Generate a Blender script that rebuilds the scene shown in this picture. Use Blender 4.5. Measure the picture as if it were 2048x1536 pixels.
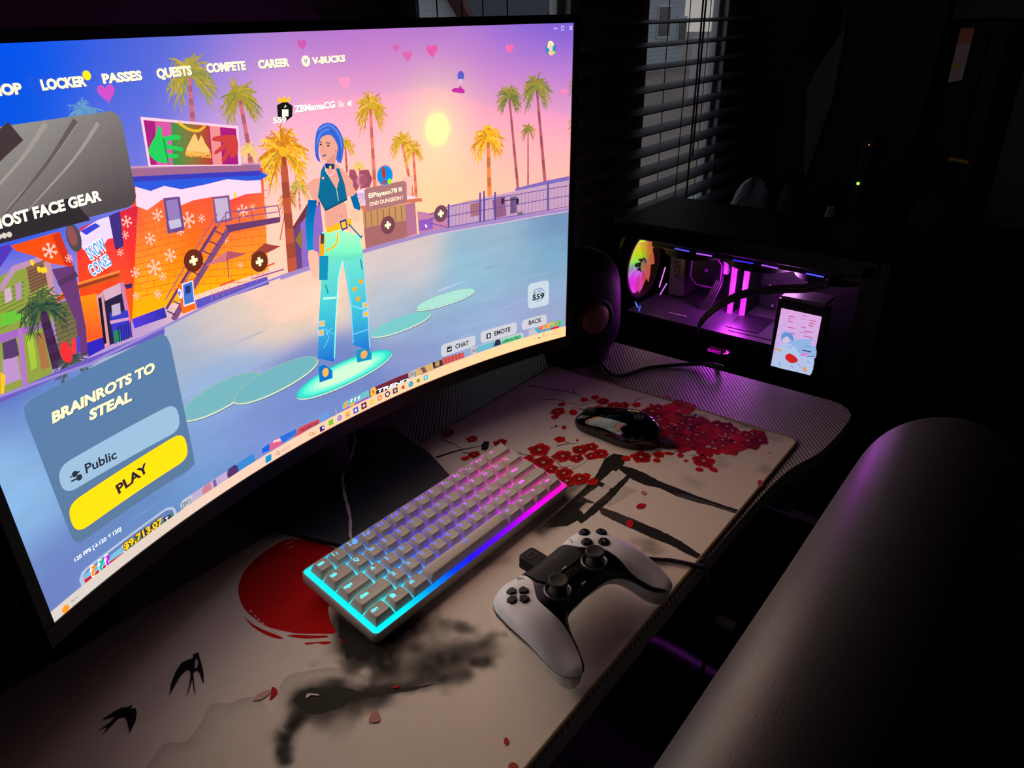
import bpy, bmesh, math, random
from mathutils import Vector, Matrix, noise
from mathutils.geometry import tessellate_polygon, delaunay_2d_cdt

for o in list(bpy.data.objects):
    bpy.data.objects.remove(o)
SC = bpy.context.scene
COL = SC.collection
random.seed(7)
PI = math.pi

# ------------------------------------------------------------------ camera
CAM_POS = Vector((-0.30669411, -0.40823996, 0.51014945))
CAM_F = 1472.4962                                  # focal length in pixels of the 2048 wide frame
CAM_R = Matrix(((0.61789089, -0.78604673, -0.01847677),
                (-0.36332458, -0.26460219, -0.89329778),
                (0.69728481, 0.55867362, -0.44908538)))   # rows: right, down, forward
cam_data = bpy.data.cameras.new('camera')
cam = bpy.data.objects.new('camera', cam_data)
COL.objects.link(cam)
m = Matrix.Identity(4)
for i in range(3):
    m[i][0] = CAM_R[0][i]; m[i][1] = -CAM_R[1][i]; m[i][2] = -CAM_R[2][i]; m[i][3] = CAM_POS[i]
cam.matrix_world = m
cam_data.sensor_width = 36.0
cam_data.lens = CAM_F / 2048 * 36
cam_data.clip_start = 0.02
SC.camera = cam

# ------------------------------------------------------------------ world (dim dusk sky) and exposure
W = bpy.data.worlds.new('dusk_sky'); SC.world = W; W.use_nodes = True
nt = W.node_tree; bg = nt.nodes['Background']
tc = nt.nodes.new('ShaderNodeTexCoord'); sx = nt.nodes.new('ShaderNodeSeparateXYZ'); rp = nt.nodes.new('ShaderNodeValToRGB')
nt.links.new(tc.outputs['Generated'], sx.inputs[0]); nt.links.new(sx.outputs['Z'], rp.inputs[0])
rp.color_ramp.elements[0].position = 0.0; rp.color_ramp.elements[0].color = (0.60, 0.55, 0.52, 1)
rp.color_ramp.elements[1].position = 0.6; rp.color_ramp.elements[1].color = (0.42, 0.50, 0.66, 1)
nt.links.new(rp.outputs[0], bg.inputs['Color'])
bg.inputs['Strength'].default_value = 0.75
SC.view_settings.view_transform = 'Standard'
SC.view_settings.look = 'None'
SC.view_settings.exposure = 0.0
SC.view_settings.gamma = 1.0
SC.view_settings.use_curve_mapping = False
SC.cycles.use_denoising = True
SC.cycles.max_bounces = 8
SC.cycles.transparent_max_bounces = 16
SC.cycles.sample_clamp_indirect = 4.0

# ------------------------------------------------------------------ helpers
def lin(c):
    return tuple((v / 255 / 12.92) if v / 255 <= 0.04045 else ((v / 255 + 0.055) / 1.055) ** 2.4 for v in c)

def ray(px):
    return (CAM_R.transposed() @ Vector(((px[0] - 1024) / CAM_F, (px[1] - 768) / CAM_F, 1.0)))

def at(px, v, axis=2):
    """the point where the sight line through a photo pixel meets the plane axis = v"""
    d = ray(px); s = (v - CAM_POS[axis]) / d[axis]
    return CAM_POS + d * s

def proj(p):
    c = CAM_R @ (Vector(p) - CAM_POS)
    return (c.x / c.z * CAM_F + 1024, c.y / c.z * CAM_F + 768)

MATS = {}
def pm(name, col, rough=0.5, metal=0.0, spec=0.5, var=0.12, scale=60.0, bump=0.0, bscale=None, emit=None, es=1.0, coat=0.0):
    """procedural surface: noise-varied colour and roughness, optional noise bump"""
    if name in MATS: return MATS[name]
    M = bpy.data.materials.new(name); M.use_nodes = True
    n = M.node_tree; b = n.nodes['Principled BSDF']
    t = n.nodes.new('ShaderNodeTexCoord')
    no = n.nodes.new('ShaderNodeTexNoise'); no.inputs['Scale'].default_value = scale; no.inputs['Detail'].default_value = 4
    n.links.new(t.outputs['Object'], no.inputs['Vector'])
    mx = n.nodes.new('ShaderNodeMix'); mx.data_type = 'RGBA'
    l = lin(col)
    mx.inputs['A'].default_value = (*[v * (1 - var) for v in l], 1); mx.inputs['B'].default_value = (*[min(1, v * (1 + var)) for v in l], 1)
    n.links.new(no.outputs['Fac'], mx.inputs['Factor'])
    n.links.new(mx.outputs['Result'], b.inputs['Base Color'])
    rr = n.nodes.new('ShaderNodeMapRange'); rr.inputs['To Min'].default_value = max(0.0, rough - 0.05); rr.inputs['To Max'].default_value = min(1, rough + 0.05)
    n.links.new(no.outputs['Fac'], rr.inputs['Value']); n.links.new(rr.outputs['Result'], b.inputs['Roughness'])
    b.inputs['Metallic'].default_value = metal
    b.inputs['Specular IOR Level'].default_value = spec
    b.inputs['Coat Weight'].default_value = coat
    if bump:
        n2 = n.nodes.new('ShaderNodeTexNoise'); n2.inputs['Scale'].default_value = bscale or scale * 4; n2.inputs['Detail'].default_value = 3
        n.links.new(t.outputs['Object'], n2.inputs['Vector'])
        bp = n.nodes.new('ShaderNodeBump'); bp.inputs['Strength'].default_value = bump; bp.inputs['Distance'].default_value = 0.001
        n.links.new(n2.outputs['Fac'], bp.inputs['Height']); n.links.new(bp.outputs['Normal'], b.inputs['Normal'])
    if emit:
        b.inputs['Emission Color'].default_value = (*lin(emit), 1); b.inputs['Emission Strength'].default_value = es
    MATS[name] = M
    return M

def col_mat(name, emit=False, strength=1.0, rough=0.6, spec=0.3, bump=0.0, bscale=1500, base_black=True, sheen=0.0):
    """surface printed (or lit) with the mesh's own colour layer"""
    if name in MATS: return MATS[name]
    M = bpy.data.materials.new(name); M.use_nodes = True
    n = M.node_tree; b = n.nodes['Principled BSDF']
    a = n.nodes.new('ShaderNodeAttribute'); a.attribute_name = 'Col'
    if emit:
        b.inputs['Base Color'].default_value = (0.004, 0.004, 0.004, 1)
        n.links.new(a.outputs['Color'], b.inputs['Emission Color']); b.inputs['Emission Strength'].default_value = strength
    else:
        n.links.new(a.outputs['Color'], b.inputs['Base Color'])
    b.inputs['Roughness'].default_value = rough; b.inputs['Specular IOR Level'].default_value = spec
    if bump:
        t = n.nodes.new('ShaderNodeTexCoord')
        n2 = n.nodes.new('ShaderNodeTexNoise'); n2.inputs['Scale'].default_value = bscale
        n.links.new(t.outputs['Object'], n2.inputs['Vector'])
        bp = n.nodes.new('ShaderNodeBump'); bp.inputs['Strength'].default_value = bump; bp.inputs['Distance'].default_value = 0.0005
        n.links.new(n2.outputs['Fac'], bp.inputs['Height']); n.links.new(bp.outputs['Normal'], b.inputs['Normal'])
    MATS[name] = M
    return M

def glass(name, tint, ior, rough):
    M = bpy.data.materials.new(name); M.use_nodes = True
    n = M.node_tree; out = n.nodes['Material Output']; n.nodes.remove(n.nodes['Principled BSDF'])
    tr = n.nodes.new('ShaderNodeBsdfTransparent'); gl = n.nodes.new('ShaderNodeBsdfGlossy'); mx = n.nodes.new('ShaderNodeMixShader')
    fr = n.nodes.new('ShaderNodeFresnel'); ge = n.nodes.new('ShaderNodeNewGeometry'); mu = n.nodes.new('ShaderNodeMath'); mu.operation = 'MULTIPLY'; su = n.nodes.new('ShaderNodeMath'); su.operation = 'SUBTRACT'
    tr.inputs[0].default_value = (*tint, 1); gl.inputs['Roughness'].default_value = rough; fr.inputs['IOR'].default_value = ior; su.inputs[0].default_value = 1.0
    n.links.new(ge.outputs['Backfacing'], su.inputs[1]); n.links.new(fr.outputs[0], mu.inputs[0]); n.links.new(su.outputs[0], mu.inputs[1])
    n.links.new(mu.outputs[0], mx.inputs[0]); n.links.new(tr.outputs[0], mx.inputs[1]); n.links.new(gl.outputs[0], mx.inputs[2]); n.links.new(mx.outputs[0], out.inputs['Surface'])
    return M

def emat(name, col, s):
    return pm(name, (10, 10, 10), 0.5, emit=col, es=s)

def tag(o, label, cat, group=None):
    o['label'] = label; o['category'] = cat
    if group: o['group'] = group
    return o

def thing(name, label, cat, loc=(0, 0, 0), rotz=0.0, group=None):
    o = bpy.data.objects.new(name, None); COL.objects.link(o)
    o.empty_display_size = 0.05
    o.location = loc; o.rotation_euler = (0, 0, rotz)
    return tag(o, label, cat, group)

class MB:
    """collects shapes, then links them as ONE mesh object"""
    def __init__(s):
        s.v = []; s.f = []; s.mi = []; s.c = []
    def add(s, vs, fs, mi=0, cols=None):
        k = len(s.v); s.v += [tuple(v) for v in vs]; s.f += [tuple(i + k for i in f) for f in fs]; s.mi += [mi] * len(fs)
        if cols is not None: s.c += cols
        return s
    def box(s, c, d, R=None, mi=0):
        x, y, z = d[0] / 2, d[1] / 2, d[2] / 2
        vs = [Vector(p) for p in ((-x, -y, -z), (x, -y, -z), (x, y, -z), (-x, y, -z), (-x, -y, z), (x, -y, z), (x, y, z), (-x, y, z))]
        if R is not None: vs = [R @ v for v in vs]
        vs = [v + Vector(c) for v in vs]
        return s.add(vs, [(0, 3, 2, 1), (4, 5, 6, 7), (0, 1, 5, 4), (1, 2, 6, 5), (2, 3, 7, 6), (3, 0, 4, 7)], mi)
    def rings(s, rs, mi=0, cap=True, closed=True):
        n = len(rs[0]); vs = [p for r in rs for p in r]; fs = []
        for i in range(len(rs) - 1):
            for j in range(n if closed else n - 1):
                a = i * n + j; b = i * n + (j + 1) % n
                fs.append((a, b, b + n, a + n))
        if cap:
            fs.append(tuple(reversed(range(n)))); fs.append(tuple(range((len(rs) - 1) * n, len(rs) * n)))
        return s.add(vs, fs, mi)
    def tube(s, pts, r, n=10, mi=0, cap=True, closed=False):
        pts = [Vector(p) for p in pts]; rs = []; N = len(pts)
        rad = r if isinstance(r, (list, tuple)) else [r] * N
        up = None
        for i, p in enumerate(pts):
            if closed: t = pts[(i + 1) % N] - pts[i - 1]
            else: t = pts[min(i + 1, N - 1)] - pts[max(i - 1, 0)]
            t.normalize()
            if up is None:
                up = Vector((0, 0, 1)) if abs(t.z) < 0.9 else Vector((1, 0, 0))
            u = (up - t * up.dot(t)).normalized(); w = t.cross(u); up = u
            rs.append([p + (u * math.cos(2 * PI * k / n) + w * math.sin(2 * PI * k / n)) * rad[i] for k in range(n)])
        if closed: rs.append(rs[0])
        return s.rings(rs, mi, cap and not closed)
    def cyl(s, p0, p1, r0, r1=None, n=24, mi=0):
        return s.tube([p0, p1], [r0, r0 if r1 is None else r1], n, mi)
    def lathe(s, prof, n=32, o=(0, 0, 0), R=None, mi=0, cap=True):
        rs = []
        for r, z in prof:
            ring = [Vector((r * math.cos(2 * PI * k / n), r * math.sin(2 * PI * k / n), z)) for k in range(n)]
            if R is not None: ring = [R @ p for p in ring]
            rs.append([p + Vector(o) for p in ring])
        return s.rings(rs, mi, cap)
    def prism(s, poly, z0, z1, mi=0, f=None):
        n = len(poly); f = f or (lambda x, y, z: (x, y, z))
        vs = [f(x, y, z0) for x, y in poly] + [f(x, y, z1) for x, y in poly]
        fs = [(i, (i + 1) % n, n + (i + 1) % n, n + i) for i in range(n)]
        tri = tessellate_polygon([[Vector((x, y, 0)) for x, y in poly]])
        area = sum(poly[i][0] * poly[(i + 1) % n][1] - poly[(i + 1) % n][0] * poly[i][1] for i in range(n))
        if area < 0: fs = [tuple(reversed(q)) for q in fs]
        for t in tri:
            a, b, c = [poly[i] for i in t]
            cr = (b[0] - a[0]) * (c[1] - a[1]) - (b[1] - a[1]) * (c[0] - a[0])
            if cr < 0: t = (t[0], t[2], t[1])
            fs.append(tuple(n + i for i in t)); fs.append(tuple(reversed(t)))
        return s.add(vs, fs, mi)
    def obj(s, name, mats, parent=None, smooth=None, bevel=0.0, seg=2, loc=None):
        me = bpy.data.meshes.new(name); me.from_pydata(s.v, [], s.f); me.validate(clean_customdata=False)
        for q in (mats if isinstance(mats, (list, tuple)) else [mats]): me.materials.append(q)
        if len(me.polygons) == len(s.mi): me.polygons.foreach_set('material_index', s.mi)
        if s.c:
            ca = me.color_attributes.new('Col', 'FLOAT_COLOR', 'POINT')
            ca.data.foreach_set('color', [x for c in s.c for x in (*c, 1.0)])
        if smooth is not None:
            me.polygons.foreach_set('use_smooth', [True] * len(me.polygons)); me.set_sharp_from_angle(angle=math.radians(smooth))
        me.update()
        o = bpy.data.objects.new(name, me); COL.objects.link(o)
        if loc is not None: o.location = loc
        if parent is not None: o.parent = parent
        if bevel:
            b = o.modifiers.new('bevel', 'BEVEL'); b.width = bevel; b.segments = seg; b.limit_method = 'ANGLE'; b.angle_limit = math.radians(40)
            me.polygons.foreach_set('use_smooth', [True] * len(me.polygons)); me.set_sharp_from_angle(angle=math.radians(30))
        return o

def structure(o):
    o['kind'] = 'structure'; return o

def catmull(pts, k=6, closed=False):
    """smooth curve through the points"""
    P = [Vector(p) for p in pts]; n = len(P); out = []
    for i in range(n if closed else n - 1):
        if closed: a, b, c, d = P[i - 1], P[i], P[(i + 1) % n], P[(i + 2) % n]
        else: a, b, c, d = P[max(i - 1, 0)], P[i], P[i + 1], P[min(i + 2, n - 1)]
        for j in range(k):
            t = j / k
            out.append(0.5 * ((2 * b) + (c - a) * t + (2 * a - 5 * b + 4 * c - d) * t * t + (3 * b - a - 3 * c + d) * t ** 3))
    if not closed: out.append(P[-1])
    return out

def rrect(x0, y0, x1, y1, r, k=5):
    out = []
    for cx, cy, a in ((x1 - r, y1 - r, 0), (x0 + r, y1 - r, 90), (x0 + r, y0 + r, 180), (x1 - r, y0 + r, 270)):
        for j in range(k + 1):
            t = math.radians(a + 90 * j / k); out.append((cx + r * math.cos(t), cy + r * math.sin(t)))
    return out

GLYPH = {}
def glyphs(txt, bold=0.0, shear=0.0):
    """flat letter shapes, scaled to width 1 with baseline at 0; returns verts, faces, width, cap height"""
    key = (txt, bold, shear)
    if key in GLYPH: return GLYPH[key]
    cu = bpy.data.curves.new('t', 'FONT'); cu.body = txt; cu.size = 1; cu.offset = bold; cu.shear = shear; cu.resolution_u = 3
    ob = bpy.data.objects.new('t', cu); COL.objects.link(ob)
    dg = bpy.context.evaluated_depsgraph_get(); me = ob.evaluated_get(dg).to_mesh()
    vs = [(v.co.x, v.co.y) for v in me.vertices]; fs = [tuple(p.vertices) for p in me.polygons]
    ob.evaluated_get(dg).to_mesh_clear()
    bpy.data.objects.remove(ob); bpy.data.curves.remove(cu)
    x0 = min(v[0] for v in vs); x1 = max(v[0] for v in vs)
    GLYPH[key] = ([(v[0] - x0, v[1]) for v in vs], fs, x1 - x0, 0.73)
    return GLYPH[key]

class Art:
    """flat picture made of stacked coloured shapes lying on a real surface.
    to2: photo pixel -> surface coordinates (metres); surf(u, v, lift) -> point; step: strip width for curved surfaces"""
    def __init__(s, to2, surf, step=None, lift=4e-6):
        s.to2 = to2; s.surf = surf; s.step = step; s.n = 0; s.inc = 1; s.dl = lift; s.mb = MB(); s.gain = 1.0; s.bounds = None; s.tone = lambda c: c
    def _emit(s, tris, pts, col):
        s.n += s.inc; h = s.n * s.dl
        cf = col if callable(col) else (lambda u, v, c=lin(col): c)
        for t in tris:
            poly = [pts[i] for i in t]
            if s.bounds:
                x0, y0, x1, y1 = s.bounds
                if any(p[0] < x0 or p[0] > x1 or p[1] < y0 or p[1] > y1 for p in poly):
                    poly = clip(clip(poly, x0, True), x1, False)
                    poly = [(b, a) for a, b in clip(clip([(b, a) for a, b in poly], y0, True), y1, False)]
                    if len(poly) < 3: continue
            parts = [poly]
            if s.step:
                parts = []
                lo = math.floor(min(p[0] for p in poly) / s.step); hi = math.floor(max(p[0] for p in poly) / s.step)
                if lo == hi: parts = [poly]
                else:
                    for k in range(lo, hi + 1):
                        q = clip(clip(poly, k * s.step, True), (k + 1) * s.step, False)
                        if len(q) > 2: parts.append(q)
            for q in parts:
                s.mb.add([s.surf(u, v, h) for u, v in q], [tuple(range(len(q)))], 0, [s.tone(cf(u, v)) for u, v in q])
    def raw(s, pts, col):
        """polygon in surface coordinates"""
        area = sum(pts[i][0] * pts[(i + 1) % len(pts)][1] - pts[(i + 1) % len(pts)][0] * pts[i][1] for i in range(len(pts)))
        if area < 0: pts = list(reversed(pts))
        tr = tessellate_polygon([[Vector((u, v, 0)) for u, v in pts]])
        tris = []
        for t in tr:
            a, b, c = [pts[i] for i in t]
            cr = (b[0] - a[0]) * (c[1] - a[1]) - (b[1] - a[1]) * (c[0] - a[0])
            tris.append(t if cr > 0 else (t[0], t[2], t[1]))
        s._emit(tris, pts, col)
    def poly(s, px, col, smooth=0):
        pts = [tuple(s.to2(p)) for p in px]
        if smooth: pts = [tuple(p) for p in catmull([Vector(p) for p in pts], smooth, True)]
        s.raw(pts, col)
    def line(s, px, w, col, smooth=0, taper=False, surfpts=False):
        """stroke of width w (metres)"""
        pts = [Vector(p) if surfpts else Vector(s.to2(p)) for p in px]
        if smooth: pts = catmull(pts, smooth)
        n = len(pts); L = []; R = []
        for i, p in enumerate(pts):
            t = pts[min(i + 1, n - 1)] - pts[max(i - 1, 0)]
            if t.length < 1e-9: continue
            t.normalize(); nn = Vector((-t.y, t.x))
            ww = w / 2 * ((1 - 0.85 * i / (n - 1)) if taper else 1)
            L.append(p + nn * ww); R.append(p - nn * ww)
        for i in range(len(L) - 1):
            pass
        pts2 = [tuple(p) for p in L] + [tuple(p) for p in R]
        k = len(L); tris = []
        for i in range(k - 1):
            tris += [(k + i, k + i + 1, i + 1), (k + i, i + 1, i)]
        s._emit(tris, pts2, col)
    def ell(s, c, rx, ry, col, n=24, rot=0.0, surfpt=False):
        c = Vector(c) if surfpt else Vector(s.to2(c)); ca, sa = math.cos(rot), math.sin(rot)
        s.raw([(c.x + rx * math.cos(t) * ca - ry * math.sin(t) * sa, c.y + rx * math.cos(t) * sa + ry * math.sin(t) * ca) for t in [2 * PI * k / n for k in range(n)]], col)
    def text(s, txt, bl, br, tl, col, bold=0.0, shear=0.0, shadow=None, outline=None, ow=0.02):
        B = Vector(s.to2(bl)); X = Vector(s.to2(br)) - B; Y = Vector(s.to2(tl)) - B
        ux = X.normalized(); uy = Vector((-ux.y, ux.x))
        if Y.dot(uy) < 0: uy = -uy
        H = Y.dot(uy)
        def put(bd, c, off=(0, 0)):
            vs, fs, w, cap = glyphs(txt, bd, shear)
            pts = []
            for x, y in vs:
                p = B + ux * ((x + off[0]) / w * X.length) + uy * ((y + off[1]) / cap * H); pts.append((p.x, p.y))
            s._emit(fs, pts, c)
        if outline: put(bold + ow, outline, (-ow, 0))
        if shadow: put(bold, shadow, (0.04, -0.05))
        put(bold, col)

def clip(poly, x, keep_right):
    out = []
    for i in range(len(poly)):
        a, b = poly[i - 1], poly[i]
        ia = (a[0] >= x) if keep_right else (a[0] <= x); ib = (b[0] >= x) if keep_right else (b[0] <= x)
        if ia != ib:
            t = (x - a[0]) / (b[0] - a[0]); out.append((x, a[1] + (b[1] - a[1]) * t))
        if ib: out.append(b)
    return out

def zz(ox, oy, k):
    """a close-up of the photo: its pixel -> full-frame pixel"""
    return lambda *p: [(ox + x * k, oy + y * k) for x, y in p]
# ================================================================== the room
FLOOR = -0.74
wallp = pm('wall_paint', (150, 134, 138), 0.9, var=0.06, scale=8, bump=0.05)
def slab(name, lo, hi, mat):
    c = [(a + b) / 2 for a, b in zip(lo, hi)]; d = [b - a for a, b in zip(lo, hi)]
    return structure(MB().box(c, d).obj(name, mat))
carpet = pm('dark_carpet', (40, 34, 32), 0.95, var=0.35, scale=300, bump=0.6, bscale=900)
slab('floor', (-1.6, -2.2, FLOOR - 0.05), (2.7, 0.62, FLOOR), carpet)
slab('ceiling', (-1.6, -2.2, 1.70), (2.7, 0.62, 1.75), wallp)
slab('wall_left', (-1.65, -2.2, FLOOR), (-1.6, 0.62, 1.70), wallp)
slab('wall_right', (2.6, -2.2, FLOOR), (2.65, 0.62, 1.70), wallp)
slab('wall_front', (-1.6, -2.25, FLOOR), (2.6, -2.2, 1.70), wallp)
# window wall: two openings with a post between
WX = (0.58, 1.075, 1.325, 1.83); WZ = (-0.02, 1.25)
mb = MB()
for x0, x1, z0, z1 in ((-1.6, WX[0], FLOOR, 1.70), (WX[1], WX[2], FLOOR, 1.70), (WX[3], 2.6, FLOOR, 1.70),
                       (WX[0], WX[1], FLOOR, WZ[0]), (WX[0], WX[1], WZ[1], 1.70), (WX[2], WX[3], FLOOR, WZ[0]), (WX[2], WX[3], WZ[1], 1.70)):
    mb.box(((x0 + x1) / 2, 0.53, (z0 + z1) / 2), (x1 - x0, 0.06, z1 - z0))
structure(mb.obj('wall_back', wallp))
slab('baseboard_back', (-1.6, 0.485, FLOOR), (2.6, 0.50, FLOOR + 0.09), pm('trim_paint', (120, 112, 104), 0.6))
vinyl = pm('white_vinyl', (190, 190, 195), 0.45)
glassm = glass('window_glass', (.93, .95, .95), 1.35, .02)
for i, (x0, x1) in enumerate(((WX[0], WX[1]), (WX[2], WX[3]))):
    mb = MB(); t = 0.035
    for c, d in ((((x0 + t / 2), .526, .615), (t, .045, WZ[1] - WZ[0])), ((x1 - t / 2, .526, .615), (t, .045, WZ[1] - WZ[0])),
                 (((x0 + x1) / 2, .526, WZ[0] + t / 2), (x1 - x0, .045, t)), (((x0 + x1) / 2, .526, WZ[1] - t / 2), (x1 - x0, .045, t)),
                 ((x0 + t + .012, .53, .615), (.02, .02, WZ[1] - WZ[0])), ((x1 - t - .012, .53, .615), (.02, .02, WZ[1] - WZ[0]))):
        mb.box(c, d)
    w = structure(mb.obj('window_%d' % (i + 1), vinyl, bevel=0.003))
    MB().box(((x0 + x1) / 2, .532, .615), (x1 - x0 - 2 * t, .004, WZ[1] - WZ[0] - 2 * t)).obj('pane', glassm, w)
    MB().box(((x0 + x1) / 2, .50, WZ[0] - .01), (x1 - x0 + .06, .07, .02)).obj('sill', vinyl, w, bevel=0.003)

# venetian blind hanging in front of both windows
blind = thing('venetian_blind', 'wide dark wooden venetian blind with open slats hanging across both windows', 'blind', (1.15, 0.45, 1.32))
slatm = pm('blind_slat', (46, 40, 44), 0.55, var=0.25, scale=25)
SP = 0.0453; S0 = 0.49
mb = MB(); k0 = int((WZ[1] - S0) / SP); z = 0
BX0, BX1 = 0.50, 1.97
tilt = math.radians(6)
for k in range(-11, k0):
    z = S0 + k * SP
    dy, dz = math.cos(tilt) * .025, math.sin(tilt) * .025
    q = []
    for s in (-1, -.5, 0, .5, 1):
        q.append((s * dy, s * dz + 0.0018 * (1 - s * s)))
    ring = [(y, zz_) for y, zz_ in q] + [(y, zz_ - .0022) for y, zz_ in reversed(q)]
    mb.rings([[(x - 1.15, y, zz_ + z - 1.32) for y, zz_ in ring] for x in (BX0, 0.9, 1.4, BX1)])
mb.obj('slats', slatm, blind, smooth=40)
mb = MB().box((0, 0, S0 - 12 * SP - 1.32), (BX1 - BX0, .05, .018)); mb.obj('bottom_rail', slatm, blind, bevel=.003)
MB().box((0, 0, -.03), (BX1 - BX0 + .02, .055, .06)).obj('head_rail', slatm, blind, bevel=.004)
cordm = pm('blind_cord', (26, 23, 25), 0.8)
for cx in (0.63, 0.74, 1.02, 1.40, 1.62, 1.90):
    mb = MB()
    for dy in (-.026, .026):
        mb.cyl((cx - 1.15, dy, -.03), (cx - 1.15, dy, S0 - 12 * SP - 1.32), .0011, n=6)
    mb.obj('ladder_cord', cordm, blind)
for cx, b_ in ((1.455, -.02), (1.47, .18)):
    MB().cyl((cx - 1.15, -.03, -.03), (cx - 1.15, -.03, b_ - 1.32), .0022, n=6).obj('pull_cord', cordm, blind)

# ------------------------------------------------------------------ outside, at dusk
grass = pm('winter_grass', (138, 118, 100), 0.95, var=0.4, scale=1.5, bump=0.3)
slab('ground', (-10, 0.9, -1.9), (90, 70, -1.8), grass)
sid = pm('pale_siding', (172, 178, 186), 0.8, var=0.05, scale=2)
redp = pm('red_gable_trim', (96, 62, 64), 0.8)
roofm = pm('grey_shingle', (66, 66, 70), 0.9, var=0.3, scale=6)
dkm = pm('dark_window_glass', (48, 52, 60), 0.3)
fence = pm('grey_fence_boards', (180, 178, 180), 0.85, var=0.2, scale=3)
def house(name, label, x0, x1, y0, y1, zt, gable, wins, wallmat=sid, trim=None):
    h = thing(name, label, 'house', ((x0 + x1) / 2, (y0 + y1) / 2, -1.8), 0, 'houses across the yard'); cx, cy = h.location.x, h.location.y
    mb = MB(); hw, hd, H = (x1 - x0) / 2, (y1 - y0) / 2, zt + 1.8
    mb.box((0, 0, H / 2), (2 * hw, 2 * hd, H))
    if gable:
        mb.prism([(-hw, H), (hw, H), (0, H + gable)], -hd, hd, f=lambda x, y, z: (x, z, y))
    for k in range(int((H + (gable or 0)) / .18)):
        mb.box((0, -hd - .006, k * .18 + .09), (2 * hw * (1 if k * .18 < H else max(.02, 1 - (k * .18 - H) / gable)), .012, .012))
    mb.obj('wall', wallmat, h)
    mb = MB(); rt = .12
    if gable:
        for sgn in (-1, 1):
            mb.prism([(sgn * (hw + .4), H - .4 * gable / hw), (0, H + gable), (0, H + gable + rt * 2), (sgn * (hw + .4), H - .4 * gable / hw + rt * 2)], -hd - .4, hd + .4, f=lambda x, y, z: (x, z, y))
    else:
        mb.box((0, 0, H + .1), (2 * hw + .6, 2 * hd + .6, .2))
    mb.obj('roof', trim or roofm, h)
    for wx, wz, ww, wh in wins:
        f = MB().box((wx, -hd - .03, wz), (ww + .16, .06, wh + .16)).obj('window_frame', vinyl, h)
        MB().box((wx, -hd - .065, wz), (ww, .02, wh)).obj('window_pane', dkm, f)
    return h
pA = at((845, 30), 13, 1); pB = at((1105, 20), 15, 1); pC = at((1280, 60), 16, 1); pC2 = at((1385, 60), 16, 1)
house('neighbour_house', 'white clapboard house with a red trimmed gable seen above the monitor', pA.x - 1.7, pA.x + 1.7, 13, 18, -0.1, 1.9, [], trim=redp)
house('neighbour_house', 'small pale shed roofed house beyond the left window near the post', pB.x - .9, pB.x + 1.1, 15, 19, .2, .7, [(0, .6, .6, .7)])
house('neighbour_house', 'pale house with two dark windows seen through the right window', pC.x - 2.4, pC2.x - .9, 16, 24, 1.4, None, [(1.2, 1.9, 1.0, 1.1), (2.9, 1.5, .7, 1.0), (-.5, 1.6, .7, .9)])
fx = at((1440, 200), 9, 1)
f_ = thing('board_fence', 'grey board fence standing across the yard behind the right window', 'fence', (fx.x + 1.2, 9, -1.8))
mb = MB()
for k in range(26): mb.box((-3.2 + k * .25, 0, .85), (.235, .03, 1.7))
mb.obj('boards', fence, f_)
for k in range(4): MB().box((-3 + k * 2, .07, .9), (.1, .1, 1.8)).obj('post', fence, f_)
# ================================================================== desk
desk = thing('gaming_desk', 'white carbon-textured gaming desk with rounded corners under the mat and monitor', 'desk', (0.0, 0.1, FLOOR))
deskm = bpy.data.materials.new('carbon_texture_top'); deskm.use_nodes = True
n = deskm.node_tree; b = n.nodes['Principled BSDF']; t = n.nodes.new('ShaderNodeTexCoord')
mp = n.nodes.new('ShaderNodeMapping'); mp.inputs['Rotation'].default_value = (0, 0, math.radians(50))
wv = n.nodes.new('ShaderNodeTexWave'); wv.wave_type = 'BANDS'; wv.bands_direction = 'X'; wv.inputs['Scale'].default_value = 64; wv.inputs['Distortion'].default_value = 0.0
n.links.new(t.outputs['Object'], mp.inputs[0]); n.links.new(mp.outputs[0], wv.inputs['Vector'])
mx = n.nodes.new('ShaderNodeMix'); mx.data_type = 'RGBA'; mx.inputs['A'].default_value = (*lin((104, 98, 102)), 1); mx.inputs['B'].default_value = (*lin((196, 190, 192)), 1)
n.links.new(wv.outputs['Fac'], mx.inputs['Factor']); n.links.new(mx.outputs['Result'], b.inputs['Base Color'])
bp = n.nodes.new('ShaderNodeBump'); bp.inputs['Strength'].default_value = 0.5; bp.inputs['Distance'].default_value = 0.0006
n.links.new(wv.outputs['Fac'], bp.inputs['Height']); n.links.new(bp.outputs['Normal'], b.inputs['Normal'])
b.inputs['Roughness'].default_value = 0.42
DX = 0.7165
front = [(-.716, -.20), (-.69, -.218), (-.62, -.219), (-.56, -.213), (-.51, -.199), (-.45, -.192), (-.30, -.188), (0, -.187), (.30, -.188), (.45, -.192), (.51, -.199), (.56, -.213), (.62, -.219), (.672, -.2195)]
outline = [tuple(p) for p in catmull([Vector(p) for p in front], 4)] + [(.69, -.217), (.705, -.208), (.714, -.195), (DX, -.18), (DX, .40), (.70, .418), (-.70, .418), (-.716, .40)]
MB().prism([(x, y - 0.1) for x, y in outline], -.02 - FLOOR, 0 - FLOOR).obj('desktop', [deskm, pm('desk_edge_band', (150, 144, 146), .5, bump=.1)], desk)
top_ = bpy.data.objects['desktop'].data
for p_ in top_.polygons:
    if p_.normal.z < .9: p_.material_index = 1
blackm = pm('black_powder_coat', (20, 20, 23), 0.5, bump=.1)
for sx_ in (-1, 1):
    mb = MB(); mb.box((sx_ * .56, -.0, .36), (.06, .08, .70)); mb.box((sx_ * .56, .0, .015), (.07, .56, .03)); mb.box((sx_ * .56, -.02, .705), (.06, .42, .03))
    mb.obj('leg', blackm, desk, bevel=.004)
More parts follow.
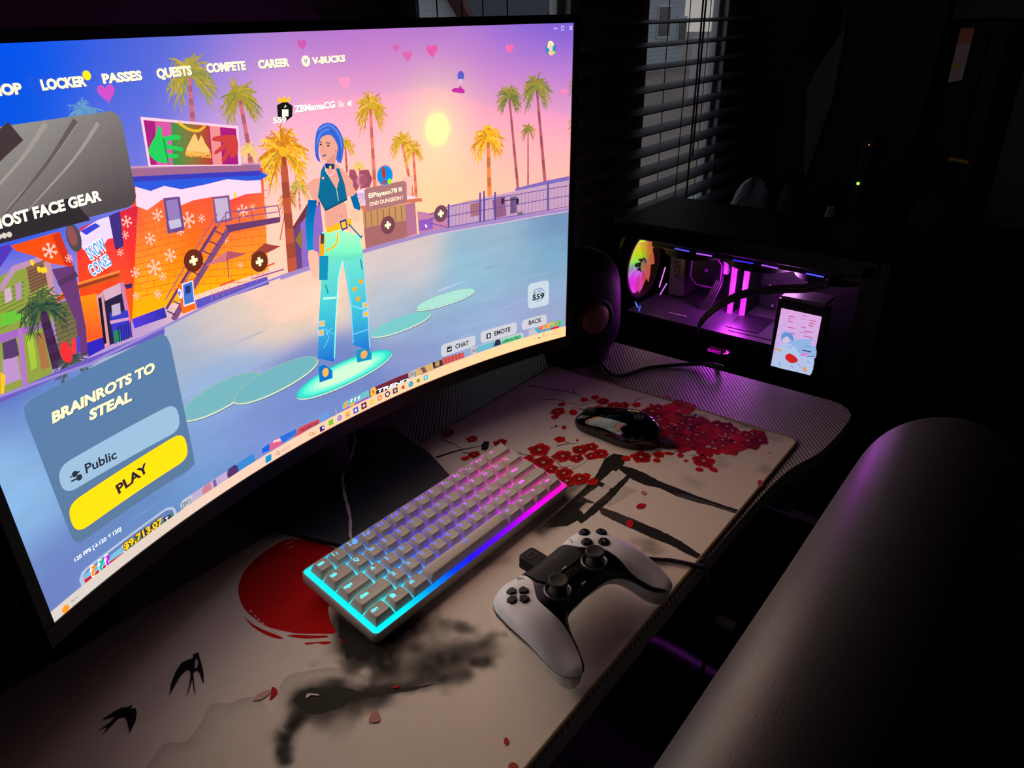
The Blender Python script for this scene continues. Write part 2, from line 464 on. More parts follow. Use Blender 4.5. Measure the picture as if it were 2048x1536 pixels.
MB().box((0, .06, .69), (1.1, .05, .04)).obj('crossbar', blackm, desk, bevel=.004)
MB().box((.585, -.285, .69), (.13, .035, .05)).obj('corner_bracket', pm('grey_bracket', (110, 104, 110), .5), desk, bevel=.003)
# ================================================================== desk mat with printed artwork
MX0, MX1, MY0, MY1, MZ = -0.325, 0.5748, -0.184, 0.2126, 0.003
mat_ = thing('desk_mat', 'large cream desk mat printed with cherry blossom, red sun, swallows and ink hills', 'desk mat', (0.125, 0.0143, 0))
edge_m = pm('stitched_edge', (150, 128, 96), 0.85, var=.3, scale=900, bump=.8, bscale=1200)
rr = rrect(MX0, MY0, MX1, MY1, .012)
MB().prism([(x - .125, y - .0143) for x, y in rr], 0.0, MZ - .0002).obj('rubber_base', pm('mat_rubber', (34, 30, 30), .8, bump=.3), mat_)
to_mat = lambda px: tuple(at(px, MZ))[:2]
art = Art(to_mat, lambda u, v, h: (u - .125, v - .0143, MZ + h), lift=3e-6)
def Mz(*p): return [to_mat(q) for q in p]
paper = lin((232, 218, 202)); ink = lin((40, 37, 32))
# ink washes: (photo pixel centre, radius in metres, stretch direction pixel, strength)
zA = zz(560, 1180, 400 / 1726); zB = zz(850, 1180, 400 / 1726); zD = zz(150, 1200, 600 / 2048); zE = zz(1200, 760, 400 / 2048)
blobs = []
def wash(pts, r, k):
    q = [Vector(to_mat(p)) for p in pts]
    for i in range(len(q) - 1): blobs.append((q[i], q[i + 1], r, k))
    if len(q) == 1: blobs.append((q[0], q[0], r, k))
wash(zA((190, 930), (300, 900), (500, 880), (640, 900)), .013, .95)
wash(zA((250, 990), (420, 960)), .016, .8)
wash(zA((180, 1060), (120, 1160), (50, 1260)), .0085, .9)
wash(zA((40, 1290), (20, 1390), (30, 1480)), .006, .9)
wash(zA((70, 1480),), .005, .8)
wash(zA((330, 1060), (480, 1000), (600, 960)), .015, .55)
wash(zA((400, 1130), (500, 1180)), .012, .3)
wash(zA((700, 880), (900, 860), (1150, 840)), .006, .85)
wash(zA((760, 900), (850, 930), (790, 970)), .010, .6)
wash(zA((1150, 820), (1400, 770), (1600, 720)), .008, .7)
wash(zA((850, 720), (930, 650), (820, 770)), .010, .65)
wash(zA((1100, 640), (1300, 600), (1500, 560), (1726, 520)), .019, .62)
wash(zA((1000, 780), (1300, 700), (1500, 660)), .016, .55)
wash(zA((1650, 500), (1800, 470)), .010, .55)
wash(zA((1300, 420), (1440, 320)), .012, .35)
wash(zA((1420, 300), (1600, 330)), .008, .35)
wash(zA((1580, 320),), .006, .45)
wash(zA((1690, 630), (1770, 620)), .007, .8)
wash(zA((540, 250), (600, 420), (650, 540), (800, 560)), .016, .92)
wash(zA((700, 420), (900, 500), (1000, 400), (1200, 300)), .02, .92)
wash(zA((780, 640), (560, 640)), .006, .2)
wash(zB((500, 470), (580, 390)), .006, .55)
wash(zB((690, 385),), .004, .5)
wash(zB((290, 310), (340, 350)), .005, .4)
wash(zB((420, 620), (500, 640)), .0065, .75)
wash(zz(1100, 950, 400 / 2048)((880, 680), (1030, 700), (1120, 770)), .009, .34)
wash(zz(1100, 950, 400 / 2048)((980, 780), (1060, 790)), .006, .4)
wash(zz(1100, 950, 400 / 2048)((1100, 900),), .008, .3)
wash(zE((1230, 800), (1240, 880)), .008, .25); wash(zE((900, 1020), (1000, 1060)), .010, .22)
wash(zE((1680, 930), (1700, 900)), .007, .3); wash(zE((1290, 370), (1500, 450), (1650, 510)), .010, .55)
wash(zE((900, 350), (1050, 380)), .008, .5); wash(zE((1650, 560), (1800, 600)), .010, .3)
wash([(1160, 1000), (1110, 1040), (1080, 1060)], .011, .9)
wash([(1130, 985), (1160, 965)], .01, .7)
wash([(950, 1130), (1010, 1120)], .008, .35); wash([(900, 1150), (870, 1190)], .010, .45)
# pale hill washes
hill1 = [Vector(to_mat(p)) for p in zD((480, 1147), (610, 985), (760, 960), (850, 850), (930, 715), (1060, 705), (1150, 668), (1260, 660))]
hill2 = [Vector(to_mat(p)) for p in zD((1400, 580), (1470, 510), (1700, 465), (1850, 470), (1990, 520))]
def segd(p, a, b):
    ab = b - a; L = ab.length_squared
    t = 0 if L < 1e-12 else max(0, min(1, (p - a).dot(ab) / L))
    return (p - a - ab * t).length
def mat_col(u, v):
    p = Vector((u, v)); k = 0.0
    n1 = noise.noise((u * 60, v * 60, 1.3)); n2 = noise.noise((u * 120, v * 120, 4.1))
    for a, b_, r, s in blobs:
        if abs(u - (a.x + b_.x) / 2) > .12 or abs(v - (a.y + b_.y) / 2) > .12: continue
        d = segd(p, a, b_) * (1 + (.4 * n1 + .22 * n2))
        if d < 2.2 * r:
            e = math.exp(-(d / r) ** 2.6) * s
            k = 1 - (1 - k) * (1 - e)
    w = 0.0
    for hl in (hill1, hill2):
        best = min((segd(p, hl[i], hl[i + 1]) for i in range(len(hl) - 1)))
        # below the ridge line (towards the seated side) the wash fades out
        j = min(range(len(hl) - 1), key=lambda i: segd(p, hl[i], hl[i + 1]))
        ab = hl[j + 1] - hl[j]; side = ab.x * (p.y - hl[j].y) - ab.y * (p.x - hl[j].x)
        if side < 0 and best > .03: w = max(w, .10 * math.exp(-best / .06))
    base = [c * (1 - .05 * abs(n1)) for c in paper]
    gr = lin((120, 108, 100))
    base = [c * (1 - w) + g * w for c, g in zip(base, gr)]
    k = min(1, k * (1 + .10 * n2))
    return tuple(c * (1 - k) + g * k for c, g in zip(base, ink))
NX, NY = 340, 150
vs = []; cs = []; fs = []
for j in range(NY + 1):
    for i in range(NX + 1):
        u = MX0 + .0016 + (MX1 - MX0 - .0032) * i / NX; v = MY0 + .0016 + (MY1 - MY0 - .0032) * j / NY
        # rounded corners: pull the grid corners in
        for cx, cy in ((MX0, MY0), (MX1, MY0), (MX0, MY1), (MX1, MY1)):
            sx_, sy_ = (1 if cx == MX0 else -1), (1 if cy == MY0 else -1)
            ox, oy = cx + sx_ * .012, cy + sy_ * .012
            if (u - ox) * sx_ < 0 and (v - oy) * sy_ < 0:
                d = math.hypot(u - ox, v - oy)
                if d > .0104: u, v = ox + (u - ox) * .0104 / d, oy + (v - oy) * .0104 / d
        vs.append((u - .125, v - .0143, MZ)); cs.append(mat_col(u, v))
for j in range(NY):
    for i in range(NX):
        a = j * (NX + 1) + i; fs.append((a, a + 1, a + NX + 2, a + NX + 1))
art.mb.add(vs, fs, 0, cs)

def rough(px, k=5, amp=.0011):
    """brush-edged polygon"""
    pts = [Vector(to_mat(p)) for p in px]; out = []
    for i in range(len(pts)):
        a, b_ = pts[i], pts[(i + 1) % len(pts)]; n_ = max(2, int((b_ - a).length / .0025))
        for j in range(n_):
            p = a.lerp(b_, j / n_); out.append((p.x + amp * noise.noise((p.x * 500, p.y * 500, 0)), p.y + amp * noise.noise((p.x * 500, p.y * 500, 9))))
    return out
RED = (200, 10, 6); DRED = (150, 14, 20); INK = (38, 35, 32); GRY = (74, 70, 64)
zS = zz(440, 1060, 300 / 1920)
# hill washes: soft on the lower side of each ridge line
for hl in (hill1, hill2):
    cv = catmull(hl, 14); n_ = len(cv); off = []; dr = (hl[-1] - hl[0]).normalized(); dr = Vector((dr.y, -dr.x))
    for i, p in enumerate(cv):
        off.append(dr)
    for b_ in range(7):
        d0, d1 = (b_ / 7) ** 1.5 * .05, ((b_ + 1) / 7) ** 1.5 * .05
        pts = [tuple(p + o_ * d0 + Vector((0, .0006 * noise.noise((p.x * 300, p.y * 300, 1))))) for p, o_ in zip(cv, off)] + [tuple(p + o_ * d1) for p, o_ in zip(cv, off)]
        tr = []
        for i in range(n_ - 1): tr += [(n_ + i, n_ + i + 1, i + 1), (n_ + i, i + 1, i)]
        def hc(u, v, hl=hl):
            p = Vector((u, v)); best = min(segd(p, hl[i], hl[i + 1]) for i in range(len(hl) - 1))
            k = .36 * math.exp(-best / .016) * max(0, 1 - best / .05) * (1 + .4 * noise.noise((u * 70, v * 70, 3)))
            return tuple(a * (1 - k) + g * k for a, g in zip(mat_col(u, v), lin((116, 104, 96))))
        art._emit(tr, pts, hc)
# darker brush ridge
art.raw(rough(zA((108, 948), (180, 885), (270, 842), (400, 858), (520, 840), (620, 856), (700, 882), (900, 868), (1150, 838), (1390, 800), (1150, 866), (900, 905), (740, 940), (600, 960), (540, 1010), (420, 1050), (300, 1080), (190, 1045)), 5, .0007), (54, 50, 42))
art.raw(rough(zA((500, 230), (560, 270), (700, 400), (850, 470), (1000, 520), (850, 545), (760, 590), (640, 570), (575, 600), (560, 500), (510, 400)), 5, .0008), (46, 42, 36))
for q in (((150, 1090), (60, 1170), .0075), ((60, 1230), (30, 1300), .005), ((40, 1480), (80, 1488), .0035)):
    pass
# red sun
art.poly(zS((240, 700), (330, 500), (500, 330), (800, 140), (1050, 110), (1300, 160), (1600, 330), (1760, 600), (1600, 800), (1400, 960), (1395, 1080), (1420, 1180), (1480, 1315), (1250, 1330), (1000, 1325), (800, 1290), (600, 1235), (440, 1130), (320, 1020), (250, 870)), RED, 4)
art.poly(zS((310, 1105), (400, 1190), (520, 1260), (640, 1310), (800, 1375), (770, 1395), (640, 1365), (500, 1295), (390, 1215)), RED, 3)
art.poly(zS((860, 1350), (1000, 1340), (1200, 1350), (1370, 1350), (1350, 1380), (1100, 1390), (960, 1378)), RED, 3)
art.poly(zS((1090, 1445), (1220, 1435), (1370, 1425), (1430, 1442), (1330, 1468), (1250, 1450), (1110, 1470)), RED, 3)
art.poly(zS((1540, 1390), (1580, 1400), (1575, 1450), (1545, 1440)), DRED)
for q in (((440, 1090), (470, 1120)), ((485, 1135), (515, 1165)), ((540, 1185), (580, 1210)), ((640, 1280), (740, 1325)), ((740, 1285), (800, 1305)), ((870, 1310), (1000, 1340)), ((380, 1030), (420, 1060)), ((850, 185), (1020, 100)), ((890, 235), (960, 190))):
    art.line(zS(*q), .0016, (214, 190, 180), taper=True)
# torii gate strokes
zT = zz(1100, 950, 400 / 2048); zL = zz(860, 720, 400 / 2048)
art.raw(rough(zT((560, -40), (640, 20), (760, 110), (900, 160), (600, 330), (420, 130), (480, 20))), (206, 190, 178))
art.raw(rough(zE((200, 870), (330, 900), (470, 960), (620, 1040), (800, 1110), (1000, 1190), (1200, 1260), (1430, 1335), (1400, 1370), (1150, 1290), (960, 1245), (780, 1190), (620, 1110), (460, 1075), (330, 1020), (200, 920))), INK)
art.raw(rough(zE((760, 1150), (950, 1195), (1200, 1280), (1420, 1350), (1390, 1368), (1150, 1292), (960, 1245), (800, 1195))), GRY)
art.raw(rough(zT((500, 320), (700, 390), (900, 470), (1100, 560), (1300, 660), (1450, 750), (1585, 850), (1540, 872), (1400, 810), (1220, 710), (1050, 650), (860, 560), (700, 490), (520, 400))), (66, 60, 54))
art.raw(rough(zT((850, 470), (1100, 555), (1300, 655), (1450, 750), (1585, 852), (1500, 850), (1220, 710), (1050, 640), (860, 550))), INK)
art.raw(rough(zT((270, 460), (400, 350), (560, 190), (720, 60), (800, -20), (870, -60), (850, 0), (740, 120), (620, 260), (470, 390), (320, 500))), INK)
art.raw(rough(zL((1790, 1010), (1880, 960), (1985, 975), (1990, 1060), (1860, 1190), (1740, 1330), (1600, 1460), (1480, 1560), (1340, 1600), (1250, 1620), (1400, 1480), (1560, 1330), (1700, 1180))), INK)
art.raw(rough(zL((1480, 1450), (1640, 1310), (1720, 1270), (1850, 1420), (1700, 1470))), (60, 56, 50))
art.raw(rough(zL((1870, 1130), (2010, 1185), (1870, 1310), (1745, 1245))), (222, 210, 200))
art.raw(rough(zL((1730, 1290), (1840, 1340), (1690, 1465), (1570, 1405))), (222, 206, 198))
art.raw(rough(zL((1330, 1560), (1480, 1480), (1600, 1600), (1400, 1700), (1200, 1720))), INK)
art.poly([(1130, 1085), (1132, 1082), (1136, 1086), (1132, 1089)], INK)

# blossoms
BL0 = art.n + 60
def blossom(c, r, seed, mc=RED, side=1.0, detail=True, surfpt=False):
    R = random.Random(seed); art.inc = 0; n0 = BL0 + 9 * (seed % 14); art.n = n0; r *= 1.12; C = Vector(c) if surfpt else Vector(to_mat(c)); a0 = R.random() * 6
    for k in range(5):
        a = a0 + k * 2 * PI / 5; d = Vector((math.cos(a), math.sin(a) * side)) * r * .55
        col = [max(0, min(255, x + R.randint(-22, 22) * (1 if x > 60 else .4))) for x in mc]
        q = [(C.x + d.x + r * .52 * math.cos(t) * (1 + .14 * math.sin(3 * t + a)), C.y + d.y + r * .5 * math.sin(t) * side * (1 + .14 * math.cos(2 * t + a))) for t in [2 * PI * j / 14 for j in range(14)]]
        art.n = n0 + k; art.raw(q, col)
    if detail:
        art.n = n0 + 5; art.ell((C.x, C.y), r * .2, r * .2 * side, (216, 150, 140), 10, surfpt=True)
        for k in range(13):
            a = a0 + k * 2 * PI / 13 + R.random() * .2; l = r * (.55 + .25 * R.random())
            p0 = (C.x + math.cos(a) * r * .22, C.y + math.sin(a) * r * .22 * side); p1 = (C.x + math.cos(a) * l, C.y + math.sin(a) * l * side)
            art.n = n0 + 6; art.line([p0, p1], r * .09, (40, 10, 10), surfpts=True)
            art.n = n0 + 7; art.ell(p1, r * .075, r * .075, (24, 10, 10), 6, surfpt=True)
    art.n = BL0 + 130; art.inc = 1
BLT = art.n
def twig(px, w, smooth=3, col=INK): art.line(px, w, col, smooth, True)
for q, w in (((zL((1000, 255), (1250, 300), (1440, 330), (1580, 390), (1700, 440), (1830, 470))), .0022), (zL((1130, 410), (1300, 405), (1520, 462), (1640, 440)), .0018), (zL((1480, 350), (1470, 300), (1490, 270)), .0016),
             (zL((1640, 440), (1540, 470), (1440, 500)), .0014), (zL((1830, 470), (1960, 530), (2048, 575), (2200, 680)), .0024), (zL((1230, 700), (1290, 685), (1390, 672)), .0012),
             (zL((60, 1000), (280, 930), (420, 900), (560, 870)), .0045), (zL((130, 820), (280, 880), (340, 950)), .002), (zL((90, 780), (150, 830), (260, 870)), .0016), (zL((340, 950), (500, 960)), .003),
             (zL((1300, 880), (1400, 860), (1530, 850)), .0022), (zL((1390, 840), (1480, 870)), .0016), (zL((900, 950), (1000, 975), (1240, 990), (1380, 1120), (1540, 1080), (1640, 1000)), .0018), (zL((1200, 1160), (1290, 1110), (1500, 1080)), .002),
             (zE((350, 225), (390, 200), (440, 185), (500, 165)), .0014), (zE((390, 200), (380, 180)), .001), (zE((340, 220), (430, 250)), .001), (zE((510, 290), (570, 292), (620, 300)), .0018), (zE((1040, 700), (1130, 698), (1190, 670), (1250, 660)), .002), (zE((1130, 695), (1170, 715)), .002),
             (zE((920, 775), (960, 780), (1010, 790)), .0015), (zE((960, 760), (985, 795)), .0015), (zE((700, 200), (790, 230)), .0024), (zE((545, 565), (600, 555), (690, 580)), .0016), (zE((760, 735), (850, 750)), .0018), (zE((590, 720), (640, 712)), .0016), (zE((1720, 740), (1765, 765)), .0018), (zE((980, 350), (960, 400)), .003)):
    twig(q, w)
art.raw(rough(zL((520, 880), (560, 830), (610, 840), (600, 890), (570, 930), (530, 920))), INK)
hand = [(zL, 180, 750, 10, .6), (zL, 430, 810, 8, .7), (zL, 720, 850, 9.5, .6), (zL, 360, 1010, 5, .8), (zL, 450, 970, 8, .6), (zL, 1310, 530, 11, .6), (zL, 1280, 585, 6, .5), (zL, 1350, 455, 6, .5), (zL, 1580, 410, 6, .6), (zL, 1690, 385, 6.5, .6), (zL, 1770, 425, 9, .7), (zL, 1880, 470, 9, .7), (zL, 1720, 495, 7.5, .5), (zL, 1980, 465, 9, .6),
        (zL, 1120, 920, 14, .75), (zL, 1010, 1010, 7, .8), (zL, 1330, 815, 7, .9), (zL, 1160, 1050, 13, .95), (zL, 1360, 985, 12, .85), (zL, 1540, 920, 10.5, .8), (zL, 1650, 890, 9, .8), (zL, 1740, 960, 10, .8), (zL, 1240, 1120, 9, .7), (zL, 1370, 1160, 11, .8), (zL, 1400, 1240, 11, .8), (zL, 1530, 1220, 11, .8), (zL, 1670, 1250, 7, .7), (zL, 1500, 1010, 9, .6), (zL, 1590, 1195, 7, .7), (zL, 1650, 985, 8, .8),
        (zE, 40, 220, 8, .7), (zE, 150, 260, 9, .7), (zE, 240, 265, 8, .7), (zE, 370, 255, 7, .6), (zE, 420, 790, 12, .9), (zE, 265, 805, 6, .7), (zE, 600, 765, 7, .8), (zE, 1060, 830, 13, .9), (zE, 580, 825, 4.5, .8), (zE, 1190, 735, 6.5, .8), (zE, 15, 760, 8, .9), (zE, 2000, 300, 5, .7)]
for i, (zf, x, y, r, sd) in enumerate(hand):
    if x > 1990 and zf is zE: continue
    blossom(zf((x, y))[0], r / 1000, i, side=sd * .5 + .5, detail=r >= 8)
# the dense cluster beside the mouse
reg = [tuple(to_mat(p)) for p in zE((330, 380), (450, 300), (620, 260), (800, 225), (950, 290), (880, 400), (1100, 420), (1330, 470), (1380, 560), (1680, 560), (1690, 640), (1560, 690), (1440, 690), (1400, 730), (1130, 690), (1100, 760), (980, 720), (800, 680), (700, 600), (520, 560), (400, 470))]
def inside(p, poly):
    c = False
    for i in range(len(poly)):
        a, b_ = poly[i - 1], poly[i]
        if (a[1] > p[1]) != (b_[1] > p[1]) and p[0] < (b_[0] - a[0]) * (p[1] - a[1]) / (b_[1] - a[1]) + a[0]: c = not c
    return c
R = random.Random(11); cent = []
ux = [p[0] for p in reg]; uy = [p[1] for p in reg]
while len(cent) < 62:
    p = (R.uniform(min(ux), max(ux)), R.uniform(min(uy), max(uy)))
    if inside(p, reg) and all(math.hypot(p[0] - q[0], p[1] - q[1]) > .0105 for q in cent): cent.append(p)
    elif R.random() < .0004: break
for i, p in enumerate(cent):
    blossom(p, R.uniform(.008, .0125), 100 + i, mc=R.choice(((186, 20, 30), (170, 18, 34), (202, 30, 36), (150, 16, 28))), side=.95, detail=i % 2 == 0, surfpt=True)
for i in range(16):
    p = R.choice(cent); art.ell((p[0] + R.uniform(-.012, .012), p[1] + R.uniform(-.012, .012)), .0035, .0012, (216, 170, 165), 8, rot=R.random() * 3, surfpt=True)
# loose petals
def petal(zf, x, y, rx, ry, deg, c):
    a = math.radians(deg); art.poly(zf(*[(x + rx * math.cos(t) * math.cos(a) - ry * math.sin(t) * math.sin(a), y + rx * math.cos(t) * math.sin(a) + ry * math.sin(t) * math.cos(a)) for t in [2 * PI * k / 18 for k in range(18)]]), c)
for q in ((zT, 960, 188, 28, 20, 10, (196, 124, 110)), (zT, 930, 322, 50, 26, -14, RED), (zT, 817, 503, 36, 40, 0, (204, 24, 40)), (zE, 1015, 920, 40, 21, 5, RED), (zE, 1155, 918, 50, 24, 22, RED), (zE, 875, 830, 20, 13, 0, RED), (zE, 820, 775, 32, 22, 0, RED), (zE, 705, 755, 50, 15, 3, RED), (zL, 1370, 695, 24, 18, 0, RED), (zL, 1290, 680, 15, 10, 0, RED), (zL, 1465, 540, 42, 28, 0, RED), (zE, 680, 175, 34, 11, 16, RED), (zE, 525, 260, 22, 14, 0, RED), (zE, 1640, 1065, 26, 38, -20, (186, 66, 72)), (zB, 700, 1310, 21, 32, 0, (190, 56, 48)), (zB, 760, 1532, 42, 40, 0, (180, 84, 66)), (zA, 1000, 840, 36, 12, -8, (166, 40, 40)), (zL, 1505, 825, 13, 11, 0, RED)): petal(*q)
art.poly(zA((820, 1030), (862, 1090), (855, 1142), (765, 1146), (790, 1072)), (186, 132, 124), 2)
art.poly(zD((1345, 598), (1375, 610), (1380, 640), (1330, 688), (1340, 640)), (190, 24, 36), 3)
art.poly(zD((1215, 690), (1260, 640), (1335, 615), (1330, 640), (1280, 680)), (206, 160, 150), 3)
art.poly(zA((225, 920), (250, 895), (330, 905), (335, 918), (265, 912), (235, 940)), (212, 200, 188), 2)
# swallows
art.poly(zD((845, 360), (852, 400), (862, 430), (878, 500), (880, 575), (868, 555), (850, 500), (830, 480), (808, 500), (815, 580), (823, 655), (812, 620), (800, 540), (785, 600), (757, 672), (780, 590), (790, 520), (785, 480), (760, 480), (720, 520), (680, 590), (645, 655), (655, 580), (690, 490), (730, 430), (780, 408), (803, 402), (808, 375)), (18, 18, 22))
art.poly(zD((825, 410), (842, 420), (836, 460), (818, 470)), (196, 186, 172), 2)
art.poly(zD((395, 720), (385, 745), (415, 742), (424, 770), (415, 830), (374, 910), (362, 850), (345, 800), (300, 805), (245, 865), (190, 920), (230, 860), (150, 900), (240, 840), (285, 790), (185, 822), (260, 770), (320, 738), (360, 735)), (18, 18, 22))
matp = col_mat('printed_cloth', rough=0.78, spec=0.14, bump=.25, bscale=2500)
art.mb.obj('printed_surface', matp, mat_)
pts = [(x - .125, y - .0143, MZ - .0008) for x, y in rrect(MX0 + .001, MY0 + .001, MX1 - .001, MY1 - .001, .011, 6)]
dense = []
for i in range(len(pts)):
    a, b_ = Vector(pts[i]), Vector(pts[(i + 1) % len(pts)]); n_ = max(1, int((b_ - a).length / .0011))
    for j in range(n_): dense.append(a.lerp(b_, j / n_))
MB().tube(dense, [.0017 + .0003 * (i % 2) for i in range(len(dense))], 6, closed=True).obj('stitched_border', edge_m, mat_)
# ================================================================== curved monitor
SCX, SY0, SZB, SR, STILT, SW, SH = 0.150446, 0.2016925, 0.0985, 0.9625888, -0.0126158, 0.7100, 0.4010
MO = Vector((SCX, 0.20, 0.0))
FAC = .012                                            # the panel is built of flat strips this wide, so every picture layer lies flush
def scr(s, t, h):
    k = math.floor(s / FAC); q = s / FAC - k
    a, b_ = scr0(k * FAC, t, h), scr0((k + 1) * FAC, t, h)
    return tuple(x * (1 - q) + y * q for x, y in zip(a, b_))
def scr0(s, t, h):
    a = s / SR
    return (SCX + (SR - h) * math.sin(a) - MO.x, SY0 - SR + (SR - h) * math.cos(a) + math.sin(STILT) * t - MO.y, SZB + math.cos(STILT) * t)
def to_scr(px):
    d = ray(px); k = math.tan(STILT)
    ox, oy = CAM_POS.x - SCX, CAM_POS.y - SY0 - k * (CAM_POS.z - SZB) + SR
    dx, dy = d.x, d.y - k * d.z
    A = dx * dx + dy * dy; B = ox * dx + oy * dy; Cc = ox * ox + oy * oy - SR * SR
    q = (-B + math.sqrt(B * B - A * Cc)) / A
    p = CAM_POS + d * q
    return (SR * math.atan2(ox + dx * q, oy + dy * q), (p.z - SZB) / math.cos(STILT))
monitor = thing('curved_monitor', 'large black curved monitor showing a bright game lobby with palm trees', 'monitor', MO)
bz = pm('bezel_black', (9, 9, 12), 0.4, spec=.3, bump=.05)
shellm = pm('shell_black', (20, 20, 22), 0.55, bump=.1)
def band(s0, s1, t0, t1, h0, h1, name, mat, n=40, bevel=.0):
    """curved bar following the screen between arc positions s0..s1"""
    mb = MB(); rs = []
    for i in range(n + 1):
        s = s0 + (s1 - s0) * i / n
        rs.append([scr(s, t0, h0), scr(s, t0, h1), scr(s, t1, h1), scr(s, t1, h0)])
    return mb.rings(rs).obj(name, mat, monitor, smooth=35)
hw = SW / 2; bt = .009
mb = MB()
def addband(s0, s1, t0, t1, h0, h1, n=40):
    rs = []
    for i in range(n + 1):
        s = s0 + (s1 - s0) * i / n
        rs.append([scr(s, t0, h0), scr(s, t0, h1), scr(s, t1, h1), scr(s, t1, h0)])
    mb.rings(rs)
addband(-hw - bt, hw + bt, SH, SH + bt, -.012, .0015)
addband(-hw - bt, hw + bt, -.018, 0, -.012, .0022)
addband(-hw - bt, -hw, 0, SH, -.012, .0015, 2); addband(hw, hw + bt, 0, SH, -.012, .0015, 2)
mb.obj('bezel', bz, monitor, smooth=35)
mb = MB(); rs = []
for i in range(41):
    s = -hw - .006 + (SW + .012) * i / 40; e = 1 - (abs(s) / (hw + .006)) ** 2
    rs.append([scr(s, -.018, -.012), scr(s, SH + .006, -.012), scr(s, SH * .9, -.02 - .035 * e), scr(s, SH * .1, -.02 - .035 * e)])
mb.rings(rs).obj('rear_shell', shellm, monitor, smooth=40)
# stand
navy = pm('stand_base_metal', (18, 20, 34), 0.45, metal=0.2, bump=.1)
P0 = [(-.075, -.098), (.072, -.098), (.104, -.02), (.121, .055), (.117, .072), (.09, .096), (-.09, .096), (-.128, .072), (-.132, .058), (-.11, .0), (-.083, -.085)]
MB().prism(P0, .0044, .0116).obj('stand_base', navy, monitor, bevel=.0022)
MB().tube([(0, .055, .009), (0, .052, .12), (0, .05, .30)], [.030, .026, .024], 20).obj('stand_neck', shellm, monitor, smooth=40)
MB().box((0, .045, .29), (.12, .03, .11)).obj('mount_plate', shellm, monitor, bevel=.006)
# faint raised maker letters on the chin
vs, fs, w, cap = glyphs('DELL', .01)
mb = MB(); bl = to_scr((683, 868)); k = .030 / w
mb.add([scr(bl[0] + x * k, -.0135 + y * k * .75, .0024) for x, y in vs], fs)
mb.obj('chin_letters', pm('letter_grey', (30, 30, 34), .35), monitor)

# ------------------------------------------------------------------ the lit picture
S = Art(to_scr, scr, step=FAC, lift=1.3e-6)
S.bounds = (-SW / 2, 0.0, SW / 2, SH)
def glare(c):                                         # near-white picture parts are brighter than the photo could record
    return tuple(v * (1 + 1.2 * sst(.80, 1.0, v)) for v in c)
def sst(a, b_, x):
    t = max(0, min(1, (x - a) / (b_ - a))); return t * t * (3 - 2 * t)
S.tone = glare
z1 = zz(0, 0, 700 / 2048); z2 = zz(500, 0, 700 / 2048); z3 = zz(0, 450, 700 / 2048); z4 = zz(500, 450, 700 / 2048)
z5 = zz(0, 900, 700 / 1691); z6 = zz(100, 1000, 320 / 2048); z7 = zz(350, 880, 270 / 2048); z8 = zz(540, 770, 320 / 2048); z9 = zz(800, 640, 340 / 2048); z10 = zz(700, 300, 220 / 1690)
def idw(cps, px, sg=9800):
    a = [0, 0, 0]; w = 0
    for x, y, c in cps:
        d = (px[0] - x) ** 2 + (px[1] - y) ** 2; k = math.exp(-d / sg) + 2e3 / (d + 400) ** 1.6; w += k
        a[0] += c[0] * k; a[1] += c[1] * k; a[2] += c[2] * k
    return [v / w for v in a]
def cp(t): return [(x, y, lin(c)) for x, y, c in t]
SKY = cp([(20, 110, (0, 82, 235)), (150, 130, (20, 92, 235)), (60, 210, (10, 92, 230)), (-60, 200, (0, 80, 230)), (250, 100, (70, 96, 218)), (280, 180, (70, 108, 226)), (260, 240, (112, 120, 226)), (350, 80, (92, 108, 216)), (400, 160, (132, 128, 226)), (500, 90, (142, 118, 215)), (600, 70, (160, 112, 210)), (520, 180, (216, 158, 226)), (450, 280, (218, 168, 226)), (560, 260, (245, 190, 215)), (600, 160, (236, 152, 208)), (650, 230, (252, 184, 206)), (700, 80, (168, 106, 206)), (850, 75, (150, 106, 210)), (760, 150, (236, 148, 208)), (1000, 75, (112, 96, 216)), (1120, 70, (72, 76, 216)), (1140, 150, (192, 128, 216)), (1000, 150, (220, 140, 210)), (900, 130, (215, 135, 205)), (900, 200, (253, 172, 200)), (1100, 220, (252, 162, 206)), (1000, 280, (255, 188, 184)), (780, 260, (255, 200, 205)), (1120, 320, (255, 198, 174)), (950, 370, (255, 214, 168)), (850, 410, (255, 220, 160)), (600, 320, (253, 205, 200)), (700, 400, (255, 216, 178)), (560, 420, (255, 215, 185))])
GND = cp([(1120, 445, (118, 146, 188)), (1100, 520, (128, 180, 208)), (1120, 600, (150, 174, 206)), (1000, 480, (158, 184, 206)), (950, 560, (146, 194, 216)), (800, 520, (226, 205, 200)), (650, 560, (242, 216, 190)), (520, 600, (238, 211, 190)), (430, 640, (218, 201, 196)), (350, 680, (172, 184, 206)), (800, 600, (172, 194, 212)), (900, 650, (148, 174, 212)), (1000, 640, (155, 175, 216)), (1090, 640, (164, 164, 206)), (850, 720, (138, 153, 206)), (700, 760, (116, 138, 202)), (600, 800, (120, 142, 206)), (450, 760, (150, 182, 222)), (500, 850, (126, 148, 212)), (400, 900, (132, 164, 216)), (420, 960, (104, 148, 206)), (340, 1030, (104, 143, 200)), (250, 1080, (106, 138, 196)), (100, 1120, (108, 130, 196)), (40, 1050, (140, 186, 232)), (20, 900, (146, 188, 232)), (60, 860, (120, 160, 216)), (20, 820, (88, 108, 190))])
sunc = Vector(to_scr((875, 258))); SUNL = lin((255, 246, 176))
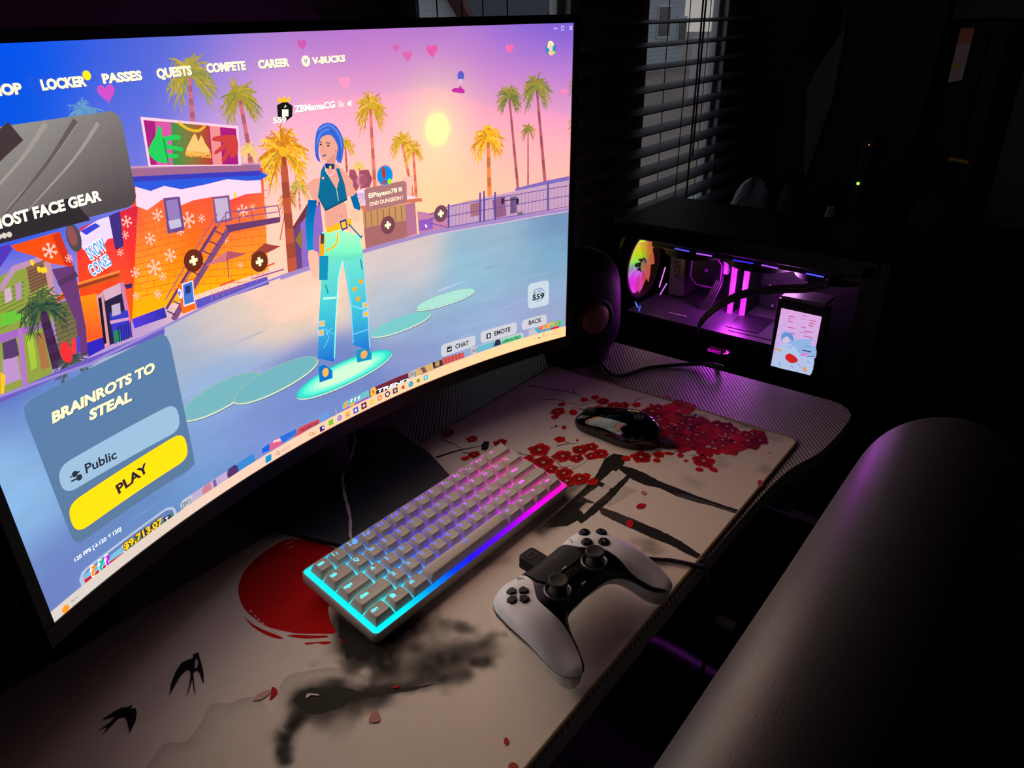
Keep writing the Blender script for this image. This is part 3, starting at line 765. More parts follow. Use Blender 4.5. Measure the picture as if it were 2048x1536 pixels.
def bgcol(s, t):
    px = proj(Vector(scr(s, t, 0)) + MO)
    px = (max(-120, px[0]), px[1])
    c = idw(SKY, px)
    d = math.hypot((s - sunc.x) / .95, t - sunc.y)
    k = .6 * math.exp(-(d / .05) ** 2); k = max(k, 1 / (1 + math.exp((d - .0225) / .0040)))
    return tuple(a * (1 - k) + b_ * k for a, b_ in zip(c, SUNL))
def gcol(s, t):
    px = proj(Vector(scr(s, t, 0)) + MO); px = (max(-120, px[0]), px[1])
    n_ = 1 + .06 * noise.noise((s * 14, t * 60, 2)) + .04 * noise.noise((s * 40, t * 160, 5))
    return tuple(v * n_ for v in idw(GND, px, 4200))
def grid(fn, nx, ny, t1fn=lambda s: SH):
    S.n += 1; vs = []; cs = []; fs = []; st = FAC / nx
    xs = [-hw] + [k * st for k in range(math.ceil(-hw / st + .01), math.floor(hw / st - .01) + 1)] + [hw]; nx = len(xs) - 1
    for j in range(ny + 1):
        for i in range(nx + 1):
            s = xs[i]; t = t1fn(s) * j / ny
            vs.append(scr(s, t, S.n * S.dl)); cs.append(glare(fn(s, t)))
    for j in range(ny):
        for i in range(nx):
            a = j * (nx + 1) + i; fs.append((a, a + 1, a + nx + 2, a + nx + 1))
    S.mb.add(vs, fs, 0, cs)
grid(bgcol, 3, 104)
hz = [to_scr(p) for p in ((-160, 850), (0, 795), (180, 730), (330, 655), (420, 610), (560, 555), (735, 500), (860, 466), (1000, 442), (1140, 418))]
def horizon(s):
    for a, b_ in zip(hz, hz[1:]):
        if s <= b_[0]: return a[1] + (b_[1] - a[1]) * (s - a[0]) / (b_[0] - a[0])
    return hz[-1][1]
grid(gcol, 2, 56, horizon)
def grad(p0, c0, p1, c1, mid=None):
    """linear blend between two photo points"""
    a = Vector(to_scr(p0)); b_ = Vector(to_scr(p1)); d = b_ - a; L = d.length_squared; c0 = lin(c0); c1 = lin(c1); m_ = lin(mid) if mid else None
    def f(u, v):
        k = max(0, min(1, (Vector((u, v)) - a).dot(d) / L))
        if m_: return tuple(x * (1 - 2 * k) + y * 2 * k for x, y in zip(c0, m_)) if k < .5 else tuple(x * (2 - 2 * k) + y * (2 * k - 1) for x, y in zip(m_, c1))
        return tuple(x * (1 - k) + y * k for x, y in zip(c0, c1))
    return f
P, L_, T = S.poly, S.line, S.text
def bl(px): return Vector(to_scr(px))

def heart(c, r, col):
    c = bl(c); q = []
    for k in range(20):
        t = 2 * PI * k / 20
        q.append((c.x + r / 16 * 16 * math.sin(t) ** 3 * 1.0, c.y + r / 16 * (13 * math.cos(t) - 5 * math.cos(2 * t) - 2 * math.cos(3 * t) - math.cos(4 * t))))
    S.raw(q, col)
for c, r, col in (((213, 185), .0072, (215, 84, 208)), ((604, 88), .0052, (214, 92, 180)), ((792, 96), .0044, (222, 104, 180)), ((815, 111), .006, (226, 106, 180)), ((864, 101), .0075, (232, 96, 172)), ((1019, 97), .0055, (240, 112, 176)), ((690, 165), .007, (244, 158, 200)), ((1128, 184), .005, (240, 140, 190)), ((80, 170), .009, (26, 88, 228))):
    heart(c, r, col)

# palms
PR = random.Random(5)
def palm(crown, base, r, w, cols, trunk=(214, 106, 92), n=26, dense=1.0):
    n = int(n * 1.55); r *= 1.06
    c = bl(crown); b_ = bl(base); S.n += 1; S.inc = 0; n0 = S.n
    for k in range(8):
        a = c.lerp(b_, k / 8); d = c.lerp(b_, (k + 1) / 8)
        S.line([a, d], w * (1 + .5 * k / 8), tuple(min(255, int(x * (.92 + .16 * (k % 2)))) for x in trunk), surfpts=True)
    R_ = r
    for i in range(n):
        a = PI * (-.28 + 1.56 * (i + PR.random() * .8) / n)
        S.n = n0 + 1 + i % 5
        l = R_ * (.7 + .45 * PR.random()); droop = R_ * (.35 + .35 * PR.random())
        pts = []
        for j in range(5):
            q = j / 4; pts.append(Vector((c.x + math.cos(a) * l * q, c.y + math.sin(a) * l * q * 1.05 - droop * q * q)))
        S.line(pts, R_ * .15, PR.choice(cols), taper=True, surfpts=True)
        for j in (1, 2, 3):                       # leaflets
            for sg in (-1, 1):
                d = (pts[j + 1] - pts[j]).normalized(); nn = Vector((-d.y, d.x)) * sg
                S.line([pts[j], pts[j] + (d * .7 + nn * .6 + Vector((0, -.45))) * R_ * .26], R_ * .05, PR.choice(cols), taper=True, surfpts=True)
    S.n = n0 + 6; S.ell((c.x, c.y - R_ * .05), R_ * .16, R_ * .16, cols[0], 10, surfpt=True); S.inc = 1
gold = [(222, 176, 50), (240, 206, 84), (190, 140, 44), (206, 160, 50)]
olive = [(150, 140, 60), (190, 160, 60), (120, 120, 60), (214, 180, 70)]
green = [(140, 144, 66), (184, 166, 72), (110, 116, 66), (166, 140, 60)]
hot = [(240, 190, 40), (250, 214, 70), (222, 130, 30), (200, 150, 50)]
pale = [(240, 214, 120), (226, 196, 110)]
palm((170, 222), (176, 300), .014, .002, [(90, 150, 210), (110, 160, 200)], n=14)
palm((378, 143), (386, 250), .0215, .0032, [(170, 160, 70), (206, 176, 60), (140, 146, 80), (190, 160, 56)], (196, 106, 128), n=30)
palm((478, 190), (506, 340), .020, .0036, [(170, 156, 60), (206, 176, 60), (130, 136, 70), (186, 156, 56)], (204, 106, 120), n=30)
palm((496, 300), (500, 360), .012, .0015, pale, n=14)
palm((740, 210), (750, 380), .0195, .0034, gold, (226, 120, 104), n=32)
palm((690, 288), (694, 345), .0125, .002, gold, (200, 104, 84), n=20)
palm((718, 332), (722, 380), .010, .0015, pale, n=14)
palm((803, 282), (826, 392), .0155, .003, gold, (236, 128, 104), n=26)
palm((826, 298), (833, 400), .0135, .003, gold, (240, 124, 100), n=22)
palm((976, 275), (980, 430), .022, .0048, hot, (226, 132, 72), n=36)
palm((1018, 190), (1036, 380), .0175, .003, green, (176, 96, 104), n=30)
palm((1056, 258), (1056, 372), .0115, .0018, green, (176, 96, 112), n=20)
palm((1073, 172), (1090, 365), .0205, .0034, green, (176, 92, 104), n=32)
palm((1152, 165), (1152, 200), .011, .001, green, n=14)
palm((1153, 245), (1153, 275), .013, .001, olive, n=12)
palm((597, 372), (600, 420), .013, .0018, [(214, 186, 90), (180, 150, 70)], (220, 140, 130), n=18)
palm((575, 395), (560, 480), .012, .001, [(222, 150, 60), (190, 120, 50)], n=12)

# far sheds and fence on the right
P([(1030, 377), (1090, 362), (1138, 352), (1138, 376), (1031, 396)], (132, 110, 192)); P([(1033, 384), (1075, 374), (1075, 386), (1034, 395)], (96, 82, 160))
P([(905, 412), (945, 400), (948, 440), (908, 450)], (196, 140, 160)); P([(912, 408), (945, 399), (946, 404), (913, 413)], (236, 160, 70))
P(z10((800, 420), (960, 405), (930, 900), (860, 700)), (255, 196, 186))
P(z10((1030, 940), (1220, 970), (1480, 905), (1690, 860), (1690, 1190), (1060, 1290)), (206, 132, 172))
P(z10((1050, 1080), (1270, 1050), (1270, 1210), (1060, 1250)), (150, 96, 196))
P([(895, 412), (960, 397), (1040, 380), (1140, 360), (1138, 414), (985, 442), (895, 456)], (208, 166, 196))
P([(985, 400), (1010, 392), (1012, 432), (988, 436)], (150, 96, 130)); P([(1020, 395), (1033, 392), (1033, 425), (1020, 428)], (110, 84, 130)); P([(940, 408), (958, 404), (960, 430), (942, 434)], (176, 112, 120))
S.n += 1; S.inc = 0
for k in range(34):
    x = 896 + k * 7.3; y = 456 - (x - 896) * .172
    L_([(x, y), (x + 1, y - 42)], .0006, (150, 112, 176))
S.inc = 1
for dy in (0, 22, 42): L_([(860, 446 - dy * .4), (896, 455 - dy), (1040, 430 - dy), (1139, 413 - dy)], .0011, (120, 88, 168))
for x, h in ((897, 50), (990, 58), (1096, 58), (960, 62), (968, 64)):
    y = 458 - (x - 896) * .172
    L_([(x, y), (x, y - h)], .0026, (96, 74, 160))
for x in (1005, 1035): S.ell((x, 402), .0022, .0042, (44, 40, 64), 12)
L_([(1005, 402), (1035, 398)], .0012, (60, 50, 76)); P([(1034, 425), (1046, 423), (1045, 438), (1036, 440)], (120, 110, 130))
# shed with tan boards, and the mauve dumbbell roof ornament
P(z10((190, 950), (1000, 800), (1030, 1290), (240, 1530)), (206, 152, 100))
for k in range(9):
    x = 230 + k * 92; L_(z10((x, 955 - k * 15), (x + 30, 1490 - k * 26)), .0011, (150, 96, 80))
P(z10((210, 1200), (1000, 1060), (1030, 1290), (240, 1520)), (176, 110, 110))
P(z10((840, 830), (990, 800), (1030, 1290), (880, 1330)), (190, 120, 150))
P(z10((100, 640), (230, 580), (1060, 730), (200, 860)), (240, 226, 236)); P(z10((150, 860), (1100, 735), (1110, 790), (870, 815), (210, 960)), (222, 124, 96))
for k in range(6): L_(z10((60 + k * 30, 640 + k * 5), (150 + k * 40, 840 - k * 8)), .0008, (150, 110, 200))
P(z10((60, 420), (110, 420), (150, 540), (90, 640)), (170, 84, 110))
P(z10((-10, 300), (70, 300), (130, 440), (110, 620), (40, 640), (-30, 560)), (176, 84, 108)); P(z10((125, 420), (155, 310), (280, 300), (342, 440), (300, 575), (170, 590)), (164, 82, 106))
S.ell(z10((180, 465))[0], .0072, .0062, (214, 136, 150), 18); S.ell(z10((205, 465))[0], .0052, .0056, (176, 92, 112), 18)
# purple house behind the figure
P([(582, 462), (612, 420), (640, 405), (652, 520), (600, 542)], (150, 108, 206)); P([(580, 462), (614, 408), (640, 392), (640, 408), (618, 424), (588, 466)], (120, 56, 66)); P([(582, 470), (600, 440), (604, 540), (594, 545)], (110, 70, 130))
P([(590, 480), (604, 455), (604, 500)], (156, 120, 60))
palm((565, 300), (585, 545), .027, .0078, hot, (186, 84, 60), n=46)

# kerb between scenery and ground
S.line([Vector(h_) for h_ in hz[5:]], .0045, (170, 142, 202), surfpts=True); S.line([Vector((h_[0], h_[1] - .0028)) for h_ in hz[5:]], .0012, (226, 196, 216), surfpts=True)

# the corner building with painted walls
P([(262, 348), (525, 336), (536, 540), (262, 640)], grad((390, 395), (236, 70, 70), (400, 585), (255, 186, 6), (252, 122, 20)))
P([(150, 470), (162, 455), (238, 424), (275, 410), (264, 640), (255, 668), (215, 692), (175, 712), (160, 600)], grad((215, 430), (226, 40, 66), (205, 700), (255, 120, 10), (244, 66, 26)))
S.n += 1; S.inc = 0
for k in range(13):
    y = 420 + k * 13
    L_([(266, y + 20), (400, y - 14 + k * .5), (534, y - 40 + k * 2.2)], .0005, (214, 100, 40))
    for j in range(9): L_([(280 + j * 28 + (k % 2) * 14, y + 15 - j * 5), (280 + j * 28 + (k % 2) * 14, y + 28 - j * 5)], .0005, (216, 104, 42))
S.inc = 1
P(z1((775, 1040), (1520, 1000), (1520, 1056), (1440, 1060), (1330, 1050), (1200, 1082), (1060, 1110), (960, 1090), (880, 1120), (785, 1096)), (46, 92, 226), 2)
P(z1((790, 1092), (880, 1118), (960, 1088), (1060, 1108), (1200, 1080), (1330, 1048), (1440, 1058), (1526, 1054), (1530, 1128), (1440, 1135), (1330, 1175), (1240, 1152), (1130, 1172), (1050, 1205), (950, 1165), (860, 1230), (795, 1205)), (252, 224, 236))
P(z1((758, 985), (1524, 962), (1520, 1000), (772, 1036)), (166, 108, 148)); P(z1((752, 972), (1524, 955), (1524, 964), (758, 986)), (206, 150, 190)); P(z1((772, 1034), (1520, 999), (1520, 1026), (776, 1064)), (64, 62, 190))
# billboard: generic stand-in artwork of two hands
P(z1((820, 683), (1392, 738), (1410, 968), (868, 974)), (244, 216, 232)); P(z1((838, 702), (1380, 752), (1394, 962), (880, 966)), (176, 34, 128)); P(z1((905, 708), (1020, 716), (1040, 965), (915, 966)), (226, 90, 170))
P(z1((1000, 716), (1220, 735), (1240, 964), (1010, 966)), grad((350, 300), (64, 150, 70), (420, 300), (190, 60, 50))); P(z1((1225, 736), (1285, 742), (1300, 963), (1245, 964)), (236, 150, 150))
P(z1((868, 870), (905, 800), (925, 740), (945, 750), (948, 800), (1000, 790), (1048, 792), (1052, 815), (985, 822), (985, 845), (1060, 862), (1068, 885), (980, 872), (975, 895), (1040, 905), (1035, 925), (965, 925), (1000, 948), (930, 950), (880, 915)), (40, 214, 96), 2)
L_(z1((955, 810), (985, 960)), .0012, (20, 150, 70))
P(z1((1385, 800), (1330, 790), (1250, 800), (1245, 825), (1310, 835), (1255, 885), (1262, 905), (1325, 865), (1295, 935), (1312, 945), (1350, 890), (1345, 925), (1390, 900)), (216, 66, 66), 2)
P(z1((1090, 905), (1110, 830), (1140, 780), (1160, 830), (1175, 790), (1200, 840), (1230, 905)), (240, 206, 120), 2)
L_(z1((1040, 715), (1100, 755), (1160, 765), (1200, 735)), .0022, (236, 190, 50), 3)
T('PASTRY BROS', z1((1085, 915))[0], z1((1235, 925))[0], z1((1085, 885))[0], (250, 210, 90), .03, 0, None, (90, 50, 20), .04)
# snowflakes
def flake(c, r, col=(255, 204, 186)):
    c = bl(c); S.n += 1; S.inc = 0
    for k in range(3):
        a = k * PI / 3 + .5; d = Vector((math.cos(a), math.sin(a))) * r
        S.line([c - d, c + d], r * .2, col, surfpts=True)
        for sg in (-1, 1):
            e = c + d * sg * .6
            for b_ in (.6, -.6):
                d2 = Vector((math.cos(a + b_), math.sin(a + b_))) * r * .38 * sg
                S.line([e, e + d2], r * .14, col, surfpts=True)
    S.inc = 1
for x, y, r in ((315, 430, 14), (300, 478, 14), (376, 440, 19), (360, 462, 11), (403, 437, 10), (485, 422, 17), (505, 415, 9), (253, 443, 13), (340, 511, 16), (308, 535, 19), (325, 553, 10), (315, 588, 11), (270, 545, 12), (272, 592, 9), (480, 530, 8), (450, 480, 9), (250, 470, 9), (240, 505, 8), (225, 655, 7)):
    flake((x, y), r * .00036)
P([(326, 396), (359, 393), (369, 460), (335, 468)], (112, 80, 142)); P([(331, 401), (354, 398), (363, 453), (340, 459)], (156, 130, 196)); P([(336, 442), (360, 437), (363, 453), (340, 459)], (206, 196, 226))
P([(424, 394), (458, 390), (464, 441), (430, 448)], (140, 92, 140)); P([(428, 398), (454, 395), (459, 436), (434, 443)], (206, 186, 216))
S.ell((470, 390), .0014, .0026, (250, 220, 40), 10)
P(z1((1318, 1318), (1640, 1268), (1638, 1300), (1330, 1362)), (110, 64, 112))
L_(z1((1318, 1245), (1626, 1202)), .0012, (150, 90, 140)); L_(z1((1320, 1285), (1632, 1238)), .0009, (150, 90, 140))
for k in range(5): L_(z1((1318 + k * 77, 1245 - k * 11), (1322 + k * 79, 1320 - k * 12)), .0011, (140, 84, 132))
L_([(455, 462), (346, 640)], .0058, (134, 80, 128)); L_([(432, 452), (332, 618)], .0026, (110, 62, 112)); L_([(448, 432), (360, 580)], .001, (150, 90, 140)); L_([(434, 428), (330, 600)], .001, (150, 90, 140))
for k in range(9): L_([(430 - k * 12, 462 + k * 20), (447 - k * 12, 470 + k * 20)], .0012, (100, 56, 100))
P(z3((770, 550), (960, 480), (975, 540), (785, 605)), grad((262, 640), (90, 60, 220), (330, 620), (50, 50, 180)))
P(z3((1140, 440), (1560, 300), (1575, 345), (1150, 490)), (98, 88, 196))
for x in (1235, 1465): 
    for k in range(4): L_(z3((x + k * 34, 440 - (x - 1235) * .42 - k * 12), (x + 6 + k * 34, 395 - (x - 1235) * .42 - k * 12)), .0008, (176, 120, 176))
    L_(z3((x + 15, 410 - (x - 1235) * .42), (x + 195, 355 - (x - 1235) * .42)), .0014, (150, 90, 150)); L_(z3((x + 50, 355 - (x - 1235) * .42), (x + 140, 320 - (x - 1235) * .42)), .0016, (236, 90, 50))
P(z3((1198, 240), (1330, 152), (1442, 168), (1330, 205)), (188, 88, 108)); P(z3((1198, 240), (1330, 152), (1318, 210)), (222, 122, 130)); L_(z3((1330, 200), (1336, 310)), .001, (130, 80, 110))
P(z3((1455, 188), (1545, 108), (1640, 124), (1570, 160)), (168, 70, 66)); L_(z3((1545, 150), (1548, 260)), .001, (130, 70, 80))
# parking kiosk
P(z3((1033, 350), (1130, 316), (1145, 490), (1066, 520)), (240, 112, 26)); P(z3((1062, 345), (1126, 322), (1140, 455), (1074, 478)), (236, 236, 244)); P(z3((1068, 350), (1122, 330), (1134, 448), (1078, 468)), (72, 120, 214)); P(z3((1080, 360), (1112, 350), (1116, 395), (1084, 405)), (40, 60, 130))
S.ell(z3((1052, 402))[0], .0022, .0046, (240, 236, 244), 14); T('P', z3((1046, 418))[0], z3((1060, 412))[0], z3((1046, 388))[0], (60, 80, 180), .03)
# left shop front
P([(160, 462), (232, 428), (241, 470), (215, 478), (196, 505), (176, 492), (166, 500)], (236, 224, 248), 2); P([(160, 462), (190, 446), (200, 452), (172, 470)], (60, 70, 220))
P([(217, 432), (239, 422), (247, 492), (230, 500)], (70, 50, 130))
T('SNOW', z3((528, 205))[0], z3((628, 138))[0], z3((518, 120))[0], (90, 170, 232), .03, 0, None, (250, 244, 250), .06); T('CONES', z3((540, 300))[0], z3((655, 222))[0], z3((530, 228))[0], (110, 176, 232), .03, 0, None, (250, 244, 250), .06)
P(z3((455, 420), (565, 400), (605, 650), (505, 672)), grad((170, 590), (250, 150, 20), (185, 670), (240, 90, 40))); P(z3((505, 690), (602, 655), (612, 720), (515, 772)), (50, 38, 196))
P(z3((560, 410), (722, 330), (776, 655), (612, 712)), (44, 34, 66)); P(z3((598, 385), (702, 338), (708, 400), (612, 445)), (222, 178, 200)); P(z3((560, 412), (600, 390), (640, 700), (612, 712)), (226, 160, 170)); P(z3((572, 430), (590, 420), (622, 690), (606, 700)), (30, 24, 40)); P(z3((700, 340), (722, 332), (776, 650), (758, 660)), (214, 130, 180))
P(z3((636, 515), (745, 498), (768, 650), (668, 695)), (64, 60, 200)); P(z3((650, 470), (700, 455), (705, 520), (655, 535)), (200, 180, 210)); P(z3((660, 620), (700, 610), (705, 680), (668, 690)), (40, 140, 90)); P(z3((640, 560), (750, 540), (752, 556), (645, 580)), (220, 160, 210))
for k in range(6): L_(z3((690 + k * 14, 590 - k * 5), (698 + k * 14, 685 - k * 6)), .0009, (30, 26, 120))
P(z3((262, 470), (430, 348), (698, 268), (712, 308), (450, 388), (282, 482)), (224, 88, 26)); P(z3((300, 440), (440, 360), (690, 285), (694, 296), (446, 376), (312, 448)), (150, 62, 40)); L_(z3((265, 470), (432, 350), (700, 270)), .0016, (250, 150, 70))
P(z3((722, 350), (770, 340), (772, 365), (740, 375)), (60, 46, 110))
# green boarded houses
P(z3((-350, 470), (0, 300), (120, 235), (275, 185), (305, 300), (300, 870), (0, 1005), (-350, 1150)), (150, 164, 70))
P(z3((150, 250), (275, 190), (305, 320), (180, 400)), (140, 100, 70)); P(z3((300, 470), (440, 420), (480, 720), (350, 800)), (122, 112, 74))
for k in range(9): L_(z3((165, 275 + k * 20), (298, 215 + k * 20)), .0006, (96, 66, 60)); L_(z3((312, 500 + k * 30), (462, 440 + k * 30)), .0006, (86, 80, 60)); L_(z3((0, 400 + k * 26), (140, 330 + k * 26)), .0007, (110, 124, 50))
P(z3((0, 350), (70, 240), (270, 170), (280, 195), (90, 270), (0, 400)), (196, 150, 190)); P(z3((-300, 760), (0, 640), (270, 555), (280, 590), (0, 690), (-300, 810)), (170, 106, 200)); P(z3((100, 610), (128, 600), (160, 935), (130, 950)), (186, 120, 206)); P(z3((250, 220), (290, 200), (330, 440), (300, 455)), (206, 150, 160))
P(z3((20, 380), (60, 360), (70, 440), (30, 460)), (214, 180, 200)); P(z3((85, 345), (120, 330), (125, 430), (92, 445)), (190, 150, 190)); P(z3((10, 690), (90, 660), (110, 760), (20, 800)), (90, 60, 110)); P(z3((10, 790), (100, 770), (120, 900), (20, 940)), (196, 150, 210)); P(z3((150, 650), (190, 640), (215, 830), (180, 850)), (170, 206, 60)); P(z3((205, 640), (250, 625), (290, 830), (240, 850)), (176, 120, 70))
P(z3((0, 520), (90, 500), (150, 540), (90, 570), (0, 600)), (110, 200, 60)); P(z3((0, 860), (30, 880), (20, 990), (0, 1000)), (240, 200, 40))
for x, y in ((185, 220), (225, 260), (245, 265), (262, 262), (10, 160)): S.ell(z3((x, y))[0], .0014, .0022, (255, 222, 40), 10)
P(z3((300, 260), (430, 235), (500, 600), (512, 760), (470, 770), (440, 560)), (110, 60, 120)); P(z3((330, 330), (440, 270), (455, 300), (345, 360)), (90, 56, 90))
P(z3((0, 245), (70, 140), (50, 112), (-200, 180), (-200, 330)), (84, 56, 190)); P(z3((60, 122), (345, 38), (428, 246), (300, 226), (200, 182), (95, 152)), (242, 82, 18)); P(z3((300, 60), (345, 38), (428, 246), (380, 238)), (224, 56, 26)); flake(z3((288, 150))[0], .0056, (255, 214, 206)); flake(z3((400, 195))[0], .003, (255, 190, 180))
S.ell(z3((430, 75))[0], .0056, .0104, (84, 78, 80), 20); S.ell(z3((420, 65))[0], .0036, .0075, (150, 84, 90), 18)
palm((82, 612), (115, 735), .019, .0062, [(50, 80, 60), (70, 100, 66), (40, 60, 60), (96, 110, 60)], (70, 40, 80), n=26)
palm((140, 722), (142, 735), .015, .001, [(70, 84, 80), (100, 110, 90), (56, 60, 86)], n=16)
S.ell(z3((385, 745))[0], .0046, .0086, (236, 50, 56), 14); P(z3((415, 665), (440, 660), (445, 750), (420, 755)), (240, 60, 60)); P(z3((440, 660), (465, 650), (470, 740), (446, 750)), (90, 66, 196))
P(z3((-350, 1145), (0, 1000), (300, 870), (640, 730), (960, 598), (960, 640), (640, 765), (300, 905), (0, 1040), (-350, 1190)), (112, 92, 196)); S.line([Vector((h_[0], h_[1] + .001)) for h_ in hz[:6]], .0022, (160, 140, 214), surfpts=True)
# hovering balloon car
S.ell((921, 152), .0046, .0052, (96, 96, 206), 16); P([(917, 158), (925, 158), (923, 168), (918, 168)], (226, 190, 220)); P([(903, 179), (908, 176), (917, 176), (920, 171), (924, 177), (929, 180), (928, 187), (904, 184)], (206, 48, 168))

# ground streaks
S.n += 1; S.inc = 0
SR_ = random.Random(3)
for k in range(46):
    px = (SR_.uniform(60, 1110), 0); y = 500 + 760 * (1 - px[0] / 1150) * SR_.uniform(.35, .9) + SR_.uniform(-20, 160)
    px = (px[0], min(y, 1150)); c = bl(px)
    if c.y > horizon(c.x) - .02 or c.y < .03 or abs(c.x) > hw - .04: continue
    base = idw(GND, px); f = SR_.choice((.9, 1.1, .93, 1.07))
    S.raw([(c.x + SR_.uniform(.008, .03) * math.cos(t), c.y + SR_.uniform(.0008, .0018) * math.sin(t)) for t in [2 * PI * j / 12 for j in range(12)]], lambda u, v, b_=base, f=f: tuple(x * f for x in b_))
S.inc = 1
L_([(876, 582), (940, 558)], .0012, (206, 226, 240), taper=True)
# light discs on the ground
def disc(c, rt, top, cols, rim=(150, 190, 170), inner=None):
    c = bl(c); rx = (bl(rt) - c).length; d = bl(rt) - c; ro = math.atan2(d.y, d.x) * 0; ry = abs(bl(top).y - c.y)
    S.ell((c.x + .0008, c.y - .0022), rx, ry, (90, 100, 120), 40, surfpt=True); S.ell((c.x + .0004, c.y - .0014), rx, ry, (226, 236, 226), 40, surfpt=True)
    S.ell(c, rx, ry, rim, 40, surfpt=True)
    for k, col in enumerate(cols): S.ell(c, rx * (.96 - k * .1), ry * (.93 - k * .1), col, 40, surfpt=True)
disc((442, 790), (519, 745), (430, 768), [(120, 186, 196)]); disc((553, 757), (634, 712), (545, 735), [(116, 184, 196)])
disc((802, 647), (861, 622), (798, 634), [(126, 206, 206)], (140, 206, 200)); disc((891, 597), (950, 577), (888, 586), [(178, 232, 216)], (130, 190, 180))
disc((690, 745), (783, 703), (686, 722), [(60, 232, 214), (96, 242, 220), (140, 248, 222), (180, 250, 222), (214, 250, 220)], (60, 200, 190))

# the standing figure: a plain generic lobby avatar with blue hair
sk = (236, 172, 152)
P(z4((420, 40), (440, 40), (470, 180), (660, 170), (660, 190), (690, 560), (700, 735), (600, 700), (588, 480), (540, 200), (520, 300), (498, 560), (490, 800), (396, 780), (400, 560), (415, 320), (410, 190)), grad((690, 480), (130, 240, 206), (690, 730), (0, 80, 214), (70, 210, 224)))
P(z4((440, 20), (470, 10), (640, 60), (662, 180), (560, 210), (540, 195), (450, 200)), grad((690, 465), (176, 248, 206), (690, 530), (80, 226, 196)))
L_(z4((540, 210), (515, 310), (500, 560), (492, 780)), .0012, (170, 250, 240)); L_(z4((560, 210), (590, 470), (602, 690)), .0012, (130, 220, 240)); L_(z4((660, 190), (690, 540), (698, 720)), .0012, (150, 230, 240))
L_(z4((425, 430), (500, 425)), .0022, (206, 250, 232)); L_(z4((590, 470), (685, 500)), .0016, (120, 226, 240)); L_(z4((410, 600), (490, 640)), .0012, (90, 200, 236)); L_(z4((600, 640), (690, 610)), .0014, (120, 210, 240))
for x, y in ((610, 375), (630, 432), (648, 330)): heart(z4((x, y))[0], .0032, (244, 176, 20))
for x, y in ((418, 578), (412, 632), (672, 470), (676, 522)): P(z4((x - 18, y - 18), (x + 18, y - 22), (x + 18, y + 14), (x - 18, y + 18)), (180, 214, 236)); P(z4((x - 8, y - 12), (x + 12, y - 14), (x + 12, y + 8), (x - 8, y + 10)), (240, 196, 40))
L_(z4((440, 600), (460, 660), (430, 720)), .0008, (150, 214, 250)); L_(z4((470, 610), (440, 640), (480, 600)), .0008, (150, 214, 250)); L_(z4((645, 200), (655, 260)), .0014, (10, 130, 140)); L_(z4((440, 350), (455, 400)), .0014, (10, 140, 140))
P(z4((398, 830), (430, 815), (480, 850), (482, 895), (405, 922)), (0, 120, 210)); S.ell(z4((440, 862))[0], .0042, .0052, (250, 190, 80), 14); P(z4((618, 735), (670, 720), (708, 745), (712, 785), (625, 805)), (20, 150, 200)); S.ell(z4((665, 757))[0], .0048, .0048, (255, 176, 90), 14)
# torso
P(z2((415, 1050), (470, 960), (500, 960), (560, 1010), (600, 1060), (600, 1130), (540, 1170), (560, 1200), (580, 1330), (440, 1330), (430, 1230), (395, 1160), (385, 1090)), sk)
P(z2((330, 1080), (400, 1040), (415, 1060), (400, 1180), (385, 1200)), sk, 2)
P(z2((412, 1000), (432, 960), (440, 1000), (505, 1110), (520, 1050), (500, 985), (520, 985), (552, 1080), (568, 1170), (440, 1235), (395, 1150), (405, 1080)), grad((620, 350), (0, 120, 160), (680, 410), (20, 104, 150)))
L_(z2((505, 1110), (515, 1175)), .0009, (206, 226, 206)); L_(z2((400, 1150), (440, 1230), (566, 1166)), .0016, (0, 84, 122))
S.ell(z2((532, 1262))[0], .0005, .0012, (150, 90, 80), 8); heart(z2((425, 1042))[0], .0016, (250, 190, 60))
# arms
P(z2((338, 1168), (390, 1172), (372, 1290), (365, 1440), (395, 1530), (350, 1560), (330, 1440), (322, 1300)), grad((610, 400), (0, 96, 170), (625, 520), (0, 160, 214))); P(z4((340, 150), (395, 160), (402, 235), (392, 310), (370, 310), (345, 240)), (244, 196, 170), 2); P(z4((404, 60), (438, 60), (430, 180), (404, 180)), (250, 176, 20)); P(z4((405, 180), (456, 180), (452, 322), (402, 322)), (20, 150, 190)); P(z4((412, 48), (432, 52), (430, 110), (410, 110)), (70, 66, 80))
P(z2((580, 1135), (620, 1125), (645, 1215), (640, 1250), (605, 1215)), (0, 110, 170)); P(z2((552, 1060), (590, 1080), (620, 1125), (590, 1150), (570, 1130)), sk, 2); P(z2((580, 1225), (640, 1230), (638, 1290), (610, 1300), (585, 1270)), (248, 204, 170), 2)
P(z2((440, 1335), (590, 1275), (592, 1320), (450, 1365)), (246, 196, 30)); P(z2((522, 1295), (560, 1280), (570, 1335), (535, 1350)), (20, 60, 150)); P(z2((530, 1303), (555, 1293), (562, 1328), (540, 1338)), (246, 206, 60)); L_(z2((440, 1470), (500, 1430), (510, 1360)), .0022, (246, 190, 30), 3)
L_(z2((575, 1310), (640, 1380)), .0016, (0, 110, 160)); heart(z2((648, 1385))[0], .0022, (0, 130, 170))
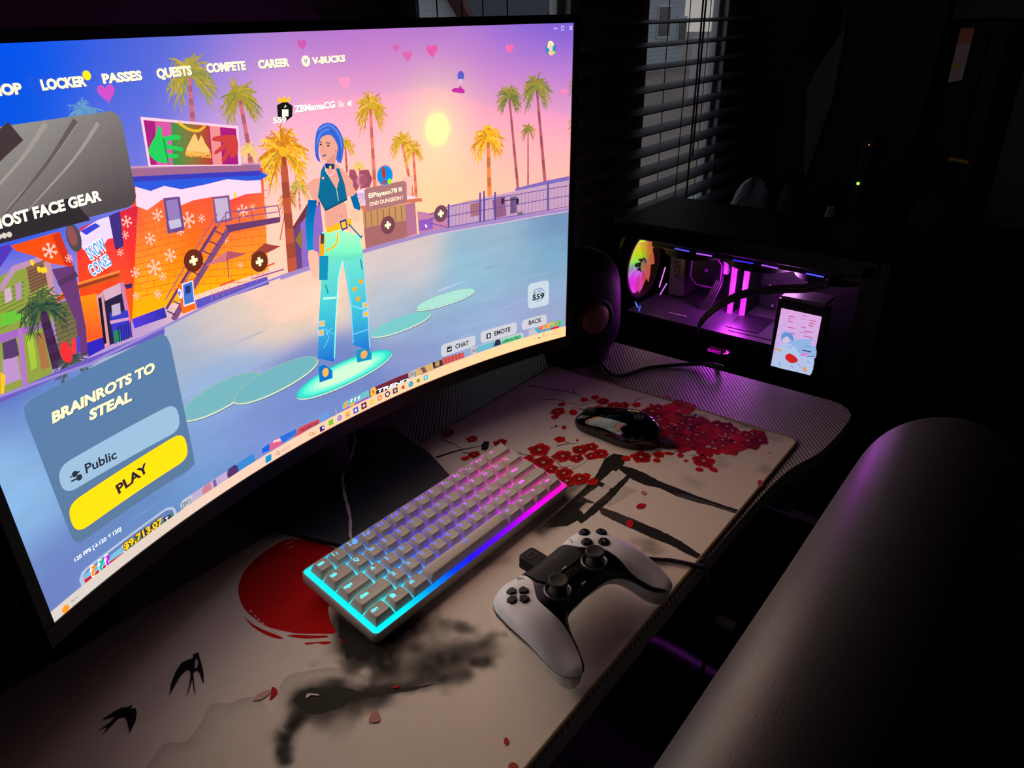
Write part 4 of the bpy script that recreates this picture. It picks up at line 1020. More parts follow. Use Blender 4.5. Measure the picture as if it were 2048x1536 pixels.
# head
P(z2((440, 900), (500, 900), (495, 985), (450, 985)), (226, 158, 142)); P(z2((435, 955), (492, 960), (490, 990), (440, 985)), (0, 56, 130)); L_(z2((438, 995), (465, 1030), (495, 1000)), .0008, (240, 226, 236), 3); S.ell(z2((468, 978))[0], .0017, .0017, (240, 196, 60), 8)
P(z2((402, 790), (440, 770), (510, 790), (508, 860), (470, 920), (435, 940), (408, 905)), sk, 3)
P(z2((376, 880), (380, 800), (400, 742), (450, 716), (505, 740), (542, 810), (545, 880), (530, 955), (500, 930), (512, 870), (500, 830), (470, 790), (420, 800), (402, 840), (400, 910), (412, 950), (388, 930)), (64, 110, 214), 2)
L_(z2((400, 760), (460, 730), (520, 790), (535, 870)), .0011, (110, 156, 240), 3); L_(z2((390, 850), (410, 780), (460, 755)), .001, (110, 156, 240), 3); L_(z2((385, 900), (395, 940)), .0009, (40, 80, 190)); L_(z2((470, 760), (520, 840), (520, 930)), .001, (40, 84, 190), 3)
S.ell(z2((412, 845))[0], .0014, .0009, (60, 40, 50), 8); S.ell(z2((455, 852))[0], .0017, .0009, (60, 40, 50), 8); L_(z2((402, 828), (420, 832)), .0008, (90, 60, 70)); L_(z2((440, 835), (468, 838)), .0008, (90, 60, 70)); P(z2((418, 908), (445, 902), (440, 914), (425, 917)), (90, 96, 190)); L_(z2((425, 855), (420, 885)), .0006, (200, 130, 116)); S.ell(z2((500, 888))[0], .0012, .0022, (220, 150, 136), 8)

# interface: name tags
P(z2((155, 615), (205, 590), (247, 620), (245, 680), (205, 712), (160, 680)), (24, 24, 26)); P(z2((185, 640), (222, 640), (222, 680), (185, 682)), (246, 240, 236), 1); L_(z2((200, 630), (205, 615), (210, 625)), .0009, (240, 240, 236)); P(z2((160, 600), (165, 565), (185, 582), (198, 560), (212, 580), (232, 562), (228, 596)), (246, 206, 40))
T('559', z2((135, 722))[0], z2((212, 714))[0], z2((133, 688))[0], (255, 250, 240), .03, 0, (120, 60, 70)); T('ZBMamaCG', z2((260, 658))[0], z2((497, 628))[0], z2((258, 618))[0], (255, 250, 246), .03, 0, (150, 90, 120))
P(z2((515, 590), (535, 588), (530, 605), (548, 600), (548, 625), (518, 628)), (255, 226, 222)); P(z2((568, 600), (590, 585), (590, 622), (568, 614)), (255, 240, 236))
P(z10((232, 590), (820, 470), (862, 500), (872, 780), (830, 812), (280, 940), (242, 912), (214, 620)), (182, 124, 124))
S.ell(z10((530, 390))[0], .0108, .0108, (206, 140, 160), 30); S.ell(z10((530, 390))[0], .0098, .0098, (0, 150, 236), 30); S.ell(z10((512, 350))[0], .0028, .0062, (190, 60, 60), 16); P(z10((470, 520), (500, 455), (545, 455), (580, 510)), (150, 90, 110)); S.ell(z10((603, 482))[0], .0028, .003, (150, 240, 50), 16)
T('ElPayaso78', z10((285, 738))[0], z10((718, 645))[0], z10((282, 665))[0], (255, 248, 236), .012); T('DND DUNGEON !', z10((300, 862))[0], z10((808, 752))[0], z10((296, 800))[0], (255, 240, 230), .012); P(z10((738, 575), (790, 566), (796, 630), (742, 638)), (250, 226, 220))
def plus(c, r, col):
    c = bl(c); S.ell(c, r, r, col, 30, surfpt=True); k = r * .42; q = r * .15
    S.raw([(c.x - k, c.y - q), (c.x + k, c.y - q), (c.x + k, c.y + q), (c.x - k, c.y + q)], (255, 246, 214)); S.raw([(c.x - q, c.y - k), (c.x + q, c.y - k), (c.x + q, c.y + k), (c.x - q, c.y + k)], (255, 246, 214))
plus((386, 521), .0098, (108, 44, 30)); plus((518, 523), .0098, (112, 50, 26)); plus((775, 450), .0098, (128, 72, 84)); plus((881, 427), .0098, (120, 76, 96))
P(z10((1150, 1135), (1188, 1172), (1172, 1176), (1178, 1192), (1170, 1194), (1164, 1180), (1153, 1190)), (250, 240, 240))
# top menu
cr = (255, 246, 226); sh = (70, 76, 160)
for t_, a, b_, c in (('SHOP', (-98, 566), (132, 545), (-100, 500)), ('LOCKER', (245, 526), (506, 500), (240, 465)), ('PASSES', (602, 487), (832, 464), (597, 432)), ('QUESTS', (920, 458), (1122, 436), (915, 402)), ('COMPETE', (1210, 424), (1437, 406), (1206, 372)), ('CAREER', (1512, 400), (1693, 386), (1510, 352)), ('V-BUCKS', (1827, 375), (2020, 358), (1825, 336))):
    T(t_, z1(a)[0], z1(b_)[0], z1(c)[0], cr, .05, 0, sh)
S.ell(z1((504, 441))[0], .0032, .0032, (255, 236, 20), 16); S.ell(z1((1787, 357))[0], .0046, .0046, cr, 20); T('V', z1((1776, 372))[0], z1((1800, 370))[0], z1((1776, 342))[0], (120, 100, 190), .03)
# window buttons and avatar
wb = (226, 222, 246)
L_([(1107, 57), (1114, 56.5)], .0009, wb); L_([(1122, 53), (1127, 52.5), (1127, 60), (1122, 60.5), (1122, 53)], .0007, wb); L_([(1138.5, 52), (1144, 60)], .0009, wb); L_([(1144, 51.5), (1138.5, 60)], .0009, wb)
S.ell((1100.5, 97), .0073, .0073, (96, 96, 150), 26); S.ell((1100.5, 97), .0066, .0066, (20, 160, 216), 26); S.ell((1101, 95), .0028, .0036, (246, 214, 190), 14); P([(1094, 96), (1096, 84), (1102, 82), (1107, 87), (1106, 92), (1100, 87), (1097, 94)], (244, 236, 190), 2); P([(1096, 108), (1098, 101), (1105, 101), (1108, 107), (1102, 111)], (240, 200, 170), 2); S.ell((1107.5, 105), .0018, .0018, (150, 236, 50), 14)
# news card with grey drapery
P([(-150, 282), (-60, 262), (222, 222), (236, 231), (244, 250), (271, 392), (268, 406), (255, 414), (-40, 496), (-160, 530)], grad((60, 240), (150, 146, 142), (180, 420), (84, 76, 78), (126, 118, 116)))
for x, w in ((60, .004), (120, .0026), (165, .0032)): L_([(x + 30, 246), (x - 20, 320), (x - 110, 420)], w, (166, 156, 150), 4, True)
L_([(30, 262), (-40, 330), (-90, 420)], .014, (70, 56, 58), 4); L_([(150, 240), (90, 330), (0, 440)], .004, (104, 92, 92), 4, True)
P([(-160, 470), (0, 440), (140, 395), (180, 440), (-40, 498), (-160, 530)], (50, 44, 48))
T('GHOST FACE GEAR', (-38, 467), z1((592, 1170))[0], (-42, 443), (255, 250, 240), .04, .08, (40, 36, 40))
for x, y in ((20, 1378), (50, 1372), (-10, 1384)): S.ell(z1((x, y))[0], .0019, .0019, (226, 216, 206), 12)
# island panel
P([(46, 815), (58, 800), (320, 668), (332, 672), (340, 690), (386, 910), (388, 928), (376, 940), (160, 1085), (146, 1082), (136, 1060), (48, 832)], grad((200, 740), (92, 130, 176), (260, 1010), (92, 124, 160)))
T('BRAINROTS TO', z3((303, 1160))[0], z3((908, 850))[0], z3((297, 1098))[0], (255, 246, 214), .045, .2, (60, 76, 110)); T('STEAL', z3((522, 1142))[0], z3((770, 1022))[0], z3((514, 1084))[0], (255, 246, 214), .045, .2, (60, 76, 110))
def pill(tl, tr, br, bl_, col, r=.011):
    q = [Vector(to_scr(p)) for p in (tl, tr, br, bl_)]; out = []
    for i in range(4):
        a, b_, c = q[i - 1], q[i], q[(i + 1) % 4]; u = (a - b_).normalized(); w = (c - b_).normalized()
        for j in range(6):
            t = j / 5; p0 = b_ + u * r; p2 = b_ + w * r; out.append(tuple(p0 * (1 - t) ** 2 + b_ * 2 * t * (1 - t) + p2 * t * t))
    S.raw(out, col)
pill((111, 936), (351, 804), (362, 858), (126, 992), (160, 196, 226), .012); pill((131, 1012), (366, 862), (378, 915), (150, 1070), (255, 232, 0), .012)
T('Public', z3((500, 1452))[0], z3((681, 1362))[0], z3((494, 1396))[0], (34, 40, 60), .02)
for a, b_ in (((405, 1476), (415, 1470)), ((448, 1448), (462, 1440)), ((412, 1500), (448, 1482))): L_(z3(a, b_), .0014, (40, 46, 66))
for c in ((434, 1456), (460, 1476)): S.ell(z3(c)[0], .0026, .0026, (40, 46, 66), 12)
T('PLAY', z5((570, 212))[0], z5((718, 96))[0], z5((553, 172))[0], (30, 34, 44), .04)
T('120 FPS [↓120 ↑120]', z6((312, 790))[0], z6((905, 385))[0], z6((300, 742))[0], (246, 248, 250), .012, 0, (70, 90, 130))
# tiles cut off by the task bar
P(z6((400, 1120), (365, 1020), (400, 920), (450, 870), (1480, 100), (1560, 80), (1600, 120), (1620, 200)), (186, 200, 226)); P(z6((440, 1085), (420, 960), (470, 890), (1480, 130), (1560, 120), (1590, 215)), (104, 130, 186))
P(z6((425, 960), (520, 880), (700, 760), (900, 600), (950, 700), (440, 1080)), (120, 196, 226)); P(z6((430, 1020), (560, 930), (780, 770), (930, 670), (950, 705), (450, 1082)), (222, 22, 40)); P(z6((905, 590), (930, 570), (975, 690), (950, 705)), (226, 226, 232))
P(z6((930, 570), (1400, 300), (1560, 150), (1590, 215), (980, 690)), (70, 130, 110))
for k, (x, y, c) in enumerate(((520, 980, (240, 150, 30)), (620, 910, (30, 190, 170)), (705, 845, (190, 40, 226)))):
    T('?', z6((x, y))[0], z6((x + 72, y - 45))[0], z6((x - 20, y - 120))[0], c, .04, 0, None, (250, 244, 246), .09)
T('$9,713,07', z6((945, 640))[0], z6((1440, 290))[0], z6((920, 565))[0], (246, 220, 30), .04, 0, None, (30, 36, 30), .07); P(z6((1440, 230), (1530, 180), (1555, 235), (1470, 300)), (36, 50, 70)); T('T', z6((1470, 275))[0], z6((1515, 248))[0], z6((1458, 232))[0], (240, 240, 240), .03)
P(z7((100, 1080), (70, 980), (110, 910), (780, 470), (800, 580), (260, 960), (120, 1060)), (196, 176, 212)); P(z7((100, 1080), (70, 985), (110, 910), (240, 830), (260, 965), (120, 1070)), (204, 206, 222)); P(z7((400, 760), (440, 690), (520, 630), (560, 760), (430, 850)), (210, 130, 150)); P(z7((560, 620), (610, 590), (630, 700), (590, 730)), (130, 96, 160)); P(z7((780, 520), (800, 440), (900, 370), (950, 390), (960, 470), (800, 585)), (84, 50, 110)); P(z7((930, 360), (1160, 210), (1190, 220), (1210, 310), (960, 470)), (56, 140, 220))
L_(z7((110, 1060), (100, 970), (220, 890), (240, 970)), .0008, (50, 50, 70)); T('EPIC', z7((130, 1010))[0], z7((215, 960))[0], z7((122, 965))[0], (50, 50, 70), .01)
P(z7((1320, 200), (1310, 130), (1420, 50), (1440, 150)), (20, 100, 226)); P(z7((1420, 140), (1440, 40), (1600, 0), (1640, 50), (1450, 160)), (226, 96, 150)); P(z8((0, 830), (10, 740), (60, 690), (120, 680), (160, 750)), (222, 100, 140)); P(z8((30, 740), (40, 710), (120, 680), (135, 710)), (246, 214, 226)); P(z8((110, 670), (330, 560), (720, 335), (745, 345), (755, 410), (165, 750)), (110, 156, 222)); P(z8((260, 680), (340, 610), (340, 570), (370, 540), (610, 430), (640, 470), (380, 630)), (216, 80, 90)); P(z8((115, 665), (330, 560), (330, 620), (160, 740)), (40, 110, 226))
T('HOTDOGS', z8((390, 600))[0], z8((612, 495))[0], z8((385, 562))[0], (130, 26, 60), .03)
P(z8((920, 310), (920, 240), (960, 210), (1250, 60), (1290, 140)), (110, 196, 210)); P(z8((940, 320), (1090, 230), (1240, 150), (1270, 150), (1000, 300)), (190, 50, 190)); P(z8((1000, 280), (1050, 215), (1080, 250)), (226, 190, 60), 2); P(z8((930, 290), (960, 210), (990, 200), (965, 300)), (240, 170, 40)); T('???', z8((1022, 222))[0], z8((1150, 172))[0], z8((1012, 190))[0], (244, 244, 246), .03, 0, None, (60, 60, 90), .05)
P(z8((1262, 90), (1300, 40), (1640, -110), (2000, -240), (2050, -200), (1980, -120), (1275, 150)), (122, 34, 56)); S.ell(z8((1318, 88))[0], .0048, .0064, (240, 200, 80), 16); T('S', z8((1305, 108))[0], z8((1332, 96))[0], z8((1300, 72))[0], (122, 34, 56), .03); P(z8((1345, 100), (1370, 50), (2000, -190), (2010, -150), (1380, 105)), (24, 22, 34)); T('TRENDING', z8((1372, 98))[0], z8((1990, -130))[0], z8((1362, 58))[0], (250, 248, 250), .035, .2)
L_(z8((834, 305), (845, 365)), .0008, (200, 200, 226))
P(z9((100, 720), (95, 640), (140, 610), (760, 385), (772, 450)), (222, 176, 110)); P(z9((100, 720), (95, 645), (130, 615), (190, 595), (195, 680)), (206, 200, 196)); P(z9((500, 460), (765, 385), (772, 450), (505, 545)), (214, 90, 90)); P(z9((385, 510), (500, 475), (515, 540), (400, 585)), (60, 50, 66)); P(z9((420, 500), (470, 490), (470, 545), (420, 560)), (200, 160, 90)); P(z9((240, 580), (290, 560), (320, 620), (280, 640)), (120, 84, 90))
for k in range(5): L_(z9((540 + k * 42, 450 - k * 14), (550 + k * 42, 520 - k * 14)), .0007, (120, 30, 40))
L_(z9((112, 700), (112, 640), (182, 618), (186, 690)), .0008, (50, 50, 66)); T('EPIC', z9((122, 680))[0], z9((178, 662))[0], z9((122, 650))[0], (50, 50, 66), .01)
P(z9((848, 420), (845, 345), (880, 330), (1460, 150), (1482, 160), (1484, 215)), (206, 206, 214)); P(z9((930, 390), (925, 320), (1200, 235), (1210, 300)), (110, 186, 204)); P(z9((1120, 320), (1150, 240), (1200, 230), (1215, 290)), (50, 44, 74)); pill(*z9((1208, 236), (1462, 165), (1472, 226), (1215, 296)), (120, 226, 166), .004); T('UPDATED', z9((1230, 282))[0], z9((1448, 216))[0], z9((1230, 246))[0], (10, 60, 50), .03, .2)
L_(z9((860, 415), (858, 362), (922, 342), (926, 395)), .0008, (70, 70, 80)); T('EPIC', z9((868, 396))[0], z9((918, 380))[0], z9((868, 368))[0], (70, 70, 80), .01)
P(z9((1550, 190), (1548, 125), (1580, 105), (1945, 0), (1946, 75)), (206, 196, 206)); P(z9((1610, 100), (1945, 0), (1946, 70), (1660, 160)), (70, 180, 214)); T('$9,879,03', z9((1672, 122))[0], z9((1940, 48))[0], z9((1668, 72))[0], grad((1078, 655), (255, 60, 60), (1118, 648), (60, 226, 90), (255, 210, 30)), .05, 0, None, (190, 40, 30), .03); P(z9((1810, 95), (1910, 65), (1912, 90), (1815, 118)), (226, 40, 40))
# chat / emote / back and level badge
for q, t_, a, b_, c in ((((490, 300), (905, 178), (905, 310), (492, 450)), 'CHAT', (662, 345), (822, 297), (660, 290)), (((968, 140), (1404, 20), (1402, 160), (970, 285)), 'EMOTE', (1132, 188), (1326, 130), (1132, 134)), (((1464, 5), (1760, -75), (1768, 50), (1466, 125)), 'BACK', (1545, 58), (1702, 18), (1545, 5))):
    pill(*z9(*q), (212, 212, 222), .0055); T(t_, z9(a)[0], z9(b_)[0], z9(c)[0], (52, 52, 64), .03)
pill(*z9((560, 325), (618, 308), (620, 372), (562, 390)), (38, 38, 48), .001); L_(z9((605, 330), (605, 350), (575, 358)), .0012, (240, 240, 244)); P(z9((572, 358), (588, 346), (588, 368)), (240, 240, 244)); pill(*z9((1036, 165), (1090, 150), (1092, 212), (1038, 228)), (38, 38, 48), .001); T('B', z9((1054, 208))[0], z9((1078, 202))[0], z9((1054, 172))[0], (240, 240, 244), .03)
pill(*z4((1625, 345), (1747, 320), (1747, 466), (1625, 492)), (206, 222, 232), .006); c = z4((1687, 406))[0]; S.ell(c, .0098, .0098, (160, 176, 200), 36); S.ell(c, .0084, .0084, (206, 222, 232), 36)
cc = bl(c)
for k in range(12):
    a = PI * .5 - k * .17; L_([(cc.x + .0091 * math.cos(a), cc.y + .0091 * math.sin(a)), (cc.x + .0091 * math.cos(a - .18), cc.y + .0091 * math.sin(a - .18))], .0012, (150, 190 - k * 4, 236), surfpts=True)
T('LVL', z4((1662, 402))[0], z4((1708, 392))[0], z4((1662, 374))[0], (110, 116, 128), .0); T('559', z4((1650, 440))[0], z4((1718, 426))[0], z4((1650, 408))[0], (30, 34, 44), .035)
# task bar
q = []
tb = .0138
S.raw([(-hw, 0), (hw, 0), (hw, .0152), (.02, .0128), (-.16, .0112), (-hw, .0104)], grad((150, 1225), (226, 214, 206), (1120, 660), (252, 226, 160), (250, 216, 176)))
S.ell(z6((190, 1392))[0], .0034, .0034, (250, 160, 40), 18); T('56°F', z6((262, 1310))[0], z6((350, 1250))[0], z6((258, 1285))[0], (96, 96, 110), .0); T('Sunny', z6((288, 1370))[0], z6((415, 1285))[0], z6((284, 1345))[0], (120, 116, 124), .0)
for i, j in ((0, 0), (1, 0), (0, 1), (1, 1)):
    c = bl(z7((1392 + i * 42 - 4, 272 + 40 - j * 46 - i * 22))[0]); S.raw([(c.x - .0021, c.y - .0021), (c.x + .0021, c.y - .0021), (c.x + .0021, c.y + .0021), (c.x - .0021, c.y + .0021)], (20, 150, 214))
c = bl(z7((1548, 198))[0]); S.ell(c, .0021, .0021, (80, 76, 84), 14, surfpt=True); S.ell(c, .0016, .0016, (236, 214, 206), 14, surfpt=True); S.line([(c.x + .0014, c.y - .0014), (c.x + .0028, c.y - .0028)], .0006, (80, 76, 84), surfpts=True)
T('Search', z7((1605, 180))[0], z7((1735, 110))[0], z7((1598, 140))[0], (130, 120, 120), .0)
def icon(c, col, r=.0032, inner=None, rnd=False):
    c = bl(c)
    if rnd: S.ell(c, r, r, col, 18, surfpt=True)
    else: S.raw([(c.x - r, c.y - r), (c.x + r, c.y - r), (c.x + r, c.y + r), (c.x - r, c.y + r)], col)
    if inner: S.ell(c, r * .55, r * .55, inner, 12, surfpt=True)
icon(z8((660, 555))[0], (50, 36, 110), .0032); P(z8((660, 535), (680, 528), (684, 555), (662, 562)), (236, 226, 236)); icon(z8((775, 475))[0], (120, 204, 40), .0034); icon(z8((885, 418))[0], (60, 150, 226), .0036, (246, 120, 170), True); icon(z8((985, 372))[0], (250, 190, 50), .0034); L_(z8((975, 392), (1012, 376)), .0016, (60, 130, 220)); icon(z8((1092, 320))[0], (60, 90, 190), .0037, (226, 230, 246)); icon(z8((1196, 262))[0], (60, 20, 36), .0039, (226, 190, 200)); icon(z8((1300, 214))[0], (240, 196, 20), .0032, (250, 226, 120), True); icon(z8((1398, 162))[0], (236, 110, 70), .0037, (252, 222, 170), True); icon(z8((1498, 115))[0], (24, 22, 28), .0039, (240, 236, 240), True); icon(z8((1597, 68))[0], (60, 60, 72), .0036, (200, 196, 190)); icon(z8((1698, 26))[0], (214, 60, 40), .0022)
icon(z9((125, 770))[0], (20, 140, 190), .0037, (90, 220, 190), True); P(z9((190, 720), (212, 700), (236, 706), (236, 735), (210, 752)), (150, 170, 30)); L_(z9((195, 735), (212, 745), (235, 728)), .0012, (60, 70, 30)); icon(z9((304, 690))[0], (96, 196, 206), .0036); T('f', z9((298, 706))[0], z9((312, 702))[0], z9((296, 674))[0], (236, 250, 250), .03)
L_(z8((490, 640), (500, 620), (530, 600), (540, 630), (500, 645)), .0009, (140, 150, 60), 2); L_(z8((545, 610), (560, 640), (575, 590)), .0009, (180, 150, 80), 2)
L_(z9((1608, 228), (1616, 220), (1624, 224)), .0008, (110, 96, 80)); icon(z9((1672, 212))[0], (130, 116, 96), .0016, None, True); L_(z9((1715, 182), (1745, 174), (1747, 196), (1718, 204), (1715, 182)), .0006, (120, 106, 86)); P(z9((1764, 186), (1774, 176), (1776, 194)), (120, 106, 86)); T('4:36 PM', z9((1842, 146))[0], z9((1914, 126))[0], z9((1842, 130))[0], (130, 112, 90), 0); T('2/26/2026', z9((1822, 184))[0], z9((1916, 158))[0], z9((1822, 168))[0], (130, 112, 90), 0)
S.mb.obj('screen', col_mat('lit_screen', emit=True, strength=1.0, rough=.35, spec=.4), monitor)

PANEL_W = 0.37  # added area lights at the panel, strengthening the screen's light on the desk
for k, (s_, c_) in enumerate(((-.236, (250, 236, 216)), (0, (255, 230, 192)), (.236, (255, 230, 184)))):
    l = bpy.data.lights.new('panel_boost_light', 'AREA'); l.shape = 'RECTANGLE'; l.size = .22; l.size_y = .37; l.energy = PANEL_W * (1, .74, .62)[k]; l.spread = math.radians(146); l.color = lin(c_)
    o = bpy.data.objects.new('panel_boost_light', l); COL.objects.link(o); o.parent = monitor
    p0 = Vector(scr0(s_, SH / 2, .004)); p1 = Vector(scr0(s_, SH / 2, .10)); o.location = p0 + (p1 - p0).normalized() * .006
    o.rotation_euler = (p1 - p0).to_track_quat('-Z', 'Y').to_euler()
# ================================================================== 60 percent keyboard
U = 0.01905
KR = Matrix(((0.9998296, 0.018199, -0.0031013), (-0.0184614, 0.9856211, -0.1679587), (0.0, 0.1679874, 0.9857892)))
KM = KR.to_4x4(); KM.translation = Vector((0, 0, .017))
kb = thing('mechanical_keyboard', 'compact white keyboard with rainbow backlight and cyan to pink glowing rim', 'keyboard')
kb.matrix_world = KM
white = pm('white_keycap_plastic', (206, 196, 184), 0.45, var=.04, scale=200, spec=.5, bump=.04)
casew = pm('white_case_plastic', (190, 187, 184), 0.4, var=.04, scale=100)
HUES = [(-2, (0, 236, 255)), (1.6, (0, 236, 255)), (3.4, (0, 150, 255)), (5.2, (0, 60, 255)), (6.6, (30, 20, 255)), (8.6, (90, 10, 255)), (10.2, (150, 0, 255)), (12, (226, 0, 255)), (13.6, (255, 0, 220)), (15.6, (255, 20, 170))]
def hue(u, row):
    h = u + .28 * row
    for (a, ca), (b_, cb) in zip(HUES, HUES[1:]):
        if h <= b_:
            k = max(0, (h - a) / (b_ - a)); return tuple(x * (1 - k) + y * k for x, y in zip(lin(ca), lin(cb)))
    return lin(HUES[-1][1])
# case: shallow tray with rim
EX = .0062
ro = rrect(-EX, -EX, 15 * U + EX, 5 * U + EX, .006)
ri = rrect(-.0050, -.0050, 15 * U + .0050, 5 * U + .0050, .0045)
mb = MB(); zt = .0008
rs = [[(x * .985 + .0021, y * .97 + .0014, -.0128) for x, y in ro], [(x, y, -.0105) for x, y in ro], [(x, y, zt - .0008) for x, y in ro], [(x + .0006 * (1 if x < .14 else -1), y + .0006 * (1 if y < .05 else -1), zt) for x, y in ro], [(x, y, zt) for x, y in ri], [(x, y, -.0005) for x, y in ri]]
mb.rings(rs).obj('case', casew, kb, smooth=50)
# two flip-out feet that raise the back
for fx_ in (.035, .25):
    MB().box((fx_, .088, -.0195), (.02, .006, .0145), Matrix.Rotation(math.radians(-8), 3, 'X')).obj('flip_foot', casew, kb, bevel=.001)
# glowing plate, colour running along the rows
vs = []; cs = []; fs = []; NXK, NYK = 120, 40
for j in range(NYK + 1):
    for i in range(NXK + 1):
        x = -.0048 + (15 * U + .0096) * i / NXK; y = -.0048 + (5 * U + .0096) * j / NYK
        vs.append((x, y, -.0002)); c = hue(x / U, y / U)
        rimf = 1.0 if (x < .0034 or y < .0034 or x > 15 * U - .0034 or y > 5 * U - .0034) else 12.0
        cs.append(tuple(v * rimf for v in c))
for j in range(NYK):
    for i in range(NXK):
        a = j * (NXK + 1) + i; fs.append((a, a + 1, a + NXK + 2, a + NXK + 1))
mb = MB().add(vs, fs, 0, cs); mb.obj('backlit_plate', col_mat('backlight', emit=True, strength=1.15), kb)
ROWS = [  # front row first: (label, width)
    [('ctrl', 1.25), ('WIN', 1.25), ('alt', 1.25), ('', 6.25), ('alt', 1.25), ('fn', 1.25), ('MENU', 1.25), ('ctrl', 1.25)],
    [('shift', 2.25)] + [(c, 1) for c in 'ZXCVBNM'] + [(', <', 1), ('. >', 1), ('/ ?', 1), ('shift', 2.75)],
    [('caps', 1.75)] + [(c, 1) for c in 'ASDFGHJKL'] + [('; :', 1), ("' \"", 1), ('enter', 2.25)],
    [('tab', 1.5)] + [(c, 1) for c in 'QWERTYUIOP'] + [('[ {', 1), ('] }', 1), ('\\ |', 1.5)],
    [('esc', 1), ('1 !', 1), ('2 @', 1), ('3 #', 1), ('4 $', 1), ('5 %', 1), ('6 ^', 1), ('7 &', 1), ('8 *', 1), ('9 (', 1), ('0 )', 1), ('- _', 1), ('= +', 1), ('BACK', 2)]]
TH = [.0098, .0098, .0098, .0103, .0112]; TT = [.0, .02, -.02, -.06, -.12]     # top heights and tilts per row
legend_mats = {}
def legmat(u, row):
    k = round((u + .28 * row) * 2)
    if k not in legend_mats:
        c = hue(u, row); c = tuple(min(1, v * .9 + .07) for v in c)
        M = bpy.data.materials.new('legend_glow_%d' % k); M.use_nodes = True; b_ = M.node_tree.nodes['Principled BSDF']
        b_.inputs['Base Color'].default_value = (.02, .02, .02, 1); b_.inputs['Emission Color'].default_value = (*c, 1); b_.inputs['Emission Strength'].default_value = 1.8
        legend_mats[k] = M
    return legend_mats[k]
for r, row in enumerate(ROWS):
    x = 0.0
    for name, w in row:
        x0, x1, y0, y1 = x * U + .00055, (x + w) * U - .00055, r * U + .00055, (r + 1) * U - .00055
        cx, cy = (x0 + x1) / 2, (y0 + y1) / 2; hx, hy = (x1 - x0) / 2, (y1 - y0) / 2
        ins = .0029; bk = .0006                       # top inset, top shifted back
        H = TH[r]; tl_ = TT[r]
        def top(px_, py_):
            q = px_ / (hx - ins); qy = py_ / (hy - ins)
            dish = -.0007 * (1 - min(1, abs(q)) ** 2) if w < 3 else .0005 * (1 - qy * qy)
            return (cx + px_, cy + bk + py_, H + tl_ * -py_ + dish)
        def ringpts(ix, iy, z, rad, n=6):
            return [(cx + a, cy + b_, z) for a, b_ in rrect(-hx + ix, -hy + iy, hx - ix, hy - iy, rad, 3)]
        mb = MB()
        top_out = rrect(-hx + ins, -hy + ins, hx - ins, hy - ins, .0016, 3)
        rings = [ringpts(0, 0, .0016, .0008), ringpts(.0002, .0002, .0030, .0008)]
        rings.append([(cx + a * (1 + .55 * ins / hx * .3), cy + b_ * (1 + .3 * ins / hy * .6) + bk * .8, top(a, b_)[2] - .0009) for a, b_ in top_out])
        rings.append([top(a * .985, b_ * .985) for a, b_ in top_out])
        for s in (.8, .6, .4, .2): rings.append([top(a * s, b_ * s) for a, b_ in top_out])
        mb.rings(rings)
        cap = mb.obj('keycap', white, kb, smooth=42)
        # legend
        u = x + w / 2; lm_ = legmat(u - w * .2, r)
        lb = MB()
        def put(vs, fs): lb.add([(top(a, b_)[0], top(a, b_)[1], top(a, b_)[2] + .00012) for a, b_ in vs], fs)
        tx, ty = -hx + ins, hy - ins
        if name == 'WIN':
            for i in (0, 1):
                for j in (0, 1):
                    a, b_ = tx + .0014 + i * .0026, ty - .0026 - j * .0026 ; put([(a, b_ - .0011), (a + .0023, b_ - .0011), (a + .0023, b_ + .0012), (a, b_ + .0012)], [(0, 1, 2, 3)])
        elif name == 'MENU':
            a, b_ = tx + .0015, ty - .0048
            for q in ((0, 0, .004, .0005), (0, .0031, .004, .0036), (0, 0, .0005, .0036), (.0035, 0, .004, .0036), (.001, .0010, .003, .0014), (.001, .0021, .003, .0025)):
                put([(a + q[0], b_ + q[1]), (a + q[2], b_ + q[1]), (a + q[2], b_ + q[3]), (a + q[0], b_ + q[3])], [(0, 1, 2, 3)])
        elif name == 'BACK':
            a, b_ = tx + .006, ty - .0036
            put([(a, b_), (a + .002, b_ + .0016), (a + .002, b_ + .0004), (a + .006, b_ + .0004), (a + .006, b_ - .0004), (a + .002, b_ - .0004), (a + .002, b_ - .0016)], [(0, 6, 5, 4, 3, 2, 1)])
        elif name == '':
            for k_ in (0, 1): put([(-.004, ty - .004 - k_ * .0012), (.004, ty - .004 - k_ * .0012), (.004, ty - .0035 - k_ * .0012), (-.004, ty - .0035 - k_ * .0012)], [(0, 1, 2, 3)])
        else:
            vs, fs, gw, gc = glyphs(name, .035)
            hgt = .0046 if len(name) < 2 or ' ' in name else .0040
            k_ = hgt / gc
            ox = tx + (.0012 if ' ' not in name else .0006) + (.0035 if w > 2 else 0)
            sc = min(1, (2 * (hx - ins) - .0012) / (gw * k_)) if ' ' in name else 1
            put([(ox + vx * k_ * sc, ty - .0056 + vy * k_) for vx, vy in vs], fs)
        lb.obj('legend', lm_, cap)
        if name in ('F', 'J'):
            MB().box((cx, cy - hy + ins + .0020, top(0, -hy + ins + .002)[2] + .0001), (.0032, .0005, .0004)).obj('homing_bar', white, cap)
        x += w
